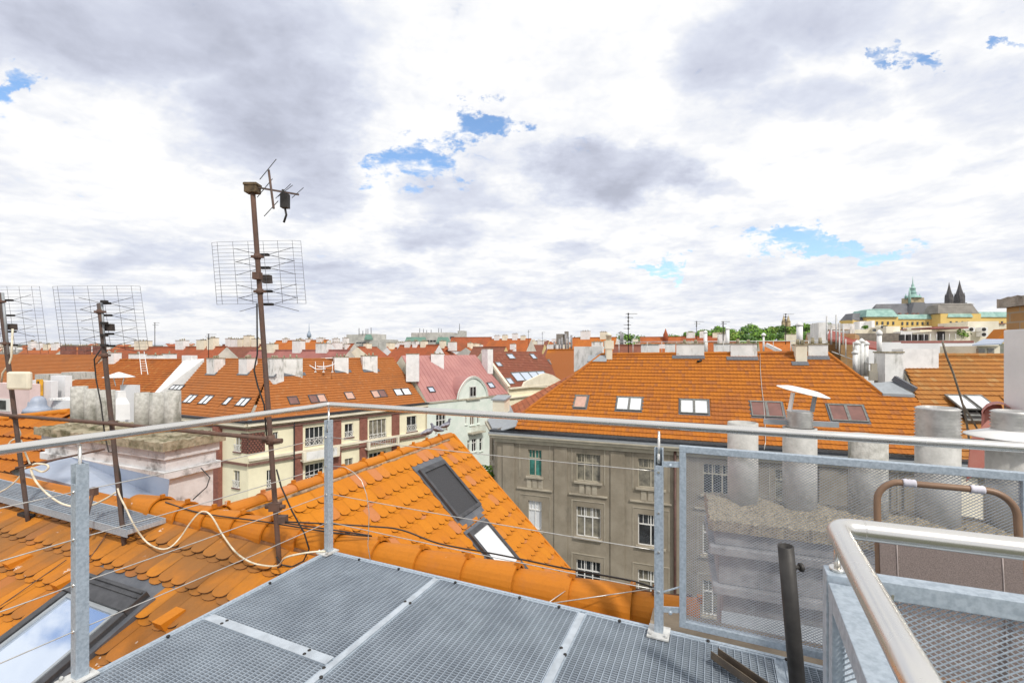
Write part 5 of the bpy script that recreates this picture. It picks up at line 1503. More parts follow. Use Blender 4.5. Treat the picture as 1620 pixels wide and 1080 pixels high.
mb = MB(); mb.face([plL.at(*q, -.01) for q in polyL], 0, (.4, .4)); mb.face([plR.at(*q, -.01) for q in polyR], 0, (.4, .4))
mb.face([kL, K, K + nLi * 9 - Z3 * 6 - dL * 0, kL + nLi * 9 - Z3 * 6], 0, (.4, .4)); mb.face([K, kR, kR + nRi * 9 - Z3 * 6, K + nRi * 9 - Z3 * 6], 0, (.4, .4)); mb.build('roof_deck', T_yb, ybh)
for pl_, a, t, w, h_, sp, pms in plc: add_pane_frame(ybh, pl_, a, t, w, h_, frame_m, pms, 'roof_window', .1, .08, sp)
mb = MB(); ridge_line(mb, kL, K, .13, .6); ridge_line(mb, K, kR, .13, .6); mb.build('ridge_tiles', T_yb, ybh)
for (pl_, u0, u1, vt, vb) in ((plL, 323, 347, 567, 591), (plL, 374, 398, 567, 591), (plL, 416, 440, 567, 594), (plR, 444, 480, 567, 592), (plR, 531, 553, 565, 587), (plR, 575, 599, 563, 586)):
    a = pl_.px(u0 + 3, vb); b = pl_.px(u1 - 3, vb); c = pl_.at((a[0] + b[0]) / 2, (a[1] + b[1]) / 2); zt_ = CZ - (vt - V0) / FF * c.y
    w = (u1 - u0) / FF * c.y * (.8 if pl_ is plL else .95)
    chimney(ybh, V((c.x, c.y, zt_)) - pl_.h * .5, w, 1.3, zt_ - c.z, -24.5 if pl_ is plL else 30, plaster_s if u0 != 374 else plaster_w, 3, .9)
    mb = MB(); mb.box(pl_.at((a[0] + b[0]) / 2, (a[1] + b[1]) / 2 + .05, .06), w + .5, .5, .04, pl_.du, pl_.dv, pl_.nn); mb.build('flashing', flash, ybh)
# snow-rail pipes between the chimneys
mb = MB(); q = [P(u, v, 55) for u, v in ((478, 569), (490, 576), (505, 580), (520, 579), (531, 575))]
mb.tube(smooth(q), .09, 6); mb.tube([P(478, 571, 55), P(500, 584, 54), P(515, 583, 54)], .07, 6); mb.tube([P(480, 568, 56), P(530, 566, 57)], .07, 6)
for u in (485, 499, 512, 526): mb.tube([P(u, 572, 55), P(u, 587, 54)], .04, 5); mb.box(P(u, 588, 54), .2, .2, .12)
mb.build('white_pipes', cowl, ybh)
# facades
def R_(w, u0, v0_, u1, v1_): return w.rect(u0, v0_, u1, v1_)
LW = [R_(wL, 371, 688, 381, 714), R_(wL, 369, 744, 379, 771), R_(wL, 336, 686, 342, 705), R_(wL, 337, 740, 342, 765)]
LW = [(a, b, c, d) for a, b, c, d in LW]
flo = LW[0][2] - LW[1][2]
LW += [(a, b, c - flo * k, d - flo * k) for a, b, c, d in LW[1:2] + LW[3:4] for k in (1, 2, 3)]
mb = MB(); wL.panel(mb, -14.5, 0, -21, -5.75, LW, .2)
RW = [(R_(wR, 432, 683, 440, 699), 2, 0), (R_(wR, 483, 675, 512, 704), 4, 1), (R_(wR, 545.5, 670, 558.5, 691), 2, 1), (R_(wR, 584, 663, 611, 702), 4, 1), (R_(wR, 643.5, 658, 659, 682), 2, 1)]
r1z = RW[1][0][2]; top2 = R_(wR, 482, 733, 513, 760)
dz_ = RW[1][0][3] - top2[3]
RWs = []
for k in range(4):
    for (h_, n, xr) in RW:
        RWs.append(((h_[0], h_[1], h_[2] - dz_ * k, h_[3] - dz_ * k), n, xr, k))
RWs.append((R_(wR, 422, 743, 430, 771), 2, 1, 1))
wR.panel(mb, 0, 21.3, -21, -5.75, [q[0] for q in RWs if not (q[1] == 2 and q[2] == 0 and q[3] > 0)], .2)
p1_, p2_ = wR.at(21.3, 0), wR.at(21.3, 0, -12)
mb.face([V((p1_.x, p1_.y, -21)), V((p2_.x, p2_.y, -21)), V((p2_.x, p2_.y, -5.8)), V((p1_.x, p1_.y, -5.8))])
mb.build('facade', cream, ybh)
for h_ in LW: wL.window(ybh, h_, 2, 0, 0, wframe, pane_d, sill=browntrim, xrail=True)
for (h_, n, xr, k) in RWs:
    if n == 2 and xr == 0 and k > 0: continue
    wR.window(ybh, h_, n, 0, 0, wframe, pane_d, sill=browntrim if n == 2 else None, xrail=bool(xr))
mb = MB()
for (u0, u1) in ((465.5, 478), (526.5, 539), (568.5, 580.5), (619.5, 631)):
    a = wR.px(u0, 700)[0]; b = wR.px(u1, 700)[0]; mb = MB(); wR.block(mb, a, b, -20.9, -6.2, .003, .16); mb.build('brick_pilaster', brickm, ybh)
mb = MB(); a = wL.px(343, 700)[0]; b = wL.px(352, 700)[0]; wL.block(mb, a, b, -20.9, -6.1, .003, .45)
mb.build('brick_pilaster', brickm, ybh)
# brick lattice bay panel wrapping the corner
mb = MB(); a0, a1, z0_, z1_ = R_(wR, 393.5, 684, 419, 716); zz0, zz1 = wL.px(388, 717)[1], wL.px(388, 685)[1]
aa = wL.px(382, 700)[0]
for (W_, xa, xb) in ((wR, .0, a1), (wL, aa, -.0)):
    n_ = max(2, int((xb - xa) / .28)); W_.block(mb, xa, xb, zz0, zz1, .003, .03, 1)
    for i in range(n_):
        for j in range(9):
            x = xa + (xb - xa) * (i + (.5 if j % 2 else 0)) / n_; z = zz0 + (zz1 - zz0) * j / 9
            W_.block(mb, x, min(x + .16, xb), z + .03, z + .17, .03, .07, 0)
mb.build('brick_lattice', [brickm, browngut], ybh)
# bands, cornice, gutter, balconies
mb = MB()
for z in (-6.2 + .05, wR.px(450, 725)[1]):
    wR.block(mb, -.1, 21.2, z - .12, z + .12, .17, .27); wL.block(mb, -14.5, .1, z - .12, z + .12, .17, .27)
mb.build('brown_bands', browntrim, ybh)
mb = MB()
for z in (-6.05 + .35,):
    wR.block(mb, -.2, 21.3, z - .10, z + .25, -.3, .55); wL.block(mb, -14.5, .2, z - .11, z + .24, -.3, .552)
wR.block(mb, 0, 21.2, wR.px(450, 720)[1], wR.px(450, 716)[1], .003, .2)
mb.build('cornice', cream2, ybh)
mb = MB(); wR.block(mb, -.3, 21.4, -5.75 + .3, -5.75 + .46, -.2, .66); wL.block(mb, -14.5, .3, -5.75 + .3, -5.75 + .455, -.2, .662); mb.build('gutter', gutter_d, ybh)
mb = MB(); x = wR.px(464, 700)[0]; mb.tube([wR.at(x, -5.6, .4), wR.at(x, -6.3, .22), wR.at(x, -20.9, .22)], .07, 8); mb.build('downpipe', gutter_d, ybh)
def balcony(W_, u0, u1, vt, vb, solid, k=0):
    a = W_.px(u0, (vt + vb) / 2)[0]; b = W_.px(u1, (vt + vb) / 2)[0]; zb = W_.px((u0 + u1) / 2, vb)[1] - dz_ * k; m = MB()
    W_.block(m, a, b, zb, zb + .16, .0, .95)
    if solid:
        W_.block(m, a, b, zb + .16, zb + 1.0, .85, .95, 1); W_.block(m, a - .02, a + .3, zb + .16, zb + 1.05, .6, .97); W_.block(m, b - .3, b + .02, zb + .16, zb + 1.05, .6, .97)
    else:
        W_.block(m, a, a + .25, zb + .16, zb + 1.0, .6, .95); W_.block(m, b - .25, b, zb + .16, zb + 1.0, .6, .95)
        W_.block(m, a + .25, b - .25, zb + .95, zb + 1.0, .88, .93, 2)
        for i in range(12): x = a + .3 + (b - a - .6) * i / 11; W_.block(m, x, x + .03, zb + .16, zb + .95, .89, .92, 2)
    m.build('balcony', [cream2, plaster_s, mat('white balcony bars', (.6, .6, .58))], ybh)
for k in range(3): balcony(wR, 474, 531, 702, 724, True, k); balcony(wR, 576, 625, 690, 706, False, k)
# white parapet verge at its left
mb = MB(); q = [kL - dL * .6 + Z3 * .5, kL + Z3 * .5, eave(eL, wL.n) + Z3 * .3, eave(eL, wL.n) - dL * 1.8 + Z3 * .25 + V((-.3, .2, 0))]
mb.prism([P(291, 570, kL.y + .4), P(323, 567, kL.y), P(246, 625, kL.y - 3.6), P(238, 628, kL.y - 3.9)], (0, 0, -1.2))
mb.build('white_parapet', plaster_w, ybh)
c = P(300, 562, 58); chimney(ybh, c, 1.7, .8, .7, -20, plaster_w, 0, .6, False)

# ---- mint house with the wine red roof and arched gable
gn = thing('apartment_house', V((-6, 66, -21)), 'mint green house with wine red sheet roof and a rounded gable dormer', 'apartment house')
GN0 = V((-11.2, 60.05, 0)); wG = Wall(GN0, dRr); LG = 15.9
Kg = GN0 + nRi * 6.4; Kg.z = .85
plG = Plane(Kg, 48, math.degrees(math.atan(6.1 / 6.4)))
r_a, r_b = Q(plG, Kg + dRr * .4), Q(plG, Kg + dRr * (LG - 1.2)); e_a, e_b = Q(plG, V((GN0.x, GN0.y, -5.25))), Q(plG, V((GN0.x, GN0.y, -5.25)) + dRr * LG)
mb = MB(); NR = 22
f0_, f1_ = plG.at(*r_a), plG.at(*r_b); g0_, g1_ = plG.at(*e_a), plG.at(*e_b)
mb.face([f0_, f1_, g1_, g0_]); 
for k in range(NR + 1):
    t = k / NR; p = f0_ + (f1_ - f0_) * t; q_ = g0_ + (g1_ - g0_) * t; mb.bar(p + plG.nn * .02, q_ + plG.nn * .02, .03, .04, plG.nn)
mb.face([f0_, f1_, f1_ + nRi * 7 - Z3 * 6, f0_ + nRi * 7 - Z3 * 6])
mb.build('roof', redroof, gn)
ah = R_(wG, 742.5, 611, 753, 627.5)
gwin = [(ah, 2, 0), (R_(wG, 690, 655, 705.5, 677.5), 3, .42), (R_(wG, 736, 655, 738.5, 671), 1, 0), (R_(wG, 743.5, 652, 751, 672), 2, 0), (R_(wG, 755, 652, 758, 670), 1, 0),
        (R_(wG, 739.5, 696, 743.5, 714), 1, .3), (R_(wG, 746.5, 694, 754, 714), 2, .3), (R_(wG, 758.5, 693, 763, 713), 1, .3), (R_(wG, 784, 640, 788, 652), 1, 0), (R_(wG, 757, 735, 763, 748), 1, 0), (R_(wG, 690, 700, 705.5, 722), 3, .42)]
mb = MB(); wG.panel(mb, 0, LG, -21, -5.3, [q[0] for q in gwin[1:]], .2)
# rounded gable on the facade line
uc = (ah[0] + ah[1]) / 2; gz0 = -5.3; gw_ = wG.px(772, 622)[0] - wG.px(725, 628)[0]; gtop = wG.px(748, 596)[1]
prof = []
for k in range(17):
    g_ = math.pi * k / 16; cx_ = -math.cos(g_); sy_ = math.sin(g_) ** .8
    prof.append((uc + cx_ * gw_ * (.5 - .14 * math.sin(g_) ** 1.2), gz0 + (gtop - gz0) * sy_))
arch = [wG.at(a, z, .01) for a, z in prof]
mb.face(arch)
mb.build('facade', mint, gn)
mb = MB()
for k in range(16):
    a, b = arch[k], arch[k + 1]; mb.face([a + wG.n * .25 + Z3 * .05, b + wG.n * .25 + Z3 * .05, b - wG.n * 5 + Z3 * .05, a - wG.n * 5 + Z3 * .05], 0)
    mb.bar(a + wG.n * .1, b + wG.n * .1, .3, .16, wG.n, 1)
mb.build('dormer_roof', [redroof, mint], gn)
for (h_, n, tr) in gwin:
    if h_ is ah: 
        m = MB(); wG.block(m, h_[0], h_[1], h_[2], h_[3], .012, .05); o = m.build('window', pane_d, gn)
        m = MB(); t = .09
        for x0, x1, z0_, z1_ in ((h_[0], h_[1], h_[3] - t, h_[3]), (h_[0], h_[1], h_[2], h_[2] + t), (h_[0], h_[0] + t, h_[2], h_[3]), (h_[1] - t, h_[1], h_[2], h_[3]), ((h_[0] + h_[1]) / 2 - t / 2, (h_[0] + h_[1]) / 2 + t / 2, h_[2], h_[3])): wG.block(m, x0, x1, z0_, z1_, .05, .09 + x0 * 1e-4)
        m.build('frame', wframe, o)
    else: wG.window(gn, h_, n, tr, 0, wframe, pane_d, sill=mint, t=.09)
mb = MB(); wG.block(mb, ah[0] - .7, ah[1] + .7, ah[2] - .4, ah[2] - .22, .01, .3); wG.block(mb, .2, LG, -5.5, -5.3, .0, .12); mb.build('mouldings', stonetrim, gn)
mb = MB(); a, b, z0_, z1_ = R_(wG, 740, 672, 762, 684)
wG.block(mb, a, b, z0_, z0_ + .15, 0, .9); 
for i in range(12): x = a + (b - a) * i / 11; wG.block(mb, x, x + .04, z0_ + .15, z0_ + 1.0, .84, .88)
wG.block(mb, a, b, z0_ + 1.0, z0_ + 1.06, .83, .89); mb.build('balcony', stonetrim, gn)
for (u0, u1, v0_, v1_) in ((677, 687, 612, 621), (772, 781, 605, 614)):
    a = plG.px(u0, (v0_ + v1_) / 2); b = plG.px(u1, (v0_ + v1_) / 2); c = plG.px((u0 + u1) / 2, v0_); d = plG.px((u0 + u1) / 2, v1_)
    add_pane_frame(gn, plG, a[0], c[1], b[0] - a[0], min(1.4, d[1] - c[1]), frame_m, glass_sky, 'roof_window', .15, .1)
c = P(640, 561, 61); chimney(gn, P(653, 560, 62), 1.7, 1.5, 2.5, 10, plaster_w, 0, 1.2, True, 'white chimney wall at the left verge')
chimney(gn, P(692, 560, 68), 1.9, 1.2, 1.4, 10, plaster_w, 2, 1.0)
chimney(gn, P(771, 552, 74), 1.1, 1.6, 2.4, 40, plaster_w, 0, 1.6, True)
p = wG.at(LG, 0, .1); mb = MB(); mb.tube([V((p.x, p.y, -5.2)), V((p.x, p.y, -20.9))], .09, 6); mb.build('downpipe', browngut, gn)

# ---- brown roofed house with cream gable
bh = thing('apartment_house', V((4, 78, -21)), 'cream house with brown red tiled roof, curved cream gable and a row of studio windows', 'apartment house')
BN0 = V((GN0.x, GN0.y, 0)) + dRr * LG; wB = Wall(BN0, dRr); LB = 16
zB = CZ - (613 - V0) / FF * BN0.y
KB = BN0 + nRi * 6.3; KB.z = 1.4
plB = Plane(KB, 48, math.degrees(math.atan((1.4 - zB) / 6.3)))
pb = [Q(plB, KB + dRr * .3), Q(plB, KB + dRr * (LB)), Q(plB, V((BN0.x, BN0.y, zB)) + dRr * LB), Q(plB, V((BN0.x, BN0.y, zB)))]
mb = MB(); tiles_pan(mb, plB, pb, .3, .42, lift=.05); mb.build('roof_covering', [T_br, T_line], bh)
mb = MB(); mb.face([plB.at(*q, -.02) for q in pb], 0, (.4, .4)); a, b = plB.at(*pb[0]), plB.at(*pb[1]); mb.face([a, b, b + nRi * 7 - Z3 * 6, a + nRi * 7 - Z3 * 6], 0, (.4, .4)); mb.build('roof_deck', T_br, bh)
mb = MB(); wB.panel(mb, 0, LB, -21, zB); mb.build('facade', cream, bh)
mb = MB()
for A__, B__, C__ in ((plG.at(*r_a), plG.at(*e_a), plG.at(*r_a) + nRi * 7 - Z3 * 6), (plB.at(*pb[0]), plB.at(*pb[3]), plB.at(*pb[0]) + nRi * 7 - Z3 * 6), (plB.at(*pb[1]), plB.at(*pb[2]), plB.at(*pb[1]) + nRi * 7 - Z3 * 6)):
    mb.face([A__ - Z3 * .05, B__ - Z3 * .05, V((B__.x, B__.y, -21)), V((C__.x, C__.y, -21)), C__])
mb.build('party_wall', cream2, bh)
mb = MB(); q = [wB.at(wB.px(u, v)[0], wB.px(u, v)[1], .4) for u, v in ((824, 613), (828, 604), (845, 596), (855, 591), (862, 590), (872, 593), (886, 602), (900, 612))]
mb.prism(q, -wB.n * .4); mb.build('gable', cream2, bh)
mb = MB(); wB.block(mb, 0, LB, zB - .25, zB, .01, .45); wB.block(mb, 0, LB, zB - 1.7, zB - 1.5, .01, .35); mb.build('cornice', cream2, bh)
for (u0, u1, v0_, v1_, n) in ((811, 866, 588, 602, 4), (802, 811, 598, 608, 1), (803, 813, 560, 568, 1), (840, 847, 560, 568, 1), (868, 876, 569, 577, 1), (785, 793, 573, 580, 1)):
    a = plB.px(u0, (v0_ + v1_) / 2); b = plB.px(u1, (v0_ + v1_) / 2); c = plB.px((u0 + u1) / 2, v0_); d = plB.px((u0 + u1) / 2, v1_)
    add_pane_frame(bh, plB, a[0], c[1], max(.8, b[0] - a[0]), max(.8, min(2.2, d[1] - c[1])), frame_g, glass_sky, 'roof_window', .15, .09, n - 1)
mb = MB(); a, b = plB.at(*pb[0]), plB.at(*pb[3]); mb.bar(a + plB.nn * .15, b + plB.nn * .15, .5, .35, plB.nn); mb.build('verge_wall', cream2, bh)

# ---- burnt orange roof at left
l2 = thing('apartment_house', V((-40, 58, -21)), 'white house with long burnt orange roof and ladder at left, behind the concrete pots', 'apartment house')
pl2 = Plane(P(230, 569, 64), -22, 38)
p2p = [pl2.px(*q) for q in ((164, 569), (292, 569), (246, 622), (222, 655), (200, 680), (78, 634), (84, 625), (134, 590))]
mb = MB(); tiles_pan(mb, pl2, p2p, .3, .42, lift=.06); mb.build('roof_covering', [T_l2, T_line], l2)
mb = MB(); q = [pl2.at(*k_, -.02) for k_ in p2p]; mb.face(q, 0, (.4, .4)); mb.build('roof_deck', T_l2, l2)
mb = MB(); n_ = len(q)
for k in range(n_):
    p1_, p2_ = q[k] - Z3 * .2, q[(k + 1) % n_] - Z3 * .2; mb.face([p1_, p2_, V((p2_.x, p2_.y, -21)), V((p1_.x, p1_.y, -21))])
mb.build('wall', whitewall, l2)
mb = MB(); ridge_line(mb, pl2.at(*p2p[0], .03), pl2.at(*p2p[1], .03), .14, .6); mb.build('ridge_tiles', T_l2, l2)
mb = MB()
for u0, v0_, u1, v1_ in ((220, 556, 224, 592), (228, 556, 234, 592)): mb.tube([P(u0, v0_, 58), P(u1, v1_, 53)], .04, 5)
for k in range(8): t = k / 8; mb.tube([P(220.5 + 3.5 * t, 560 + 30 * t, 57.5 - 4.5 * t), P(228.6 + 5 * t, 560 + 30 * t, 57.5 - 4.5 * t)], .03, 5)
mb.build('ladder', cowl, l2)
for (u, v, Y, w, h_) in ((182, 558, 66, 1.8, 1.6), (218, 560, 66, 3.6, 1.4), (246, 562, 66, 3.4, 1.4), (268, 560, 66, 2.4, 1.6)):
    chimney(l2, P(u, v, Y), w * .7, 1.0, h_, -22, plaster_w, 1, 1.2)

# ---- big orange roof at far left
l1 = thing('apartment_house', V((-58, 66, -21)), 'house with long plain orange roof at the far left behind the panel box', 'apartment house')
pl1 = Plane(P(80, 560, 92), -20, 36)
p1p = [pl1.px(*q) for q in ((-120, 556), (14, 559), (164, 561), (134, 588), (80, 600), (-140, 606))]
p1p = [pl1.px(*q) for q in ((-60, 560), (164, 561), (140, 590), (76, 606), (40, 612), (-60, 612))]
mb = MB(); tiles_pan(mb, pl1, p1p, .3, .42, lift=.06); mb.build('roof_covering', [T_yb, T_line], l1)
mb = MB(); q = [pl1.at(*k_, -.02) for k_ in p1p]; mb.face(q, 0, (.4, .4)); mb.build('roof_deck', T_yb, l1)
mb = MB(); n_ = len(q)
for k in range(n_):
    p1_, p2_ = q[k] - Z3 * .2, q[(k + 1) % n_] - Z3 * .2; mb.face([p1_, p2_, V((p2_.x, p2_.y, -21)), V((p1_.x, p1_.y, -21))])
mb.build('wall', cream2, l1)
for (u, w) in ((108, 5.), (134, 3.5), (156, 3.)): 
    o = chimney(l1, P(u, 547, 94), w * .7, 1.0, 1.3, -20, brickm, 3, 1.2); o['label'] = 'brick chimney block on the ridge'

# ---- pale house group with the small blue grey dome, far left
dm = thing('townhouse', V((-45, 50, -21)), 'pale pink and white townhouse with a small blue grey dome and narrow yellow window', 'townhouse')
dq = dirv(-20); Yd = 46.
mb = MB()
def pxbox(mb, u0, u1, v0_, v1_, Y, dep, ang=-20, mi=0, low=None):
    """box whose front face covers the given part of the picture at distance Y"""
    a, b = P(u0, v1_, Y), P(u1, v0_, Y); d = dirv(ang); n = V((-d.y, d.x, 0)); w = (u1 - u0) / FF * Y / (d.x - ((u0 + u1) / 2 - U0) / FF * d.y)
    c = P((u0 + u1) / 2, v0_, Y); z1_ = c.z; z0_ = low if low is not None else P(0, v1_, Y).z
    mb.box(V((c.x, c.y, (z0_ + z1_) / 2)) + n * dep / 2, w, dep, z1_ - z0_, d, n, Z3, mi)
    return c
pxbox(mb, -40, 45, 606, 650, Yd, .8, low=-21); mb.build('pink_wing', pinkwall, dm)
mb = MB(); pxbox(mb, 45, 80, 602, 655, Yd + 3, .6, low=-21); pxbox(mb, 80, 103, 594, 660, Yd + 4, .6, low=-21); pxbox(mb, 75, 113, 632, 660, Yd, .8, low=-21); pxbox(mb, 45, 72, 650, 668, Yd, 1.2, low=-21); mb.build('white_wing', whitewall, dm)
mb = MB()
for k in range(8): pxbox(mb, 76 + k * 5, 79 + k * 5, 630, 633, Yd - .2, 1.4)
mb.build('parapet_caps', plaster_w, dm)
c = P(59, 646, Yd - 1); mb = MB(); mb.lathe(c, [(1.1, -.35), (1.0, 0), (.82, .1), (.70, .3), (.68, .65), (.60, .95), (.4, 1.18), (.1, 1.27)], 24); mb.build('dome', bluem, dm)
mb = MB(); pxbox(mb, 41, 76, 647, 650, Yd - .3, 2); mb.build('ledge', zinc, dm)
mb = MB(); pxbox(mb, 57, 62.5, 600, 626, Yd + 2.5, .3, mi=0); pxbox(mb, 59, 60.8, 603, 616, Yd + 2.4, .2, mi=1); mb.build('yellow_window', [mat('yellow ochre paint', (.70, .36, .03), .7), pane_d], dm)
mb = MB(); 
for (a, b, c_, d) in ((-10, 15, 630, 650), (-6, 8, 633, 647)): pxbox(mb, a, b, c_, d, Yd - .1 if a == -10 else Yd - .16, .3, mi=0 if a == -10 else 1)
mb.build('window', [wframe, pane_d], dm)
c = P(28, 637, Yd - .15); mb = MB(); mb.lathe(c, [(.05, 0), (.33, .03), (.3, .1), (.05, .14)], 12, ax=X3, ay=Z3, az=-Y3); mb.build('shell_ornament', mat('orange ornament', (.62, .28, .05), .7), dm)
mb = MB()
for (u0, u1, v0_, v1_) in ((55, 70, 592, 604), (97, 118, 589, 600)): pxbox(mb, u0, u1, v0_, v1_, Yd + 6, 2)
mb.build('chimney', concrete, dm)
# small white house with conical cowl between the pots
sh = thing('roof_ventilator', P(184, 640, 30) - Z3 * 3, 'white plastered shaft with a wide metal rain hood between the two groups of pots', 'ventilator')
mb = MB(); pxbox(mb, 190, 214, 609, 655, 30, .3, -15, low=-8); pxbox(mb, 174, 190, 618, 655, 29, .3, -15, low=-8); mb.build('shaft', whitewall, sh)
mb = MB(); c = P(188, 596, 30); mb.lathe(c, [(.85, -.02), (.83, .0), (.1, .30), (.02, .32)], 24)
for s in (-.35, .35): mb.tube([c + X3 * s, c + X3 * s * .6 - Z3 * .6], .03, 6)
mb.build('rain_hood', cowl, sh)
mb = MB(); c = P(192, 630, 26); mb.lathe(c, [(.50, -1.2), (.48, -.3), (.28, .05), (.25, .4), (.27, .42)], 4, smooth=False); mb.build('taper_hood', plaster_w, sh)

# ---- terrace houses on the right below the castle
def simple_house(name, label, cat='house', loc=None): return thing(name, loc, label, cat)
th_ = thing('terrace_house', P(1450, 560, 60) - Z3 * 20, 'cream roof terrace house with dark planters, awning and air conditioners below the castle', 'house')
mb = MB()
pxbox(mb, 1350, 1420, 521, 560, 72, 8, -12, 0, -21); pxbox(mb, 1402, 1424, 516, 545, 68, 5, -12, 0, -21); pxbox(mb, 1456, 1474, 516, 545, 66, 4, -12, 0, -21)
pxbox(mb, 1470, 1535, 524, 545, 62, 6, -12, 0, -21); pxbox(mb, 1531, 1580, 508, 545, 64, 6, -12, 0, -21); pxbox(mb, 1425, 1456, 524, 545, 66, 6, -12, 2, -21)
pxbox(mb, 1358, 1540, 541, 575, 58, 6, -12, 1, -21)
mb.build('wall', [cream2, whitewall, plaster_w], th_)
mb = MB(); pxbox(mb, 1352, 1424, 527, 543, 66, 1.0, -12); mb.build('wooden_screen', mat('grey wood screen', (.22, .19, .155), .9, 0, .2, 2), th_)
mb = MB(); pxbox(mb, 1425, 1540, 539, 542.5, 57.5, 2, -12); pxbox(mb, 1472, 1532, 517, 519.5, 61, 4, -12); pxbox(mb, 1392, 1410, 519, 522, 70, 4, -12); mb.build('red_eaves', redroof2, th_)
mb = MB()
for k in range(6): pxbox(mb, 1429 + k * 7, 1434 + k * 7, 529, 538.5, 61.5, 1, -12)
pxbox(mb, 1486, 1495, 524, 538, 61.8, .5, -12)
mb.build('dark_planters', ironm, th_)
mb = MB()
for (u0, u1, v0_, v1_, Y_, mi_) in ((1379, 1384, 507, 530, 76, 1), (1392, 1397, 514, 530, 76, 0), (1432, 1448, 521, 530, 72, 1), (1480, 1492, 517, 524, 70, 0), (1500, 1514, 514, 526, 68, 1), (1518, 1530, 510, 522, 70, 0), (1540, 1556, 513, 520, 66, 1), (1574, 1592, 512, 540, 66, 0), (1360, 1372, 508, 530, 78, 1)):
    pxbox(mb, u0, u1, v0_, v1_, Y_, 2, -12, mi_)
for (u0, u1, v0_) in ((1431, 1449, 520.3), (1479, 1493, 516.3), (1573, 1593, 511)): pxbox(mb, u0, u1, v0_, v0_ + 1.2, 65.8 if u0 > 1500 else 69, 2.4, -12, 2)
mb.build('roof_boxes', [cream2, whitewall, redroof2], th_)
mb = MB()
for (u, v) in ((1538, 521), (1558, 521), (1558, 529)): pxbox(mb, u - 5, u + 5, v - 3.5, v + 3.5, 63, 1, -12, 0); c = P(u - 2, v, 62.8); mb.lathe(c, [(.25, 0), (.25, .12)], 12, ax=X3, ay=Z3, az=-Y3, mi=1)
mb.build('air_conditioner', [cowl, ironm], th_)
mb = MB()
for (u0, u1, v0_, v1_) in ((1487, 1492, 550, 562), (1505, 1519, 547, 563), (1382, 1386, 520, 524), (1395, 1404, 515, 519)): pxbox(mb, u0, u1, v0_, v1_, 57.8 if v0_ > 540 else 69, .3, -12)
mb.build('window', pane_d, th_)
for (u, v, r) in ((1518, 527, .9), (1523, 531, .7), (1528, 528, .6), (1368, 518, .5)): mb = MB(); leaf_cloud(mb, P(u, v, 62), r, 120, .25); mb.build('terrace_plant', [leaf, leaf2], th_)
mb = MB(); 
for k in range(9): mb.tube([P(1432 + k * 10, 528, 61), P(1432 + k * 10, 540, 61)], .03, 5)
mb.build('terrace_rail', cowl, th_)
dh = thing('dormer_house', P(1560, 560, 44) - Z3 * 18, 'small cream dormer house with blue grey sheet roof right behind the ochre roof', 'house')
mb = MB(); pxbox(mb, 1545, 1582, 547, 566, 44, 5, -12, 0, -21); mb.build('wall', cream2, dh)
mb = MB()
for u in (1553, 1568): pxbox(mb, u - 5, u + 5, 551, 564, 43.9, .3, -12, 0)
mb.build('window', pane_c, dh)
mb = MB(); mb.prism([P(1538, 545, 43), P(1583, 543, 43), P(1592, 536, 48), P(1556, 536, 49)], (0, 0, -.12)); mb.build('roof', bluem, dh)
mb = MB(); mb.prism([P(1576, 538, 58), P(1592, 520, 58), P(1596, 538, 58)], (.5, 2, 0)); tag(mb.build('orange_gable_roof', T_gb), 'small pointed piece of orange roof beside the tall white chimney', 'roof')
ow = thing('old_brick_house', P(1330, 550, 48) - Z3 * 16, 'old tan brick side wall with pale chimney and poles right of the orange roof', 'house')
mb = MB(); pxbox(mb, 1308, 1352, 528, 565, 46, 8, -40, 0, -21); pxbox(mb, 1330, 1362, 545, 575, 40, 6, -40, 0, -21); mb.build('wall', brickoch, ow)
mb = MB(); pxbox(mb, 1295, 1308, 510, 545, 44, 3, -20, 0, -8); pxbox(mb, 1308, 1345, 512, 521, 50, 3, -30, 0); pxbox(mb, 1345, 1352, 512, 548, 52, 3, -20, 0, -8); mb.build('chimney', plaster_s, ow)
mb = MB(); mb.prism([P(1312, 522, 47), P(1350, 530, 47), P(1362, 545, 44), P(1308, 535, 44)], (0, 0, -.2)); mb.prism([P(1342, 535, 52), P(1395, 541, 52), P(1392, 552, 47), P(1350, 545, 47)], (0, 0, -.2)); mb.build('roof', redroof3, ow)
mb = MB()
for (u, v0_, v1_) in ((1308, 500, 548), (1323, 498, 552), (1328, 510, 555), (1334, 512, 550), (1315, 520, 545)): mb.tube([P(u, v1_, 42), P(u, v0_, 42)], .07, 6)
mb.build('poles', mat('pale pole', (.55, .55, .54), .6, .2), ow)
mb = MB(); mb.tube([P(1391, 558, 34), P(1391, 530, 34)], .16, 10); mb.lathe(P(1391, 530, 34), [(.2, 0), (.2, .2), (.05, .4)], 10)
tag(mb.build('vent_pipe', cowl), 'single white vent pipe standing above the lead flat near the white chimney wall', 'pipe')
mb = MB(); mb.tube([P(1265, 546, 36), P(1265, 516, 36)], .22, 12); mb.lathe(P(1265, 516, 36), [(.24, 0), (.26, .15), (.06, .35)], 12)
tag(mb.build('vent_pipe', cowl), 'thick white vent pipe above the cream ridge chimney', 'pipe')

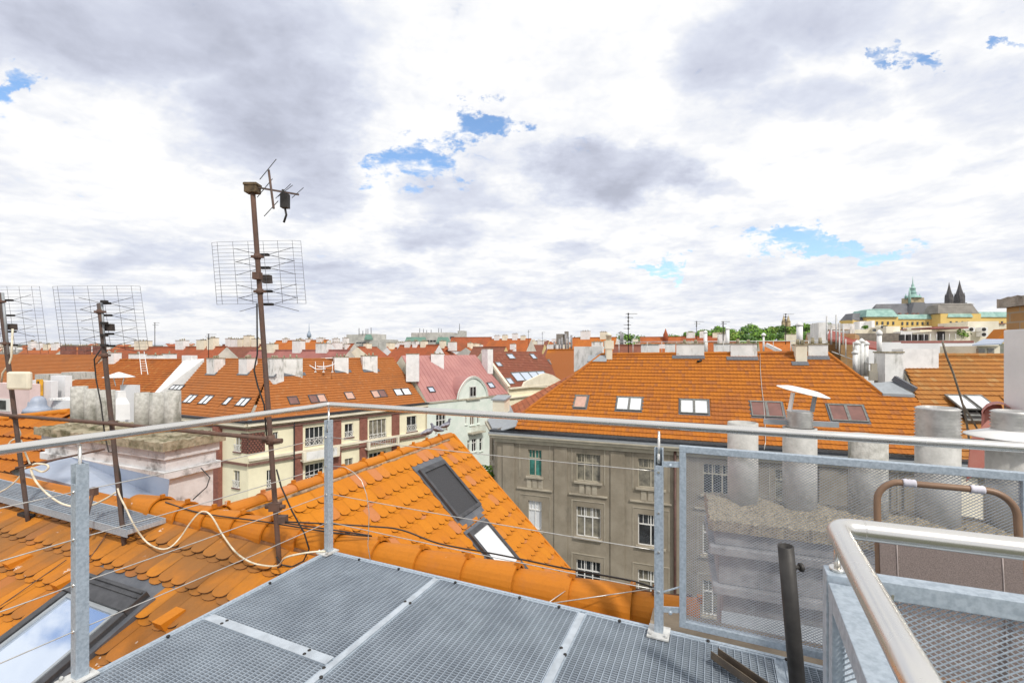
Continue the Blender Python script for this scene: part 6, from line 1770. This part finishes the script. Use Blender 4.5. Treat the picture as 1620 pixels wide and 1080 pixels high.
# ------------------------------------------------------------------ the city beyond
def far_house(label, u0, u1, vr, Y, rise=5., half=6., ang=CA, roofm=R1, wallm=farwall, ch=(), group=None, cat='house', wins=0, name='house', hip=0., chm=None, over=.25):
    d = dirv(ang); n = V((d.y, -d.x, 0)); uc_ = (u0 + u1) / 2; c = P(uc_, vr, Y)
    L = abs((u1 - u0) * Y / FF / (d.x - (uc_ - U0) / FF * d.y)); gz_ = gz(c.x, c.y) - 3
    o = thing(name, V((c.x, c.y, gz_)), label, cat, group)
    zr, ze = c.z, c.z - rise
    if zr - gz_ < 8: gz_ = zr - 20
    def q(s, w, z): p = c + d * s + n * w; return V((p.x, p.y, z))
    m = MB(); hl = L / 2; hp = hip * half; sl = math.hypot(rise, half)
    for sg in (1, -1):
        e_ = (half + over) * sg; zz_ = ze - over * rise / half
        m.face([q(-hl + hp, 0, zr), q(hl - hp, 0, zr), q(hl, e_, zz_), q(-hl, e_, zz_)], 0, [(hp, 0), (L - hp, 0), (L, sl), (0, sl)])
        if hip: m.face([q(sg * (hl - hp), 0, zr), q(sg * hl, half, ze), q(sg * hl, -half, ze)], 0, [(half, 0), (0, sl), (2 * half, sl)])
    m.bar(q(-hl + hp, 0, zr + .05), q(hl - hp, 0, zr + .05), .35, .2)
    m.build('roof', roofm, o)
    m = MB(); cs_ = [q(-hl, half, 0), q(hl, half, 0), q(hl, -half, 0), q(-hl, -half, 0)]
    for k in range(4):
        a, b = cs_[k], cs_[(k + 1) % 4]; m.face([V((a.x, a.y, gz_)), V((b.x, b.y, gz_)), V((b.x, b.y, ze)), V((a.x, a.y, ze))])
    if not hip:
        for s in (-hl, hl): m.face([q(s, half, ze), q(s, -half, ze), q(s, 0, zr - .02)])
    m.build('wall', wallm, o)
    for (f_, w, h_, dp) in ch:
        p = q((f_ - .5) * L, 0, zr + h_); chimney(o, p, w, dp, h_, ang, chm or random.choice((plaster_w, plaster_s, cream2)), 3 if Y < 200 else 0, 1.2, Y < 260)
    if wins:
        nW = max(2, int(L / 3.2))
        for r_ in range(wins):
            zt_ = ze - 1.0 - r_ * 3.2
            for k in range(nW):
                s = -hl + (k + .5) * L / nW; m = MB(); m.box(q(s, half, zt_ - .8), 1.2, .12, 1.6, d, n); w_ = m.build('window', wframe, o)
                m = MB(); m.box(q(s, half + .05, zt_ - .8), .95, .08, 1.35, d, n); m.build('pane', pane_d, w_)
    return o


def chs(n, w=1.8, h=1.5, dp=1.1, a=.08, b=.92): return [(a + (b - a) * (k + .5) / n + random.uniform(-.02, .02), w * random.uniform(.7, 1.3), h * random.uniform(.7, 1.3), dp) for k in range(n)]
def chimney_list(u0, u1, items, Y):         # chimneys at picture columns
    return [((u - u0) / (u1 - u0), w * Y / FF, h * Y / FF, 1.2) for u, w, h in items]


near_far = [
 ('orange roofed house behind the leftmost grid aerial, with brick chimney stumps', 40, 100, 551, 120, R1, farwall, 4, 0),
 ('deep orange roofed terrace with four pale chimney blocks behind the left parapet', 186, 352, 549, 96, R2, farwall, 0, 0),
 ('ochre walled house with flat chimney heads, left of the tall mast', 352, 415, 545, 104, R3, farwall_y, 5, 0),
 ('low house with dull wine red sheet roof behind the yellow corner house', 392, 548, 554, 84, redroof2, farwall, 3, 0),
 ('bright orange roof between white stepped parapets right of the tall mast', 436, 518, 538.5, 122, R4, whitewall, 0, 0),
 ('small brown orange roof next to the grey office block', 505, 560, 544, 140, R2, farwall_g, 3, 0),
 ('orange roof with white square chimneys behind the wine red roof', 632, 694, 546, 105, R2, whitewall, 0, 0),
 ('long orange roofed school with a white windowed facade right of the grey offices', 714, 778, 533.5, 190, R2, whitewall, 0, 2),
 ('orange roof with several dormer lights straight beyond the brown roof', 774, 840, 536, 175, R1, farwall, 4, 0),
 ('yellow walled low house behind the ridge of the wine red roof', 748, 800, 549, 120, R3, farwall_y, 0, 1),
 ('orange roofed house beyond the firewall on the bright roof', 905, 975, 534, 130, R4, farwall, 2, 0),
 ('plain bright orange roof between brown roof and firewall', 866, 925, 553, 88, T_gb, cream2, 0, 0),
 ('brick red roofed house behind the antenna on the bright roof', 972, 1022, 546, 70, R3, farwall_b, 0, 0),
 ('wide orange roof with a pointed red turret on the skyline', 1012, 1078, 533, 170, R1, farwall, 0, 0),
 ('orange house with white chimneys left of the treed hill', 1076, 1150, 532, 150, R2, whitewall, 3, 0),
 ('orange roofed house directly behind the second ridge chimney', 1118, 1166, 541, 95, R1, farwall, 1, 0),
 ('small orange flat roofed penthouse below the treed hill', 1200, 1250, 541, 60, R4, cream2, 0, 0),
 ('pale house with shallow grey roof below the treed hill', 1216, 1292, 541, 110, slate_b, cream2, 1, 0),
 ('tan gabled house half hidden by the plastered chimney at right', 1276, 1305, 527, 90, slate_b, brickoch, 0, 0),
]
for i, (lab, u0, u1, vr, Y, rm, wm, n, wn) in enumerate(near_far):
    ch = chs(n, 2.2, 1.5) if n else ()
    if i == 1: ch = chimney_list(186, 352, ((225, 34, 10), (288, 20, 10), (319, 18, 10), (333, 14, 13)), Y)
    if i == 4: ch = chimney_list(436, 518, ((452, 9, 3), (475, 6, 2), (489, 8, 2), (507, 12, 3)), Y)
    if i == 6: ch = chimney_list(632, 694, ((646, 10, 6), (658, 8, 6), (671, 9, 6)), Y)
    far_house(lab, u0, u1, vr, Y, 5.5 if Y > 80 else 4, 6, CA if i not in (7, 13) else -12, rm, wm, ch, wins=wn)
o = MB(); o.lathe(P(1053, 529, 168), [(.9, -3), (.9, 0), (.6, .6), (.05, 2.2)], 8); tag(o.build('turret', R2), 'little pointed red turret rising from the skyline roofs', 'turret')

# concrete office blocks on the skyline
def block(label, pieces, mats, windows=(), roofs=(), masts_=(), Y=200):
    b = thing('office_block', P(pieces[0][0], 560, Y) - Z3 * 20, label, 'office block')
    m = MB()
    for (u0, u1, v0_, v1_, yy, dep) in pieces: pxbox(m, u0, u1, v0_, v1_, yy, dep, -15, 0, -14)
    m.build('wall', mats[0], b)
    if windows:
        m = MB()
        for (u0, u1, v, h_, yy, n) in windows:
            for k in range(n): w = (u1 - u0) / n; pxbox(m, u0 + w * (k + .15), u0 + w * (k + .85), v, v + h_, yy, .4, -15)
        m.build('window_band', pane_d, b)
    if roofs:
        m = MB()
        for (u0, u1, v0_, v1_, yy) in roofs:
            a, c_, e_, f_ = P(u0, v1_, yy), P(u1, v1_, yy), P(u1 - 3, v0_, yy + 5), P(u0 + 3, v0_, yy + 5); m.prism([a, c_, e_, f_], (0, 0, -.4))
        m.build('green_roof', copper_d, b)
    if masts_:
        m = MB()
        for (u, v0_, v1_) in masts_: m.tube([P(u, v1_, Y), P(u, v0_, Y)], .16, 5)
        m.build('mast', gridm, b)
    return b
block('grey stepped office block with masts and green glass roof on the skyline left of centre', ((548, 568, 529, 560, 205, 10), (567, 592, 528, 560, 200, 10), (562, 598, 538, 545, 195, 6), (592, 616, 537, 560, 205, 8), (600, 612, 540, 562, 190, 6)), (farwall_g,),
      ((563, 597, 541, 2.5, 194.5, 8), (563, 595, 549, 2.5, 194.5, 6)), ((576, 590, 529, 536, 194),), ((568, 519, 529), (574, 523, 529), (579, 520, 529), (582, 520, 529), (587, 518, 529)), 200)
block('large grey office block with two green roofs and rooftop mast right of centre', ((650, 712, 526, 560, 235, 12), (676, 696, 530, 560, 225, 8), (700, 726, 529, 560, 222, 8), (724, 733, 523, 533, 236, 5), (640, 690, 541, 562, 215, 8)), (farwall_g,),
      ((692, 716, 547.5, 3, 214.5, 3), (711, 719, 532, 3, 221.5, 1), (674, 690, 538, 5, 224.5, 3)), ((640, 676, 533, 541, 212), (690, 712, 533, 541, 212), (700, 716, 540, 544, 208)), ((727, 512, 523), (664, 519, 526), (670, 520, 526), (682, 521, 526), (694, 519, 526), (698, 520, 527), (675, 522, 526)), 235)
o = MB(); c = P(489, 540, 1500); o.lathe(c - Z3 * 30, [(4, 0), (3.5, 46)], 10); o.lathe(c + Z3 * 14, [(7, 0), (7, 10), (5, 13), (1.6, 22), (.8, 46)], 10)
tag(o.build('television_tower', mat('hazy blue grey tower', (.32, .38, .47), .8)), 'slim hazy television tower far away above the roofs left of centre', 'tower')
for (u, v0_, v1_, Y, lab) in ((994, 495, 560, 38, 'tall rooftop aerial with many elements at the left end of the bright ridge'), (1144, 508, 545, 60, 'thin aerial with a small head above the second ridge chimney'), (1243, 496, 545, 50, 'tall dark aerial pole in front of the treed hill'),
                              (1102, 508, 545, 55, 'thin pair of aerials above the first ridge chimney'), (245, 510, 548, 90, 'slim aerial on a pale chimney left of the tall mast'), (330, 528, 566, 52, 'small aerial on the leftmost chimney of the yellow corner house'), (836, 522, 548, 140, 'dark pipe and aerial cluster on the skyline beyond the brown roof'), (858, 525, 548, 150, 'short aerial on the skyline between brown roof and firewall')):
    p = P(u, v1_, Y); antenna(p, (v1_ - v0_) / FF * Y, lab, None, 5 if Y < 45 else 3, .75 if Y < 45 else .9, .035 if Y < 60 else .06)
for (u, v0_, v1_, Y, lab) in ((1116, 527, 560, 42, 'stout white flue pipe right after the first big ridge chimney'), (1151, 521, 556, 42, 'tall white flue pipe just left of the second big ridge chimney'), (1208, 531, 556, 40, 'thin white pipe right of the second big ridge chimney')):
    mb = MB(); mb.tube([P(u, v1_, Y), P(u, v0_, Y)], .17 if u != 1208 else .08, 8); mb.lathe(P(u, v0_, Y), [(.2, 0), (.2, .1), (.05, .25)], 8); tag(mb.build('flue_pipe', cowl), lab, 'pipe')
mb = MB(); mb.bar(P(1212, 545, 40), P(1235, 556, 39), .25, .3); tag(mb.build('slanting_duct', cowl), 'white duct lying aslant behind the bright roof ridge', 'duct')
for k, (u0, u1, vt, Y) in enumerate(((1014, 1042, 545, 38), (1052, 1068, 544, 40), (1130, 1154, 544, 38))):
    a = thing('chimney_stack', P((u0 + u1) / 2, 570, Y) - Z3 * 3, ('low whitewashed chimney block behind the ridge, right of the tall aerial', 'narrow whitewashed chimney block touching the first ridge chimney', 'whitewashed chimney block between the two big ridge chimneys')[k], 'chimney')
    mb = MB(); pxbox(mb, u0, u1, vt, 575, Y, 1., GA, 0, -2); mb.build('body', plaster_s, a)
    mb = MB(); pxbox(mb, u0 - .5, u1 + .5, vt - 1.5, vt, Y - .05, 1.1, GA); mb.build('cap', slabm, a)
a = thing('pipe_cluster', P(893, 560, 90) - Z3 * 4, 'cluster of grey metal pipes and a brick stub on the skyline left of the firewall', 'pipes')
for u, v0_, v1_ in ((885, 536, 556), (889, 534, 556), (895, 528, 556), (899, 532, 556), (904, 530, 556), (877, 540, 552), (982, 524, 548), (985, 527, 548)): mb = MB(); mb.tube([P(u, v1_, 90), P(u, v0_, 90)], .2, 6); mb.build('pipe', plaster_g, a)
mb = MB(); pxbox(mb, 880, 890, 528, 545, 92, 2, -20); pxbox(mb, 893, 898, 524, 535, 92, 1, -20); mb.build('brick_stub', slate_b, a)

# rows of more distant roofs
rr = random.Random(3)
_used = set()
LAND = ((-60, 60, 'near the leftmost mast'), (60, 170, 'around the middle mast'), (170, 300, 'above the long burnt orange roof'), (300, 420, 'just left of the tall mast'),
        (420, 540, 'right of the tall mast'), (540, 640, 'below the stepped grey block'), (640, 740, 'above the wine red roof'), (740, 860, 'above the brown red roof'),
        (860, 960, 'near the grey firewall'), (960, 1080, 'left of the first ridge chimney'), (1080, 1400, 'by the wooded hill'))
def far_label(rm, wm, u, Y0):
    rn = {R1.name: 'orange', R2.name: 'brick orange', R3.name: 'brown', R4.name: 'bright orange', slate_b.name: 'grey'}[rm.name]
    wn = {farwall.name: 'pale', farwall_y.name: 'ochre', whitewall.name: 'white', farwall_g.name: 'grey', cream2.name: 'cream'}[wm.name]
    ld = [t for a, b, t in LAND if a <= u < b][0]
    dist = 'middle distance' if Y0 < 200 else 'far'
    for pre in ('', 'second ', 'third ', 'fourth '):
        t = '%s%s %s roofed house with %s walls %s' % (pre, dist, rn, wn, ld)
        if t not in _used: break
    _used.add(t)
    return t
bands = [
 (135, 548, 551, 26, 'orange or brown roofed house half hidden among the nearer rooftops between the mid distance chimneys', 'rooftops in the middle distance', 34),
 (230, 543, 547, 34, 'small orange roofed house in the dense rows of roofs below the skyline', 'distant rooftops', 24),
 (420, 541, 545, 40, 'tiny far house on the hazy line of roofs along the horizon', 'rooftops on the skyline', 17)]
for (Y0, va, vb, n, lab, grp, wpx) in bands:
    for k in range(n):
        u = -40 + 1270 * (k + rr.random()) / n
        if Y0 == 135 and (430 < u < 520 or 1180 < u): continue
        if Y0 > 200 and u > 1090: continue
        Y = Y0 * rr.uniform(.85, 1.25); w = wpx * rr.uniform(.7, 1.4)
        ls = -3 if u > 650 and Y0 > 150 else 0
        if u < 150: ls = 4.5
        elif u < 430: ls = 3.5
        if Y0 > 400: ls -= 1
        rm = rr.choice((R1, R1, R2, R2, R3, R4, slate_b)) if Y0 < 400 else rr.choice((R1, R2, R3, farwall, R2))
        wm = rr.choice((farwall, farwall_y, whitewall, farwall_g, cream2))
        random.seed(k * 7 + int(Y0))
        lb = lab
        if Y0 < 400: lb = far_label(rm, wm, u, Y0)
        far_house(lb, u - w / 2, u + w / 2, rr.uniform(va, vb) + ls, Y, rr.uniform(3.5, 5.5), rr.uniform(5, 7), CA + rr.choice((0, 0, 90, 5)), rm, wm, chs(rr.choice((1, 2, 3)), 2.2 if Y0 < 400 else 3., 1.3, 1.3), grp, hip=rr.choice((0, 0, .8)))
random.seed(99)

# ------------------------------------------------------------------ treed hill, castle and church
tl = [(1138, 518, 470), (1152, 521, 440), (1166, 523, 430), (1178, 519, 470), (1190, 515, 480), (1200, 521, 430), (1212, 522, 420), (1222, 518, 470), (1234, 516, 480), (1214, 530, 400), (1190, 530, 400), (1172, 531, 400), (1248, 518, 470),
      (1262, 515, 480), (1276, 513, 470), (1288, 514, 460), (1300, 516, 470), (1256, 524, 430), (1240, 527, 410), (1284, 524, 430), (1126, 522, 480), (1268, 527, 410), (1306, 512, 500)]
tl += [(1096, 524, 330), (1112, 523, 340), (1130, 525, 330), (1146, 527, 320), (1160, 529, 300), (1176, 526, 310), (1192, 524, 320), (1206, 523, 320), (1222, 527, 310), (1238, 530, 300), (1186, 533, 280), (1202, 534, 280), (1168, 535, 280), (1222, 536, 280)]
for k, (u, v, Y) in enumerate(tl):
    p = P(u, v - (5 if Y > 390 else 3), Y); h_ = 17 + (k * 37 % 5); r = (7.5 if Y > 390 else 5.5) + (k * 13 % 3)
    tree(V((p.x, p.y, p.z - h_)), h_, r, 'tall leafy green tree on the wooded hill left of the castle', [(leaf, leaf2), (leaf2, leaf), (leaf, leaf3), (leaf2, leaf2), (leaf, leaf2)][k % 5], 'trees on the wooded hill', 700, 1.7 if Y > 390 else 1.2)
for k, (u, v, Y, r) in enumerate(((985, 526, 330, 4), (998, 526, 340, 4.5), (1012, 525, 330, 4.5), (1088, 521, 330, 4), (1103, 522, 320, 4.5), (1116, 519, 330, 5), (915, 529, 420, 5), (925, 529, 430, 5), (990, 538, 200, 4), (1000, 539, 200, 4), (1060, 527, 380, 4), (1072, 526, 380, 4), (1080, 530, 300, 4))):
    p = P(u, v, Y); h_ = 13
    tree(V((p.x, p.y, p.z - h_)), h_, r * 1.4, 'small rounded green tree poking up between skyline roofs', (leaf2, leaf) if k % 2 else (leaf, leaf2), 'trees between the skyline roofs', 320, 1.3)
ch_ = thing('twin_tower_church', P(1243, 515, 900) - Z3 * 30, 'small pale church with two pointed spires peeping over the wooded hill', 'church')
for u in (1240, 1247):
    mb = MB(); c = P(u, 513, 900); mb.box(c - Z3 * 12, 6, 6, 34); mb.build('tower', palestone, ch_)
    mb = MB(); mb.lathe(c + Z3 * 5, [(4.2, 0), (3, 3), (.1, 14)], 8); mb.build('spire', palestone, ch_)

CY = 900.
cs2 = thing('castle_palace', P(1470, 530, CY) - Z3 * 30, 'long yellow castle palace with green copper and dark mansard roofs on the hill at right', 'castle')
cw2 = []
def cbox(mb, u0, u1, v0_, v1_, dy, dep, ang=-8): pxbox(mb, u0, u1, v0_, v1_, CY + dy, dep, ang)
mb = MB(); cbox(mb, 1349, 1372, 506, 560, -30, 30, 8); cbox(mb, 1371, 1421, 501, 560, -40, 40, 0); cbox(mb, 1421, 1491, 504, 560, -10, 25, 0); cbox(mb, 1488, 1552, 496, 560, -30, 30, 0); cbox(mb, 1550, 1625, 501, 560, -10, 25, 0)
mb.build('wall', castle_y, cs2)
def mansard(mb, u0, u1, v0_, v1_, dy, dep, inset=5, mi=0, hipped=True):
    Y = CY + dy; a, b = P(u0, v1_, Y), P(u1, v1_, Y); zt_ = P(0, v0_, Y).z; i_ = inset / FF * Y
    q0 = [V((a.x, Y, a.z)), V((b.x, Y, a.z)), V((b.x, Y + dep, a.z)), V((a.x, Y + dep, a.z))]
    q1 = [V((a.x + i_, Y + i_, zt_)), V((b.x - i_, Y + i_, zt_)), V((b.x - i_, Y + dep - i_, zt_)), V((a.x + i_, Y + dep - i_, zt_))]
    for k in range(4): mb.face([q0[k], q0[(k + 1) % 4], q1[(k + 1) % 4], q1[k]], mi)
    mb.face(q1, mi)
mb = MB(); mansard(mb, 1370, 1422, 490, 501, -44, 44, 5); mansard(mb, 1376, 1413, 488.5, 490, -38, 30, 3); mansard(mb, 1420, 1490, 497, 504.5, -12, 30, 2.5); mansard(mb, 1500, 1540, 495, 501.5, -32, 20, 2); mansard(mb, 1549, 1627, 493, 501.5, -12, 30, 3); mb.build('copper_roof', copper, cs2)
mb = MB(); mansard(mb, 1348, 1373, 495, 506.5, -32, 34, 6); mb.build('mansard_roof', slate, cs2)
mb = MB(); mansard(mb, 1484, 1549, 481.5, 495.5, -30, 34, 5); mansard(mb, 1489, 1542, 479.5, 481.5, -24, 22, 3); mb.build('mansard_roof', slate_b, cs2)
k = 0
mb = MB()
for (u0, u1, v, n, dy) in ((1375, 1418, 508.5, 5, -41), (1424, 1488, 509, 8, -11), (1424, 1488, 517, 8, -11), (1375, 1418, 517, 5, -41), (1500, 1546, 508, 5, -31), (1500, 1546, 516, 5, -31), (1556, 1590, 508, 4, -11), (1352, 1368, 511, 3, -31)):
    for k in range(n):
        u = u0 + (u1 - u0) * (k + .5) / n; m = MB(); cbox(m, u - 1.3, u + 1.3, v, v + 5., dy, 2, 0); m.build('window', pane_d, cs2)
for u in (1375, 1387, 1407, 1425, 1436, 1446, 1453, 1478, 1564, 1586): cbox(mb, u - 1.3, u + 1.3, 495 if u > 1420 else 494, 499, -38 if u < 1420 else -8, 5, 0)
mb.build('roof_dormers', brickm, cs2)
cth = thing('gothic_cathedral', P(1460, 500, CY + 60) - Z3 * 10, 'gothic cathedral behind the palace with grey nave roof, green baroque tower and two dark spires', 'cathedral')
mb = MB(); Y = CY + 60
a, b = P(1380, 498, Y), P(1530, 498, Y); zt_ = P(0, 481, Y).z; zl = P(0, 498, Y).z - 8
mb.face([P(1386, 481, Y + 14), P(1530, 478.5, Y + 14), V((b.x, Y, zl)), V((a.x, Y, zl))]); mb.face([P(1386, 481, Y + 14), P(1530, 478.5, Y + 14), V((b.x, Y + 30, zl)), V((a.x, Y + 30, zl))]); mb.face([P(1386, 481, Y + 14), V((a.x, Y, zl)), V((a.x, Y + 30, zl))])
mb.build('nave_roof', slate, cth)
mb = MB(); m_ = P(1455, 505, Y); mb.box(V((m_.x, Y + 15, zl - 8)), b.x - a.x, 28, 18); mb.build('nave_wall', darkstone, cth)
mb = MB(); mb.prism([P(1441, 497, Y - 2), P(1447, 478, Y - 2), P(1463, 478, Y - 2), P(1470, 497, Y - 2)], (0, 12, 0)); mb.build('transept_roof', mat('light slate', (.2, .2, .21), .8), cth)
mb = MB(); c = P(1444, 475, Y + 24); s_ = Y / FF
mb.box(c - Z3 * 12, 25 * s_, 18, 24 + 7 * s_); mb.build('south_tower', palestone, cth)
mb = MB(); c = P(1444, 471.5, Y + 24)
prof = [(11.5, 0), (10.5, 1.2), (7.6, 3.4), (5.8, 4.6), (4.9, 5.2), (4.3, 7.5), (5.2, 8.6), (4.0, 9.8), (3.5, 12), (3.6, 15), (4.3, 15.5), (2.6, 17.4), (1.8, 18.8), (2.1, 20.5), (1.2, 22.5), (.7, 25), (.4, 30), (.2, 35)]
mb.lathe(c, [(r * s_ , z * s_) for r, z in prof], 8)
for u in (1433, 1455): mb.lathe(P(u, 473, Y + 18), [(1.6 * s_, 0), (1.6 * s_, 3 * s_), (1.9 * s_, 4 * s_), (.8 * s_, 5.5 * s_), (.15 * s_, 9 * s_)], 8)
mb.build('copper_spire', copper, cth)
mb = MB(); mb.lathe(P(1439, 468, Y + 10), [(2.0 * s_, -12 * s_), (1.6 * s_, 4 * s_), (.2 * s_, 14 * s_)], 6); mb.build('stair_turret', copper, cth)
for (u, vt, w) in ((1501.5, 446, 5.2), (1518, 443, 6.3)):
    mb = MB(); c = P(u, 480, Y + 4); h_ = (480 - vt) * s_
    mb.lathe(c, [(w * s_ * 1.05, -12), (w * s_, h_ * .18), (w * s_ * .82, h_ * .3), (w * s_ * .8, h_ * .38), (w * s_ * .42, h_ * .62), (w * s_ * .16, h_ * .85), (.2, h_)], 8, smooth=False)
    for g in range(4):
        a_ = g * 1.57 + .78; mb.lathe(c + V((math.cos(a_) * w * s_ * .85, math.sin(a_) * w * s_ * .85, h_ * .2)), [(w * s_ * .2, -8), (w * s_ * .18, h_ * .1), (.1, h_ * .27)], 5)
    mb.build('gothic_spire', darkstone, cth)

# small street tree between the houses
p = P(770, 738, 33)
tree(V((p.x, p.y, -21)), 14.2, 1.5, 'slim street tree whose leafy top shows beside the canted grey corner', (leaf2, leaf), None, 600, .3, 'street_tree')
mb = MB(); mb.box(V((-3, 40, -20.95)), 9, 90, .05, V((.96, -.28, 0)), V((.28, .96, 0))); struct(mb.build('street', asphalt))

# ------------------------------------------------------------------ thin haze over the city
mb = MB(); mb.box(V((0, 3300, 40)), 14400, 7600, 340)
hz_ = mb.build('haze', groundm)
hm = bpy.data.materials.new('haze air'); hm.use_nodes = True
hm.node_tree.nodes.clear()
ho = hm.node_tree.nodes.new('ShaderNodeOutputMaterial'); hv = hm.node_tree.nodes.new('ShaderNodeVolumePrincipled')
hv.inputs['Color'].default_value = (.86, .90, .97, 1); hv.inputs['Density'].default_value = .00003; hv.inputs['Anisotropy'].default_value = .2
hm.node_tree.links.new(hv.outputs[0], ho.inputs['Volume'])
hz_.data.materials.clear(); hz_.data.materials.append(hm)
hz_['kind'] = 'stuff'
